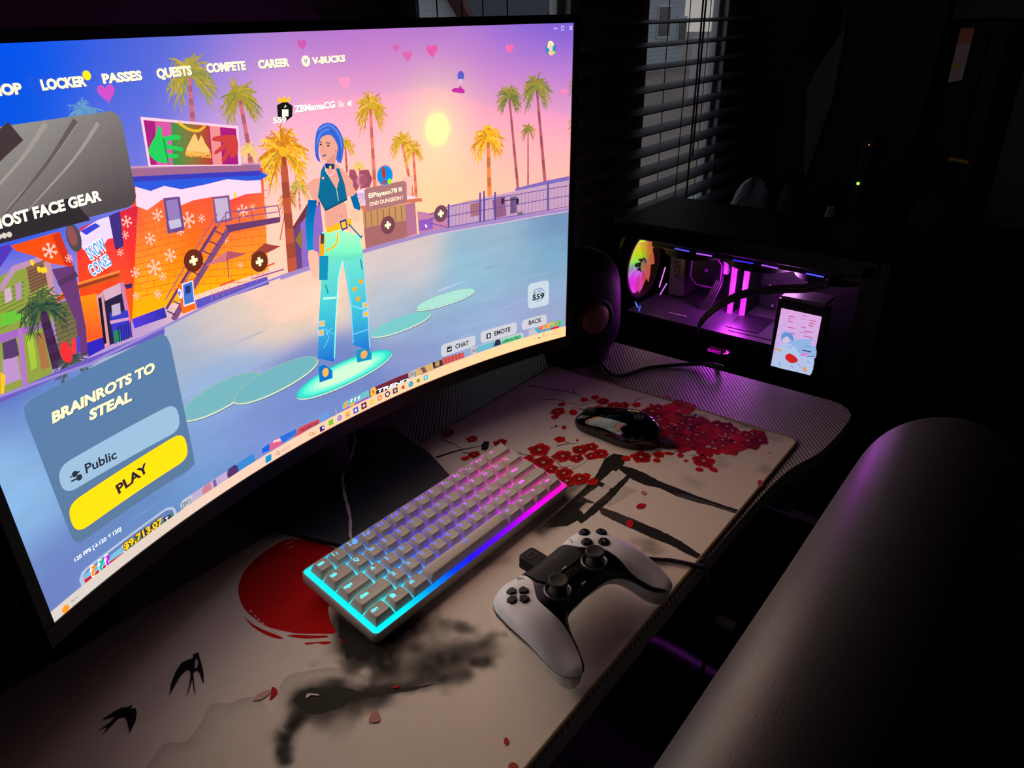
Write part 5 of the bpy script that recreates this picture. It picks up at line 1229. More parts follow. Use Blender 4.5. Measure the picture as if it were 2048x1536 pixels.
# braided cable from the back of the keyboard over the monitor base
KI = KM.inverted()
braid = pm('braided_cable', (176, 168, 176), .8, var=.5, scale=700, bump=.6, bscale=1400)
cp_ = [(0.066, .104, .020), (0.072, .118, .020)]
for p in ((700, 1035), (688, 985), (684, 955), (697, 925), (706, 895), (706, 868)): cp_.append(tuple(at(p, .014)))
cp_.append((cp_[-1][0] + .01, cp_[-1][1] + .06, .014)); cp_.append((.30, .34, .004))
mb = MB(); pts = catmull([KI @ Vector(p) for p in cp_], 10)
for s in (0, PI):
    q = []
    for i, p in enumerate(pts): q.append(p + Vector((math.cos(i * .55 + s) * .0010, .0, math.sin(i * .55 + s) * .0010)))
    mb.tube(q, .0013, 6)
mb.obj('braided_cable', braid, kb, smooth=60)
# ================================================================== game controller (millimetres in its own frame)
ctl = thing('game_controller', 'white and black wireless game controller lying in front of the keyboard', 'controller')
shellw = pm('controller_white_shell', (222, 224, 230), 0.42, var=.03, scale=300, bump=.08, bscale=4000)
gloss = pm('controller_gloss_black', (8, 8, 11), 0.2, var=.1, spec=.35)
matte = pm('controller_matte_black', (15, 16, 20), 0.55, var=.1, spec=.2, scale=300, bump=.1, bscale=4000)
rubber = pm('stick_rubber', (26, 27, 31), 0.7, bump=.15, scale=300)
ringm = pm('stick_ring', (90, 88, 94), .25, metal=.6)
OUT = [(-12, 46), (-30, 47), (-48, 49), (-62, 45), (-71, 36), (-76, 22), (-79, 5), (-81, -15), (-82, -32), (-80, -46), (-75, -55), (-67, -58), (-58, -54), (-50, -42), (-43, -27), (-34, -17), (-22, -13), (0, -12)]
OUT = OUT + [(-x, y) for x, y in reversed(OUT[:-1])]
OUTC = [(p.x, p.y) for p in catmull([Vector((x, y, 0)) for x, y in OUT], 5, True)]
def sd(p):
    b_ = 1e9
    for i in range(len(OUTC)):
        a, c = OUTC[i - 1], OUTC[i]; ax, ay = c[0] - a[0], c[1] - a[1]; L = ax * ax + ay * ay
        if L < 1e-9: continue
        t = max(0, min(1, ((p[0] - a[0]) * ax + (p[1] - a[1]) * ay) / L)); d = math.hypot(p[0] - a[0] - ax * t, p[1] - a[1] - ay * t); b_ = min(b_, d)
    return b_
def sst(a, b_, x):
    t = max(0, min(1, (x - a) / (b_ - a))); return t * t * (3 - 2 * t)
def grip(x, y): return sst(10, -38, y) * sst(24, 50, abs(x))
def zmid(x, y):                   # grips drop away from the face
    return 6 * grip(x, y) -16 * sst(8, -56, y) ** 1.2 * sst(26, 52, abs(x)) - 2 * sst(20, 48, y)
def ztop(x, y, off=0):
    d = min(sd((x, y)), 22) if True else 0
    R = 17.0; k = math.sqrt(max(0, 1 - (1 - min(1, d / R)) ** 2))
    return zmid(x, y) + (14 - 2 * sst(-10, -56, y) - 6 * grip(x, y)) * k + off
def zbot(x, y):
    d = sd((x, y)); R = 19.0; k = math.sqrt(max(0, 1 - (1 - min(1, d / R)) ** 2))
    dep = 15 + 6 * grip(x, y) + 7 * sst(-10, -45, y) * sst(30, 55, abs(x)) + 6 * sst(20, 46, y)
    return zmid(x, y) - dep * k
SCL = .001
def patch(name, poly, mat, zf, rev=False, step=3.2, off=0.0, skirt=0.0, parent=ctl):
    """surface patch over a 2-D region, following a height function"""
    dense = []
    for i in range(len(poly)):
        a, b_ = Vector(poly[i]), Vector(poly[(i + 1) % len(poly)]); n_ = max(1, int((b_ - a).length / step))
        for j in range(n_): dense.append(a.lerp(b_, j / n_))
    x0 = min(p.x for p in dense); x1 = max(p.x for p in dense); y0 = min(p.y for p in dense); y1 = max(p.y for p in dense)
    pl = [(p.x, p.y) for p in dense]; pts = list(dense); y = y0 + step / 2; odd = 0
    def near(p): 
        return min((Vector(p) - q).length_squared for q in dense) < (step * .45) ** 2
    while y < y1:
        x = x0 + (step / 2 if odd else 0); odd ^= 1
        while x < x1:
            if inside((x, y), pl) and not near((x, y)): pts.append(Vector((x, y)))
            x += step
        y += step * .87
    n_ = len(dense)
    r = delaunay_2d_cdt([Vector((p.x, p.y)) for p in pts], [(i, (i + 1) % n_) for i in range(n_)], [list(range(n_))], 1, 1e-5)
    vs = [(p.x * SCL, p.y * SCL, (zf(p.x, p.y) + off) * SCL) for p in r[0]]
    fs = [tuple(f) for f in r[2]]
    out_ = []
    for f in fs:
        a, b_, c = [r[0][i] for i in f[:3]]
        up = (b_.x - a.x) * (c.y - a.y) - (b_.y - a.y) * (c.x - a.x) > 0
        out_.append(f if up != rev else tuple(reversed(f)))
    mb = MB().add(vs, out_)
    if skirt:
        area = sum(dense[i].x * dense[(i + 1) % n_].y - dense[(i + 1) % n_].x * dense[i].y for i in range(n_))
        k = len(mb.v); ring = [(p.x * SCL, p.y * SCL, (zf(p.x, p.y) + off) * SCL) for p in dense]
        mb.add(ring + [(x, y_, z - skirt * SCL) for x, y_, z in ring], [((i, i + n_, (i + 1) % n_ + n_, (i + 1) % n_) if area > 0 else (i, (i + 1) % n_, (i + 1) % n_ + n_, i + n_)) for i in range(n_)])
    return mb.obj(name, mat, parent, smooth=50)
outline2 = [tuple(p) for p in OUTC]
patch('underside', outline2, shellw, zbot, rev=True, step=4)
patch('centre_body', outline2, gloss, ztop, step=3.2, off=-.9)
# the white face plates follow the outline on the outer side
LW = [(-29, 46.6), (-30, 40), (-33, 26), (-41, 16), (-47, 8), (-49, -1), (-49, -12), (-48.2, -24), (-51.5, -36), (-56.5, -47), (-62.5, -54.8)]
LWc = [(p.x, p.y) for p in catmull([Vector((x, y, 0)) for x, y in LW], 4)]
def arc(a, b_, shrink=.4):
    """outline points between two outline indices"""
    ia = min(range(len(OUTC)), key=lambda i: math.hypot(OUTC[i][0] - a[0], OUTC[i][1] - a[1])); ib = min(range(len(OUTC)), key=lambda i: math.hypot(OUTC[i][0] - b_[0], OUTC[i][1] - b_[1]))
    out_ = []; i = ia
    while i != ib:
        out_.append(OUTC[i]); i = (i + 1) % len(OUTC)
    return out_
outer = arc((-30, 47), (-64, -57.5))
left_poly = outer + list(reversed(LWc))
left_poly = [(x + .3, y) for x, y in left_poly]
patch('left_shell', left_poly, shellw, ztop, step=3.0, off=.25, skirt=1.6)
patch('right_shell', [(-x, y) for x, y in left_poly], shellw, ztop, step=3.0, off=.25, skirt=1.6)
# touch pad
patch('touch_pad', [(-27.5, 46), (27.5, 46), (28.5, 40), (29.5, 24), (26, 15.5), (20, 14), (-20, 14), (-26, 15.5), (-29.5, 24), (-28.5, 40)], matte, ztop, step=4, off=.5, skirt=1.5)
def pt(x, y, off=0): return Vector((x * SCL, y * SCL, (ztop(x, y) + off) * SCL))
# direction pad
for a in range(4):
    an = a * PI / 2; R2 = Matrix.Rotation(an, 2)
    q = [R2 @ Vector(v) for v in ((0, 2.2), (3.9, 5.4), (4.2, 9.6), (2.6, 11.2), (-2.6, 11.2), (-4.2, 9.6), (-3.9, 5.4))]
    mb = MB(); c = Vector((-55, 23))
    rs = [[(( c.x + v.x * s) * SCL, (c.y + v.y * s) * SCL, (ztop(c.x + v.x, c.y + v.y) + z) * SCL) for v in q] for s, z in ((1.0, -.5), (1.0, 1.5), (.9, 2.1))]
    ce = sum(q, Vector((0, 0))) / len(q)
    rs[2] = [((c.x + ce.x + (v.x - ce.x) * .82) * SCL, (c.y + ce.y + (v.y - ce.y) * .82) * SCL, (ztop(c.x + v.x, c.y + v.y) + 2.2) * SCL) for v in q]
    mb.rings(rs).obj('direction_key', pm('key_black', (9, 9, 12), .45, spec=.2), ctl, smooth=30)
# four face buttons with raised grey symbols
symm = pm('button_symbol', (112, 112, 122), .4)
for k, (dx, dy) in enumerate(((0, 11.5), (11.5, 0), (0, -11.5), (-11.5, 0))):
    x, y = 55 + dx, 23 + dy; z = ztop(x, y)
    MB().lathe([(6.0 * SCL, -.6 * SCL), (6.0 * SCL, .3 * SCL), (5.7 * SCL, .5 * SCL)], 28, (x * SCL, y * SCL, z * SCL)).obj('button_well', pm('button_well', (60, 60, 66), .4), ctl, smooth=30)
    bt_ = MB().lathe([(5.3 * SCL, -.5 * SCL), (5.3 * SCL, 1.4 * SCL), (4.8 * SCL, 2.0 * SCL), (3.2 * SCL, 2.2 * SCL), (.01 * SCL, 2.25 * SCL)], 28, (x * SCL, y * SCL, z * SCL)).obj('face_button', gloss, ctl, smooth=40)
    def seg(pp, closed=True):
        q = [Vector(((x + a) * SCL, (y + b_) * SCL, (z + 2.3) * SCL)) for a, b_ in pp]
        return q
    mb = MB()
    if k == 0: mb.tube(seg(((0, 2.6), (-2.5, -1.7), (2.5, -1.7))), .28 * SCL, 6, closed=True)
    elif k == 1: mb.tube(seg([(2.4 * math.cos(t), 2.4 * math.sin(t)) for t in [2 * PI * i / 20 for i in range(20)]]), .28 * SCL, 6, closed=True)
    elif k == 2:
        mb.tube(seg(((-2.1, -2.1), (2.1, 2.1))), .28 * SCL, 6); mb.tube(seg(((-2.1, 2.1), (2.1, -2.1))), .28 * SCL, 6)
    else: mb.tube(seg(((-2, -2), (2, -2), (2, 2), (-2, 2))), .28 * SCL, 6, closed=True)
    mb.obj('symbol', symm, bt_)
# sticks
for sx_ in (-1, 1):
    x, y = sx_ * 26.5, 1.5; z = ztop(x, y); o_ = (x * SCL, y * SCL, z * SCL)
    MB().lathe([(12.4 * SCL, -1 * SCL), (12.6 * SCL, .9 * SCL), (11.6 * SCL, 1.6 * SCL), (10.4 * SCL, .6 * SCL), (9.8 * SCL, -1.5 * SCL)], 40, o_).obj('stick_ring', ringm, ctl, smooth=50)
    st = MB().lathe([(8.6 * SCL, -1.5 * SCL), (8.0 * SCL, 1.2 * SCL), (4.6 * SCL, 4.5 * SCL), (4.4 * SCL, 8.2 * SCL), (8.6 * SCL, 9.6 * SCL), (9.3 * SCL, 11.0 * SCL), (9.0 * SCL, 12.4 * SCL), (7.9 * SCL, 13.0 * SCL), (6.6 * SCL, 12.5 * SCL), (4 * SCL, 11.9 * SCL), (.02 * SCL, 11.7 * SCL)], 40, o_).obj('thumb_stick', rubber, ctl, smooth=60)
# small controls
for sx_ in (-1, 1):
    c = pt(sx_ * 36, 37, .3); MB().tube([c + Vector((sx_ * -1.2, -2.6, 0)) * SCL, c + Vector((sx_ * 1.2, 2.6, .1)) * SCL], 1.5 * SCL, 12).obj('side_button', shellw, ctl, smooth=50)
c = pt(0, -7, 0); MB().tube([c + Vector((-2.6, 0, .2)) * SCL, c + Vector((2.6, 0, .2)) * SCL], 1.3 * SCL, 12).obj('mute_button', pm('mute_grey', (120, 122, 128), .4), ctl, smooth=50)
mb = MB()
for i in range(6):
    for j in range(3): mb.cyl(pt(-6.5 + i * 2.6, 5 + j * 2.6, -.6), pt(-6.5 + i * 2.6, 5 + j * 2.6, .0), .7 * SCL, n=8)
mb.obj('speaker_holes', pm('hole_black', (4, 4, 5), .8), ctl)
MB().box(pt(0, 15.6, .75), (5 * SCL, 1.0 * SCL, .4 * SCL)).obj('pad_mark', pm('pad_mark', (206, 206, 212), .5), ctl)
# triggers and shoulder buttons along the far edge
for sx_ in (-1, 1):
    MB().rings([[(sx_ * (50 + 12 * a) * SCL, (46 + b_) * SCL, (-3 + c) * SCL) for a, b_, c in q] for q in
                ([(-1, -6, 3), (-1, 1.5, 2), (-1, 1.5, -2), (-1, -6, -4)], [(0, -6, 4), (0, 3, 2.5), (0, 3, -2), (0, -6, -5)], [(.8, -10, 3), (.8, -3, 2), (.8, -3, -2), (.8, -10, -4)])]).obj('shoulder_button', matte, ctl, smooth=30)
    MB().rings([[(sx_ * (50 + 12 * a) * SCL, (44 + b_) * SCL, (-10 + c) * SCL) for a, b_, c in q] for q in
                ([(-1, -8, 3), (-1, 4, 2), (-1, 8, -8), (-1, -8, -8)], [(0, -8, 4), (0, 6, 2.5), (0, 10, -9), (0, -8, -8)], [(.8, -14, 3), (.8, 0, 2), (.8, 3, -8), (.8, -10, -8)])]).obj('trigger', matte, ctl, smooth=30)
# cable lock housing plugged in at the top edge
hs = MB().prism(rrect(-10, 42, 10, 64, 4), -5, 7, f=lambda x, y, z: (x * SCL, y * SCL, (z - 1) * SCL)).obj('plug_housing', matte, ctl, bevel=.0012)
mb = MB()
for q in ((-5, 52, 5, 52.8), (-5, 58, 5, 58.8), (-5, 52, -4.2, 58.8), (4.2, 52, 5, 58.8)):
    mb.box(((q[0] + q[2]) / 2 * SCL, (q[1] + q[3]) / 2 * SCL, 6.2 * SCL), (abs(q[2] - q[0]) * SCL, abs(q[3] - q[1]) * SCL, .5 * SCL))
mb.obj('lock_slider', gloss, hs)
# pose: lying face up on the mat, turned a little towards the right
ctl.matrix_world = Matrix.Translation((0.1287, -0.1301, 0.0428)) @ Matrix.Rotation(Vector((0.02805, 0.01945, -0.07813)).length, 4, Vector((0.02805, 0.01945, -0.07813)))
# ================================================================== mouse
mouse = thing('computer_mouse', 'glossy black computer mouse with a ring emblem lying among the printed blossoms', 'mouse', (0.448, 0.018, MZ), math.radians(2))
glossk = pm('piano_black', (6, 6, 8), 0.07, var=.05, spec=.5, coat=.5)
satin = pm('mouse_side_black', (15, 14, 17), 0.4, bump=.1, scale=500)
def msec(y):                     # half width, crest height at position y (mm, front is +)
    t = y / 53
    w = 31 * math.sqrt(max(0, 1 - abs(t) ** 3.2)) * (1 - .10 * math.exp(-((t - .25) / .35) ** 2)) * (1 - .12 * max(0, t))
    h = (36 - 15 * sst(-.35, 1, t)) * max(0, 1 - abs(t) ** 5) ** .5 if t > -.35 else 36 * max(0, 1 - ((-t - .35) / .65) ** 2.6) ** .5
    return w, max(h, 2)
mb = MB(); mb2 = MB(); rs = []; rs2 = []
for i in range(29):
    y = -52.6 + 105.2 * i / 28; w, h = msec(y); w = max(w, .8)
    z0 = min(13, h * .45)
    ring = []
    for k in range(25):
        a = PI * k / 24; ring.append((w * math.cos(a) * SCL, y * SCL, (z0 + (h - z0) * abs(math.sin(a)) ** .8) * SCL))
    rs.append(ring)
    rs2.append([(q * w * f * SCL, y * SCL * g, z * SCL) for q, f, z, g in ((1, 1.0, z0, 1), (1, .97, z0 * .75, 1), (1, .88, 2, .985), (1, .86, .3, .98), (-1, .86, .3, .98), (-1, .88, 2, .985), (-1, .97, z0 * .75, 1), (-1, 1.0, z0, 1))])
mb.rings(rs, closed=False, cap=False).obj('top_shell', glossk, mouse, smooth=60)
mb2.rings(rs2).obj('side_skirt', satin, mouse, smooth=40)
MB().lathe([(0.01, -3.2), (9, -3.2), (10, -2), (10, 2), (9, 3.2), (.01, 3.2)], 24, R=Matrix.Rotation(PI / 2, 3, 'Y')).obj('scroll_wheel', pm('wheel_rubber', (28, 28, 30), .6), mouse, smooth=40)
wh = bpy.data.objects['scroll_wheel']; wh.data.transform(Matrix.Scale(.001, 4)); wh.location = (0, .034, .0165)
mb = MB(); hy = msec(-28)[1]
mb.tube([(5.2 * math.cos(t) * SCL, (-27 + 5.2 * math.sin(t)) * SCL, (msec(-27 + 5.2 * math.sin(t))[1] + .1) * SCL) for t in [2 * PI * i / 28 for i in range(28)]], .36 * SCL, 6, closed=True)
for x0 in (-1.6, 1.2): mb.tube([(x0 * SCL, -30 * SCL, (msec(-30)[1] + .1) * SCL), ((x0 + .8) * SCL, -24 * SCL, (msec(-24)[1] + .1) * SCL)], .4 * SCL, 6)
mb.obj('ring_emblem', pm('emblem_silver', (96, 96, 100), .4, metal=.6), mouse)
MB().box((0, .040, .0200), (.0008, .02, .001)).obj('button_seam', satin, mouse)
mouse.scale = (1.13, 1.18, .98)
d0 = at((1310, 890), .006); d1 = at((1347, 890), .006)
dg = thing('wireless_dongle', 'short black dongle lying beside the rear of the mouse', 'dongle', (d0.x, d0.y, MZ), math.atan2(d1.y - d0.y, d1.x - d0.x))
L = (d1 - d0).length
MB().prism(rrect(L * .45, -.006, L, .006, .004), 0, .009).obj('cap', pm('dongle_black', (18, 19, 21), .5), dg, bevel=.001)
MB().prism([(0, -.0042), (L * .47, -.0042), (L * .47, .0042), (0, .0042)], .001, .006).obj('plug', pm('dongle_plug', (24, 24, 26), .45), dg, bevel=.0006)

# ================================================================== speakers
spk_m = pm('speaker_black', (10, 10, 14), 0.55, bump=.1, scale=200, spec=.2)
cone_m = pm('copper_cone', (128, 92, 78), 0.42, metal=.3)
def speaker(loc, rz, label, led):
    t = thing('desktop_speaker', label, 'speaker', loc, rz, 'pair of desktop speakers')
    mb = MB(); rs = []
    H = .182
    for i in range(25):
        v = i / 24; z = H * v; q = abs(2 * v - 1)
        f = max(.03, (1 - q ** 3.4)) ** (1 / 2.4)
        if v < .5: f = max(f, .74)
        ring = []
        for k in range(40):
            a = 2 * PI * k / 40; ca, sa = math.cos(a), math.sin(a)
            ring.append((.072 * f * math.copysign(abs(ca) ** .8, ca), (.062 * f * math.copysign(abs(sa) ** .8, sa)) * (1 if sa > 0 else .92) + .012 * (v - .5), z))
        rs.append(ring)
    mb.rings(rs).obj('cabinet', spk_m, t, smooth=60)
    R_ = Matrix.Rotation(PI / 2, 3, 'X')
    cz = .083
    MB().lathe([(.034, 0), (.034, .0035), (.030, .005), (.028, .002)], 40, (0, -.0535, cz), R_).obj('surround', pm('surround_rubber', (10, 10, 12), .45), t, smooth=40)
    MB().lathe([(.0275, -.002), (.0265, .003), (.022, .0066), (.013, .009), (.005, .0100), (.0002, .0102)], 40, (0, -.0535, cz), R_).obj('driver_cone', cone_m, t, smooth=60)
    if led:
        MB().lathe([(.0011, 0), (.0011, .0012), (.0001, .0015)], 12, (-.017, -.0458, .018), R_).obj('power_led', emat('blue_led', (120, 210, 255), 3.0), t)
        MB().lathe([(.0065, 0), (.0065, .004), (.0055, .0055), (.0002, .0055)], 24, (.004, -.050, .024), R_).obj('volume_knob', spk_m, t, smooth=40)
    return t
speaker((.632, .208, 0), math.radians(-24), 'black egg-shaped speaker with a copper cone right of the monitor', True)
speaker((-.172, .258, 0), math.radians(2), 'black egg-shaped speaker half hidden behind the left end of the monitor', False)
rub = pm('black_cable_rubber', (15, 15, 17), 0.45)
def cable(name, pts, r, label, mat=rub, k=8):
    pts = catmull([Vector(p) for p in pts], k); o = pts[0].copy()
    return tag(MB().tube([p - o for p in pts], r, 10).obj(name, mat, smooth=60, loc=o), label, 'cable')
cable('speaker_cable', [(.640, .170, .0035)] + [tuple(at(p, .0035)) for p in ((1230, 752), (1290, 737), (1340, 731))] + [tuple(at((1395, 728), .006)), tuple(at((1425, 729), .010)), tuple(at((1445, 735), .008)), (.728, .004, -.010), (.737, .01, -.08), (.74, .06, -.30)], .0030, 'thin black cable running from the right speaker to the desk edge')
cable('controller_cable', [(.205, -.07, .008)] + [tuple(at(p, .0065)) for p in ((1300, 1118), (1340, 1121), (1385, 1130))] + [tuple(at((1412, 1140), .004)), (.262, -.2025, -.014), (.266, -.206, -.06), (.268, -.207, -.12), (.280, -.19, -.19)], .0024, 'thin black cable running from the controller over the front desk edge')

# ================================================================== desktop computer
GX, BX, PY0, PY1, PZ0, PZ1 = 0.84, 1.065, -0.19, 0.268, -0.285, 0.176
pc = thing('desktop_computer', 'black glass sided desktop computer with rainbow fan and purple lit parts beyond the desk', 'computer', ((GX + BX) / 2, (PY0 + PY1) / 2, PZ0))
PO = pc.location
pcm = pm('case_black', (7, 7, 9), 0.5, bump=.08, spec=.2); pcd = pm('case_inside', (26, 24, 30), 0.5, metal=.3)
def P3(mb, lo, hi): return mb.box([(a + b_) / 2 - o_ for a, b_, o_ in zip(lo, hi, PO)], [b_ - a for a, b_ in zip(lo, hi)])
P3(MB(), (GX, PY0, PZ1 - .03), (BX, PY1, PZ1)).obj('top_panel', pcm, pc, bevel=.004)
P3(MB(), (GX, PY0, PZ0 + .01), (BX, PY1, PZ0 + .03)).obj('bottom_panel', pcm, pc, bevel=.003)
P3(MB(), (GX, PY0 - .012, PZ0 + .01), (BX, PY0 + .012, PZ1)).obj('front_panel', pcm, pc, bevel=.004)
mb = MB(); P3(mb, (GX + .004, PY1 - .004, PZ0 + .03), (BX, PY1, -.05)); P3(mb, (GX + .004, PY1 - .004, .13), (BX, PY1, PZ1 - .03)); P3(mb, (GX + .004, PY1 - .004, -.05), (GX + .012, PY1, .13)); P3(mb, (.965, PY1 - .004, -.05), (BX, PY1, .13))
mb.obj('rear_panel', pcm, pc)
P3(MB(), (BX - .004, PY0, PZ0 + .02), (BX, PY1, PZ1)).obj('side_panel', pcm, pc)
P3(MB(), (GX, PY1 - .016, PZ0 + .02), (GX + .012, PY1, PZ1 - .01)).obj('frame_post', pcm, pc); P3(MB(), (GX, PY0 + .01, PZ0 + .02), (GX + .012, PY0 + .028, PZ1 - .01)).obj('frame_post', pcm, pc)
for y_ in (PY0 + .04, PY1 - .05):
    P3(MB(), (GX + .02, y_, PZ0), (BX - .02, y_ + .02, PZ0 + .012)).obj('foot', pcm, pc)
gls = glass('tinted_side_glass', (.90, .89, .92), 1.2, .03)
P3(MB(), (GX - .004, PY0 + .012, PZ0 + .03), (GX - .001, PY1 - .004, PZ1 - .028)).obj('glass_panel', gls, pc)
# inside: board, shroud, rear fan
P3(MB(), (1.042, -.03, -.16), (1.046, .255, .135)).obj('main_board', pm('board_black', (20, 20, 24), .6, bump=.4, scale=120), pc)
sh_ = P3(MB(), (.985, .188, .0), (1.042, .222, .122)).obj('board_heatsink', pm('heatsink_grey', (96, 92, 90), .4, metal=.4, bump=.2, scale=80), pc, bevel=.003)
vs, fs, w_, c_ = glyphs('AORUS', .02)
mb = MB(); k = .062 / w_
mb.add([(.9846 - PO.x, .198 + vy * k * 1.0 - PO.y + .0, .035 + vx * k - PO.z) for vx, vy in vs], fs); mb.obj('heatsink_letters', pm('letter_black', (14, 12, 14), .5), sh_)
P3(MB(), (.99, .150, .04), (1.042, .178, .118)).obj('board_cover', pm('cover_bronze', (90, 84, 80), .4, metal=.3, bump=.1), pc, bevel=.003)
FANH = [(-.062, (255, 60, 230)), (-.03, (250, 50, 250)), (-.012, (215, 110, 240)), (.004, (120, 235, 120)), (.018, (190, 240, 20)), (.035, (230, 220, 10)), (.062, (210, 200, 20))]
def fcol(z, x):
    for (a, ca), (b_, cb) in zip(FANH, FANH[1:]):
        if z <= b_:
            q = max(0, (z - a) / (b_ - a)); c = [m_ * (1 - q) + n_ * q for m_, n_ in zip(ca, cb)]; break
    else: c = FANH[-1][1]
    q = max(0, min(1, (x + .01) / .055)); c = [m_ * (1 - q) + n_ * q for m_, n_ in zip(c, (200, 90, 40))]
    return lin(c)
FC = at((1277, 528), .236, 1) - PO
fan = MB(); R_ = Matrix.Rotation(PI / 2, 3, 'X')
fr_ = MB()
for a in range(4): pass
prof = [(.0625, -.012), (.0625, .012), (.0575, .012), (.0575, -.012)]
fr_.lathe(prof + [prof[0]], 48, FC, R_, cap=False).obj('rear_fan', pcm, pc, smooth=30)
rf = bpy.data.objects['rear_fan']
mb = MB()
for k in range(9):
    a0 = 2 * PI * k / 9; rs = []
    for i in range(7):
        r = .012 + .0435 * i / 6; w_ = .30 + .16 * i / 6; tw = .55 - .25 * i / 6
        rs.append([(FC.x + r * math.cos(a0 + w_ * s + .25 * i / 6), FC.y + .009 * s * tw * 2 + th, FC.z + r * math.sin(a0 + w_ * s + .25 * i / 6)) for s, th in ((-1, .0006), (-.3, .0012), (.4, .001), (1, .0003), (1, -.0003), (.4, -.0002), (-.3, 0), (-1, -.0003))])
    mb.rings(rs)
mb.c = [fcol(v[2] - FC.z, v[0] - FC.x) for v in mb.v]
mb.obj('fan_blades', col_mat('fan_glow', emit=True, strength=1.05), rf, smooth=50)
# added glowing disc behind the blades, standing in for their blurred light
mb = MB(); vs = []; cs = []; fs = []
for i in range(1, 9):
    for j in range(48):
        r = .0575 * i / 8; t = 2 * PI * j / 48; vs.append((FC.x + r * math.cos(t), FC.y + .003, FC.z + r * math.sin(t))); cs.append(tuple(v * .85 for v in fcol(r * math.sin(t), r * math.cos(t))))
for i in range(7):
    for j in range(48): fs.append((i * 48 + j, (i + 1) * 48 + j, (i + 1) * 48 + (j + 1) % 48, i * 48 + (j + 1) % 48))
mb.add(vs, fs, 0, cs).obj('blur_glow_disc', col_mat('fan_glow'), rf)
MB().lathe([(.0135, .004), (.0135, .009), (.012, .011), (.0002, .011)], 32, FC, R_).obj('fan_hub', pm('hub_metal', (90, 84, 92), .3, metal=.8), rf, smooth=40)
lit = {}
def strip(p0, p1, col, name='light_strip', r=.0012, parent=pc, s=1.4):
    key = col
    if key not in lit: lit[key] = emat('strip_glow_%d_%d_%d' % col, col, s)
    return MB().tube([Vector(p0) - PO, Vector(p1) - PO], r, 8).obj(name, lit[key], parent)
strip((.866, .236, .131), (.888, .226, .133), (210, 240, 60), r=.0016); strip((.889, .224, .131), (.935, .224, .131), (190, 110, 240))
strip((.862, .226, .020), (.873, .226, .006), (70, 130, 255)); strip((.858, .215, .006), (.875, .222, .009), (80, 90, 255)); strip((.972, .224, .060), (.952, .224, .024), (236, 120, 250)); strip((.965, .215, .030), (.94, .215, .014), (200, 110, 250))
# top radiator with three fans, each with two lit edges
P3(MB(), (.89, -.155, .122), (1.01, .215, .146)).obj('radiator', pcd, pc, bevel=.002)
for k, (ya, yb, c) in enumerate((((1350, 497), (1378, 503), (96, 84, 255)), ((1393, 507), (1423, 512), (190, 90, 255)), ((1466, 520), (1506, 527), (60, 40, 230)), ((1523, 530), (1556, 537), (180, 80, 250)), ((1612, 547), (1647, 554), (90, 90, 255)))):
    qa, qb = at(ya, .884, 0), at(yb, .884, 0); strip(qa, qb, c)
for k in range(3):
    c = Vector((.948, .15 - k * .122, .116)) - PO
    f_ = MB().lathe([(.060, -.006), (.060, .010), (.056, .010), (.056, -.006), (.060, -.006)], 40, c, cap=False).obj('radiator_fan', pcm, pc, smooth=30)
    MB().lathe([(.018, -.002), (.018, .008), (.001, .008)], 24, c).obj('fan_hub', pcm, f_, smooth=30)
    mb = MB()
    for q in range(7):
        a = 2 * PI * q / 7
        mb.rings([[c + Vector((r * math.cos(a + d_ * s), r * math.sin(a + d_ * s), .004 * s + h_)) for s, h_ in ((-1, 0), (1, 0), (1, .001), (-1, .001))] for r, d_ in ((.018, .3), (.054, .42))])
    mb.obj('fan_blades', pcd, f_)
# pump head: octagonal lit ring
pcn = Vector((.972, .139, .068)) - PO
def octo(r, c_): return [(r, -c_), (r, c_), (c_, r), (-c_, r), (-r, c_), (-r, -c_), (-c_, -r), (c_, -r)]
pump = MB().rings([[(pcn.x + d_, pcn.y + a, pcn.z + b_) for a, b_ in octo(r, r * .55)] for d_, r in ((.06, .031), (.002, .032), (.0, .0295))]).obj('pump_head', pcm, pc, smooth=20)
mb = MB(); ou, inn = octo(.0310, .0310 * .55), octo(.0252, .0252 * .55)
vs = [(pcn.x - .0012, pcn.y + a, pcn.z + b_) for a, b_ in ou] + [(pcn.x + .003, pcn.y + a, pcn.z + b_) for a, b_ in inn]
mb.add(vs, [(i, (i + 1) % 8, 8 + (i + 1) % 8, 8 + i) for i in range(8)])
def pcol(v):
    k = max(.08, min(1, .55 + (v[2] - pcn.z) / .05 - (v[1] - pcn.y) / .045)); return tuple(x * k for x in lin((226, 0, 255)))
mb.c = [pcol(v) for v in mb.v]; mb.obj('lit_ring', col_mat('pump_glow', emit=True, strength=2.2), pump)
mb = MB(); mb.box((pcn.x - .0008, pcn.y - .0005, pcn.z + .001), (.0006, .006, .006)); mb.obj('pump_mark', emat('pump_mark_glow', (120, 0, 150), .7), pump, bevel=.001)
for k, (dy, dz) in enumerate(((-.02, .01), (-.012, .02))):
    MB().tube(catmull([Vector((1.0, .125 + dy, .05 + dz)) - PO, Vector((.98, .10 + dy, .075 + dz)) - PO, Vector((.97, .09 + dy, .12)) - PO], 6), .006, 12).obj('coolant_tube', pm('tube_black', (22, 20, 26), .6), pc, smooth=60)
# memory sticks
for y_ in (.0825, .0585):
    st = P3(MB(), (.972, y_ - .004, -.028), (1.042, y_ + .004, .104)).obj('memory_stick', pcm, pc)
    P3(MB(), (.965, y_ - .0046, -.028), (.972, y_ + .0046, .104)).obj('light_bar', emat('memory_glow', (236, 50, 250), 1.5), st, bevel=.0012)
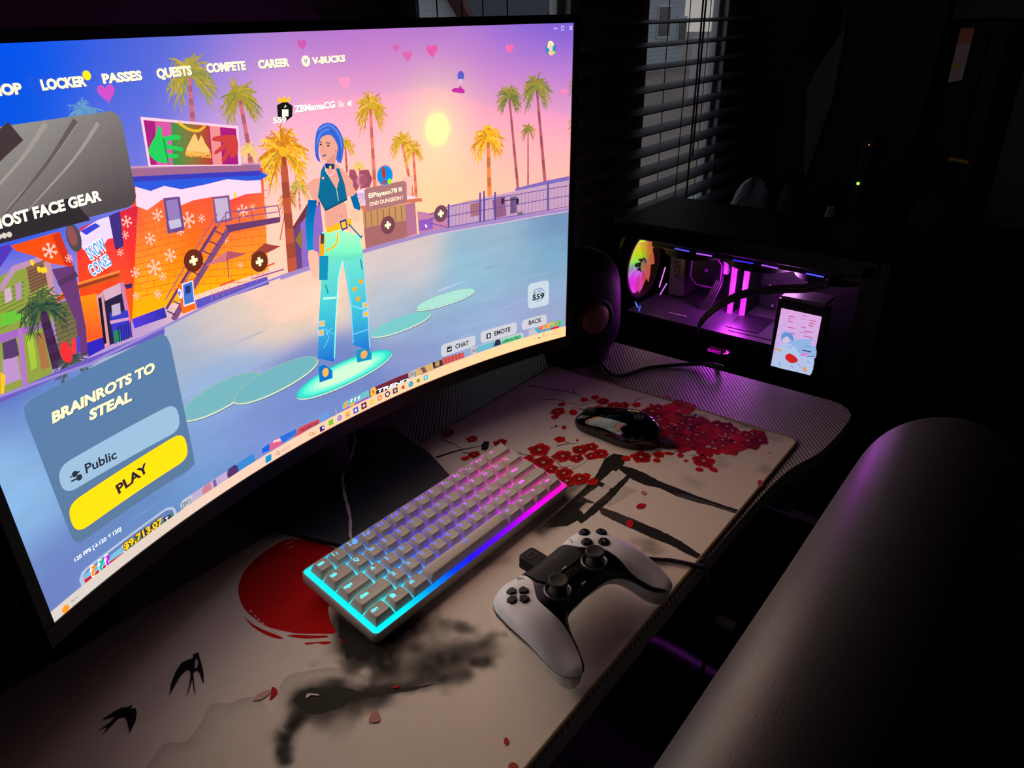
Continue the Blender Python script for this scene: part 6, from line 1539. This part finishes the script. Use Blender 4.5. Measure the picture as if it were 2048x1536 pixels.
# graphics card with lit lettering on its edge
gpu = P3(MB(), (.868, -.045, -.058), (1.035, .247, -.006)).obj('graphics_card', pm('card_black', (16, 15, 18), .45, bump=.1), pc, bevel=.003)
P3(MB(), (.868, -.045, -.006), (1.03, .247, -.003)).obj('back_plate', pm('back_plate_metal', (74, 70, 78), .4, metal=.4), gpu)
mb = MB(); P3(mb, (.90, .0, -.003), (.98, .060, -.0018)); P3(mb, (.885, -.03, -.003), (.889, .05, -.002)); mb.obj('plate_relief', pm('plate_relief', (20, 18, 24), .4), gpu)
P3(MB(), (.90, .14, -.003), (.905, .175, -.002)).obj('plate_label', pm('label_grey', (150, 146, 140), .5), gpu)
lg = emat('card_letter_glow', (226, 20, 210), 1.2); lg2 = emat('card_letter_dim', (110, 10, 90), .8)
for txt, px0, px1, mat_l, hh in (('GEFORCE RTX', (1420, 694), (1448, 702), lg2, .0045), ('GRAPHICS', (1415, 699), (1441, 706), lg, .006)):
    a = at(px0, .866, 0); b_ = at(px1, .866, 0); vs, fs, w_, c_ = glyphs(txt, .02); Lg = abs(a.y - b_.y)
    MB().add([(.8662 - PO.x, a.y - vx / w_ * Lg - PO.y, a.z - hh / 2 + vy / c_ * hh - PO.z) for vx, vy in vs], fs).obj('edge_letters', mat_l, gpu)
a = at((1452, 704), .866, 0)
MB().add([(.8662 - PO.x, a.y - dy - PO.y, a.z + dz - PO.z) for dy, dz in ((-.002, .004), (.006, .001), (.004, -.003), (-.006, -.006), (.001, .0))], [(0, 4, 3, 2, 1)]).obj('edge_emblem', emat('card_emblem_glow', (255, 60, 230), 1.6), gpu)
# power leads sweeping across the front of the card
cm = pm('power_lead', (40, 34, 38), .5, bump=.3)
la = [(.858, .0, .0)] 
for k in range(3):
    pts = [at(p, .862 - .003 * k, 0) + Vector((0, 0, -.005 * k)) for p in ((1396, 660), (1402, 640), (1430, 612), (1480, 585), (1550, 573), (1610, 571), (1650, 563), (1662, 556))]
    pts.insert(0, Vector((.872, .108 - .004 * k, -.03))); pts.append(Vector((.90, -.125, .165 - .03)))
    MB().tube([p - PO for p in catmull(pts, 6)], .0026, 8).obj('power_lead', cm, pc, smooth=60)
for k in range(4):
    MB().tube([p - PO for p in catmull([Vector((.985, .118 - .002 * k, .078 - .003 * k)), Vector((.972, .118 - .004 * k, .05)), Vector((.955, .135 - .005 * k, .0)), Vector((.94, .15 - .006 * k, -.012))], 6)], .0022, 8).obj('fan_lead', cm, pc, smooth=60)
P3(MB(), (.978, .100, .066), (.992, .113, .090)).obj('lead_connector', pm('connector_white', (200, 196, 190), .5), pc, bevel=.001)
for y_, z_ in ((.03, .048), (.02, .01), (.0, -.02)): MB().lathe([(.003, 0), (.003, .006), (.001, .008)], 12, Vector((1.02, y_, z_)) - PO, Matrix.Rotation(-PI / 2, 3, 'Y')).obj('board_screw', pm('screw_steel', (170, 160, 176), .3, metal=.9), pc)
P3(MB(), (GX + .02, PY0 + .012, PZ0 + .03), (BX - .01, PY1 - .01, -.19)).obj('power_supply_shroud', pcm, pc)
# status display leaning behind the glass
LX = .852
lcd = P3(MB(), (LX + .001, -.1235, -.036), (LX + .012, -.040, .086)).obj('status_display', pcm, pc, bevel=.002)
P3(MB(), (LX + .002, -.115, .086), (LX + .05, -.045, .092)).obj('display_shelf', pm('shelf_grey', (90, 80, 84), .5), lcd)
toL = lambda px: (lambda p: (-p.y, p.z))(at(px, LX, 0))
SL = Art(toL, lambda u, v, h: (LX - h - .0005 - PO.x, -u - PO.y, v - PO.z), lift=6e-6)
def SLsurf(pts, col): SL.poly(pts, col)
zc = zz(1400, 480, 320 / 1638)
ga = Vector(toL((1600, 620))); gb = Vector(toL((1585, 740)))
def lcdg(u, v):
    k = max(0, min(1, (ga.y - v) / (ga.y - gb.y))); c0, c1 = lin((246, 186, 244)), lin((206, 200, 250)); return tuple(a * (1 - k) + b_ * k for a, b_ in zip(c0, c1))
SL.poly(zc((835, 695), (1248, 785), (1130, 1385), (725, 1285)), lcdg)
for x, y, w_, c in ((908, 775, 62, (206, 40, 60)), (905, 800, 30, (206, 40, 60)), (900, 828, 50, (206, 40, 60)), (895, 888, 80, (226, 50, 40)), (885, 940, 90, (196, 40, 90)), (1040, 770, 60, (226, 90, 190)), (1120, 820, 70, (206, 40, 80)), (1115, 848, 60, (206, 40, 80)), (1110, 872, 50, (206, 40, 80)), (1035, 888, 55, (190, 60, 140)), (1070, 928, 90, (216, 40, 50)), (1060, 980, 95, (206, 40, 90)), (1022, 938, 70, (170, 120, 200)), (1030, 800, 60, (200, 150, 220)), (840, 862, 40, (210, 160, 226))):
    SL.line(zc((x, y), (x + w_, y + w_ * .22)), .0011, c)
SL.poly(zc((830, 960), (880, 930), (950, 965), (975, 1020), (1150, 1010), (1130, 1060), (1190, 1110), (1180, 1210), (1100, 1180), (1000, 1150), (900, 1060), (850, 1030)), (160, 200, 246), 3)
SL.poly(zc((740, 1240), (790, 1130), (860, 1060), (960, 1080), (1010, 1150), (1100, 1190), (1170, 1200), (1140, 1370), (1050, 1360), (900, 1330), (760, 1290)), (196, 218, 250), 3)
SL.poly(zc((845, 1000), (880, 985), (925, 1010), (900, 1050), (855, 1040)), (236, 216, 240), 3); SL.poly(zc((835, 985), (870, 945), (940, 965), (960, 1030), (930, 1020), (890, 985), (850, 1010), (840, 1040)), (110, 160, 226), 3)
SL.poly(zc((875, 1185), (920, 1160), (985, 1200), (1000, 1240), (940, 1260), (885, 1225)), (230, 36, 36), 3); SL.poly(zc((760, 1100), (840, 1125), (835, 1140), (765, 1115)), (246, 176, 50)); SL.poly(zc((1050, 1120), (1140, 1140), (1130, 1150), (1050, 1130)), (40, 50, 90)); SL.poly(zc((1085, 1190), (1170, 1185), (1170, 1192), (1090, 1196)), (60, 60, 100)); SL.poly(zc((1050, 1320), (1070, 1290), (1100, 1340), (1075, 1350)), (246, 176, 110), 2); SL.poly(zc((1020, 1170), (1090, 1150), (1110, 1170), (1050, 1190)), (236, 150, 226), 2)
for a, b_ in (((900, 1080), (920, 1110)), ((930, 1100), (960, 1070)), ((820, 1240), (810, 1290)), ((930, 1280), (960, 1310)), ((990, 1250), (1040, 1310)), ((1080, 1080), (1150, 1100)), ((1100, 1240), (1130, 1260))): SL.line(zc(a, b_), .0006, (90, 110, 190))
SL.mb.obj('display_picture', col_mat('display_glow', emit=True, strength=1.0), lcd)
# lamps of the light strips and memory sticks
def lamp(name, loc, col, w, size=.02, parent=pc):
    l = bpy.data.lights.new(name, 'POINT'); l.energy = w; l.color = lin(col); l.shadow_soft_size = size
    o = bpy.data.objects.new(name, l); COL.objects.link(o); o.location = Vector(loc) - PO; o.parent = parent
lamp('memory_led_lamp', (.955, .07, .05), (226, 60, 255), 1.1)
lamp('strip_led_lamp', (.93, -.03, .10), (226, 150, 240), 1.0)
lamp('fan_led_lamp', (.905, .205, .07), (230, 200, 90), .05)
# low bench the computer stands on
bench = thing('low_bench', 'low black bench under the desktop computer', 'bench', (.99, .04, FLOOR))
dark = pm('black_laminate', (15, 14, 14), .55, bump=.05)
MB().box((0, 0, PZ0 - FLOOR - .0125), (.36, .62, .025)).obj('bench_top', dark, bench, bevel=.002)
for sx_ in (-1, 1):
    for sy_ in (-1, 1): MB().box((sx_ * .16, sy_ * .28, (PZ0 - FLOOR - .025) / 2), (.03, .03, PZ0 - FLOOR - .025)).obj('leg', dark, bench)
# ================================================================== chair seen from behind its backrest
chair = thing('office_chair', 'black leather office chair pushed up to the desk with its back to the camera', 'chair', (.09, -.18, FLOOR))
CO = chair.location
lea = pm('black_leather', (58, 55, 60), 0.42, var=.15, scale=40, bump=.12, bscale=700, spec=.5)
blk = pm('chair_plastic', (18, 18, 20), .5)
half = [(0, -.225), (.20, -.222), (.245, -.19), (.268, -.08), (.284, .05), (.286, .13), (.268, .185), (.215, .214), (.11, .226)]
bo = [tuple(p) for p in catmull([Vector(p) for p in half + [(0, .228)] + [(-x, z) for x, z in reversed(half[1:])]], 6, True)]
nb = len(bo); nrm = []
for k in range(nb):
    t_ = (Vector(bo[(k + 1) % nb]) - Vector(bo[k - 1])).normalized(); q_ = Vector((t_.y, -t_.x)); q_ = -q_ if q_.dot(Vector((bo[k][0], bo[k][1] - .0))) < 0 else q_
    nrm.append(q_)
rs = []; RB = .072
for k in range(-14, 15):
    a_ = PI / 2 * k / 14; ins_ = RB * (1 - math.cos(a_)); d_ = RB * math.sin(a_)
    rs.append([(x - n_.x * ins_ + .005, -.195 + d_ + .006 * (x / .28) ** 2 - .02 * z, z - n_.y * ins_ - FLOOR) for (x, z), n_ in zip(bo, nrm)])
for sgn in (-1, 1):                              # close the front and back faces with shrinking rings
    base = rs[-1] if sgn > 0 else rs[0]; cx_ = sum(p[0] for p in base) / nb; cz_ = sum(p[2] for p in base) / nb
    for f_ in (.8, .6, .4, .2, .05):
        ring = [(cx_ + (p[0] - cx_) * f_, p[1] + sgn * .012 * (1 - f_) - .006 * ((p[0] - .005) / .28) ** 2 * (1 - f_ * f_), cz_ + (p[2] - cz_) * f_) for p in base]
        if sgn > 0: rs.append(ring)
        else: rs.insert(0, ring)
bk_ = MB().rings(rs).obj('backrest', lea, chair, smooth=180)
MB().prism(rrect(-.25, -.11, .25, .36, .07, 8), -.34 - FLOOR, -.24 - FLOOR).obj('seat', lea, chair, bevel=.035, seg=5)
for sx_ in (-1, 1):
    MB().tube([(sx_ * .235, -.08, -.235 - FLOOR), (sx_ * .24, .05, -.232 - FLOOR), (sx_ * .235, .30, -.245 - FLOOR)], [.032, .034, .028], 14).obj('seat_bolster', lea, chair, smooth=60)
    MB().tube(catmull([Vector((sx_ * .25, -.03, -.30 - FLOOR)), Vector((sx_ * .295, -.03, -.27 - FLOOR)), Vector((sx_ * .30, -.03, -.11 - FLOOR))], 5), .014, 12).obj('arm_post', blk, chair, smooth=60)
    MB().prism(rrect(sx_ * .295 - .035, -.10, sx_ * .295 + .035, .10, .03), -.11 - FLOOR, -.085 - FLOOR).obj('armrest', lea, chair, bevel=.009, seg=3)
MB().box((0, -.10, -.28 - FLOOR), (.08, .05, .16)).obj('back_bracket', blk, chair, bevel=.006)
MB().cyl((0, .1, .11), (0, .1, -.33 - FLOOR), .028).obj('gas_column', blk, chair, smooth=40)
for k in range(5):
    a = 2 * PI * k / 5 + .3; c, s = math.cos(a), math.sin(a)
    MB().tube([(0, .1, .12), (.15 * c, .1 + .15 * s, .10), (.29 * c, .1 + .29 * s, .075)], [.03, .024, .018], 10).obj('base_leg', blk, chair, smooth=60)
    MB().lathe([(.001, -.02), (.026, -.02), (.03, -.012), (.03, .012), (.026, .02), (.001, .02)], 20, (.29 * c, .1 + .29 * s, .0301), Matrix.Rotation(PI / 2, 3, 'X') @ Matrix.Rotation(a, 3, 'Y')).obj('caster', blk, chair, smooth=40)
p = at((1450, 1246), -.10)
t = thing('usb_plug', 'small white cable plug lying on the chair arm under the desk edge', 'plug', (p.x, p.y, p.z))

# ================================================================== dark corner on the right
DRX, DRT = 1.16, -.02
dres = thing('low_dresser', 'low dark dresser against the window wall beyond the computer', 'dresser', (1.62, .0, FLOOR))
H = DRT - FLOOR
MB().box((0, 0, H / 2), (.80, .78, H)).obj('body', dark, dres, bevel=.004)
for k in range(3):
    f_ = MB().box((-.408, 0, .12 + k * .23), (.016, .72, .21)).obj('drawer', dark, dres, bevel=.003)
    MB().tube([(-.428, -.05, .12 + k * .23), (-.428, .05, .12 + k * .23)], .006, 10).obj('handle', blk, f_)
bagm = pm('plastic_bag', (150, 150, 166), .35, var=.2, scale=20, bump=.6, bscale=60)
def lump(name, c, r, mat_, label, cat, seed, sq=.22):
    R = random.Random(seed); mb = MB(); rs = []
    for i in range(15):
        v = i / 14; a = PI * v
        ring = []
        for k in range(28):
            t = 2 * PI * k / 28; d = Vector((math.sin(a) * math.cos(t), math.sin(a) * math.sin(t), -math.cos(a)))
            f = 1 + sq * noise.noise(d * 1.7 + Vector((seed, 0, 0))) + sq * .5 * abs(noise.noise(d * 5 + Vector((0, seed, 0))))
            z = d.z * r[2] * f
            ring.append((d.x * r[0] * f, d.y * r[1] * f, max(z, -r[2] * .75) + r[2] * .75))
        rs.append(ring)
    return tag(mb.rings(rs).obj(name, mat_, smooth=35, loc=c), label, cat)
pb = at((1510, 374), 1.36, 0)
lump('plastic_bag', (1.36, pb.y, DRT), (.06, .055, (pb.z - DRT + .01) / 1.75), bagm, 'crumpled pale plastic bag standing behind the computer under the blind', 'bag', 3)
pb = at((1592, 396), 1.34, 0)
lump('cloth_bundle', (1.34, pb.y, DRT), (.05, .045, (pb.z - DRT + .03) / 1.75), pm('grey_cloth', (60, 60, 70), .9, bump=.4), 'small dark grey bundle right of the pale plastic bag', 'bundle', 9)
pb = at((1662, 427), 1.26, 0)
lump('paper_scrap', (1.26, pb.y, DRT), (.016, .016, (pb.z - DRT) * .62), pm('crumpled_paper', (206, 190, 190), .8, bump=.3), 'tiny pale crumpled paper just above the back edge of the computer', 'paper', 5)
pb = at((1875, 410), 1.30, 0)
lump('mesh_pouch', (1.30, pb.y, DRT), (.05, .06, (pb.z - DRT) * .6), pm('dark_mesh', (44, 44, 50), .8, bump=.8, scale=400), 'dark mesh pouch on the dresser at the far right', 'pouch', 12)
# leaning boards
def board(name, label, pb0, pb1, pt0, x, th, mat_, edge):
    b0 = at(pb0, x, 0); b1 = at(pb1, x, 0); t0 = at(pt0, x, 0)
    o = thing(name, label, 'board', (x, (b0.y + b1.y) / 2, DRT)); h = t0.z - DRT; sh_y = t0.y - b0.y
    w = b0.y - b1.y
    f = lambda y, z, xx: (xx + .0 * z, y + sh_y * z / h * .0, z)
    MB().add([f(w / 2, 0, 0), f(-w / 2, 0, 0), f(-w / 2 + sh_y, h, 0), f(w / 2 + sh_y, h, 0), f(w / 2, 0, th), f(-w / 2, 0, th), f(-w / 2 + sh_y, h, th), f(w / 2 + sh_y, h, th)],
             [(3, 2, 1, 0), (4, 5, 6, 7), (0, 1, 5, 4), (1, 2, 6, 5), (2, 3, 7, 6), (3, 0, 4, 7)]).obj('panel', mat_, o, bevel=.002)
    return o
bd = pm('dark_board', (11, 11, 12), .6, bump=.05)
o = board('tall_board', 'tall black board with a pale edge leaning on the dresser', (1612, 395), (1790, 430), (1692, 6), 1.42, .05, bd, None)
e0 = at((1612, 355), 1.42, 0); 
edge_poly = [at(p, 1.415, 0) for p in ((1692, 55), (1668, 190), (1612, 356), (1608, 340), (1616, 176), (1640, 130))]
MB().rings([[(p.x - o.location.x + d_, p.y - o.location.y, p.z - DRT) for p in edge_poly] for d_ in (-.004, .006)]).obj('pale_edge', pm('foam_edge', (110, 110, 118), .7), o)
o = board('narrow_board', 'narrow dark panel standing left of the tall board', (1545, 372), (1606, 382), (1588, 128), 1.46, .03, pm('brown_board', (22, 18, 18), .7), None)
# tall cabinet with a paper tag
CX = 1.50
c0 = at((1815, 46), CX, 0); c1 = at((2014, 40), CX, 0)
cab = thing('black_cabinet', 'black cabinet at the far right with a paper tag and a small brass pull', 'cabinet', (CX + .2, (c0.y + c1.y) / 2, DRT))
hc = c1.z - DRT; wc = c0.y - c1.y + .02
MB().box((.0, 0, hc / 2), (.38, wc, hc)).obj('body', pm('cabinet_black', (9, 9, 10), .55), cab, bevel=.003)
MB().box((-.195, .02, hc / 2), (.01, wc * .86, hc * .94)).obj('door', pm('cabinet_door_black', (10, 10, 11), .6), cab, bevel=.002)
h = at((1917, 321), CX - .215, 0)
MB().tube([(CX - .215 - cab.location.x, h.y - .016 - cab.location.y, h.z - DRT - .002), (CX - .215 - cab.location.x, h.y + .016 - cab.location.y, h.z - DRT + .002)], .0035, 8).obj('brass_pull', pm('brass', (226, 196, 110), .3, metal=.5), cab)
TX = CX - .203
tagp = [at(p, TX, 0) for p in ((1922, 56), (1950, 56), (1924, 160), (1896, 165))]
MB().add([(TX - cab.location.x - d_, p.y - cab.location.y, p.z - DRT) for d_ in (0, .002) for p in tagp], [(0, 1, 2, 3), (7, 6, 5, 4), (0, 4, 5, 1), (1, 5, 6, 2), (2, 6, 7, 3), (3, 7, 4, 0)]).obj('paper_tag', pm('tag_paper', (190, 180, 186), .7), cab)
def tq(a, b_):
    t0 = tagp[0].lerp(tagp[3], b_); t1 = tagp[1].lerp(tagp[2], b_); q = t0.lerp(t1, a); return (TX - .0026 - cab.location.x, q.y - cab.location.y, q.z - DRT)
MB().add([tq(0, 0), tq(1, 0), tq(1, .28), tq(0, .28)], [(0, 1, 2, 3)]).obj('tag_picture', pm('tag_orange', (200, 130, 90), .7), cab)
MB().add([tq(.1, .64), tq(.6, .64), tq(.6, .76), tq(.1, .76)], [(0, 1, 2, 3)]).obj('tag_patch', pm('tag_yellow', (220, 190, 50), .7), cab)
# power strip lights
for px, col, s, lab, r in (((1716, 367), (140, 255, 60), 3.0, 'small dark adapter with a green light on the dresser', .0026), ((1738, 290), (255, 150, 60), .8, 'tiny dark gadget with a faint orange light in front of the tall board', .0012)):
    gx = 1.26 if px[0] < 1720 else 1.33
    q = at(px, gx, 0)
    g = thing('power_adapter', lab, 'adapter', (gx + .026, q.y, DRT))
    MB().box((0, 0, (q.z - DRT + .015) / 2), (.05, .022, q.z - DRT + .015)).obj('body', bd, g, bevel=.003)
    MB().lathe([(r, 0), (r, .002), (.0002, .003)], 10, (-.025, 0, q.z - DRT), Matrix.Rotation(-PI / 2, 3, 'Y')).obj('indicator_light', emat('led_%d' % px[0], col, s), g)
cable('thin_wire', [tuple(at(p, 1.30, 0)) for p in ((1700, 408), (1750, 398), (1820, 394), (1880, 392))] + [tuple(at((1960, 404), 1.34, 0)), tuple(at((1985, 404), 1.40, 0))], .0011, 'thin grey wire looping across the dresser at the right', pm('grey_wire', (60, 60, 64), .5))
# white plug under the desk
MB().box((0, 0, 0), (.012, .022, .008)).obj('plug_body', pm('plug_white', (200, 200, 216), .4), t, bevel=.002)
MB().box((0, .016, 0), (.008, .010, .004)).obj('plug_tip', pm('plug_metal', (170, 170, 180), .3, metal=.8), t)
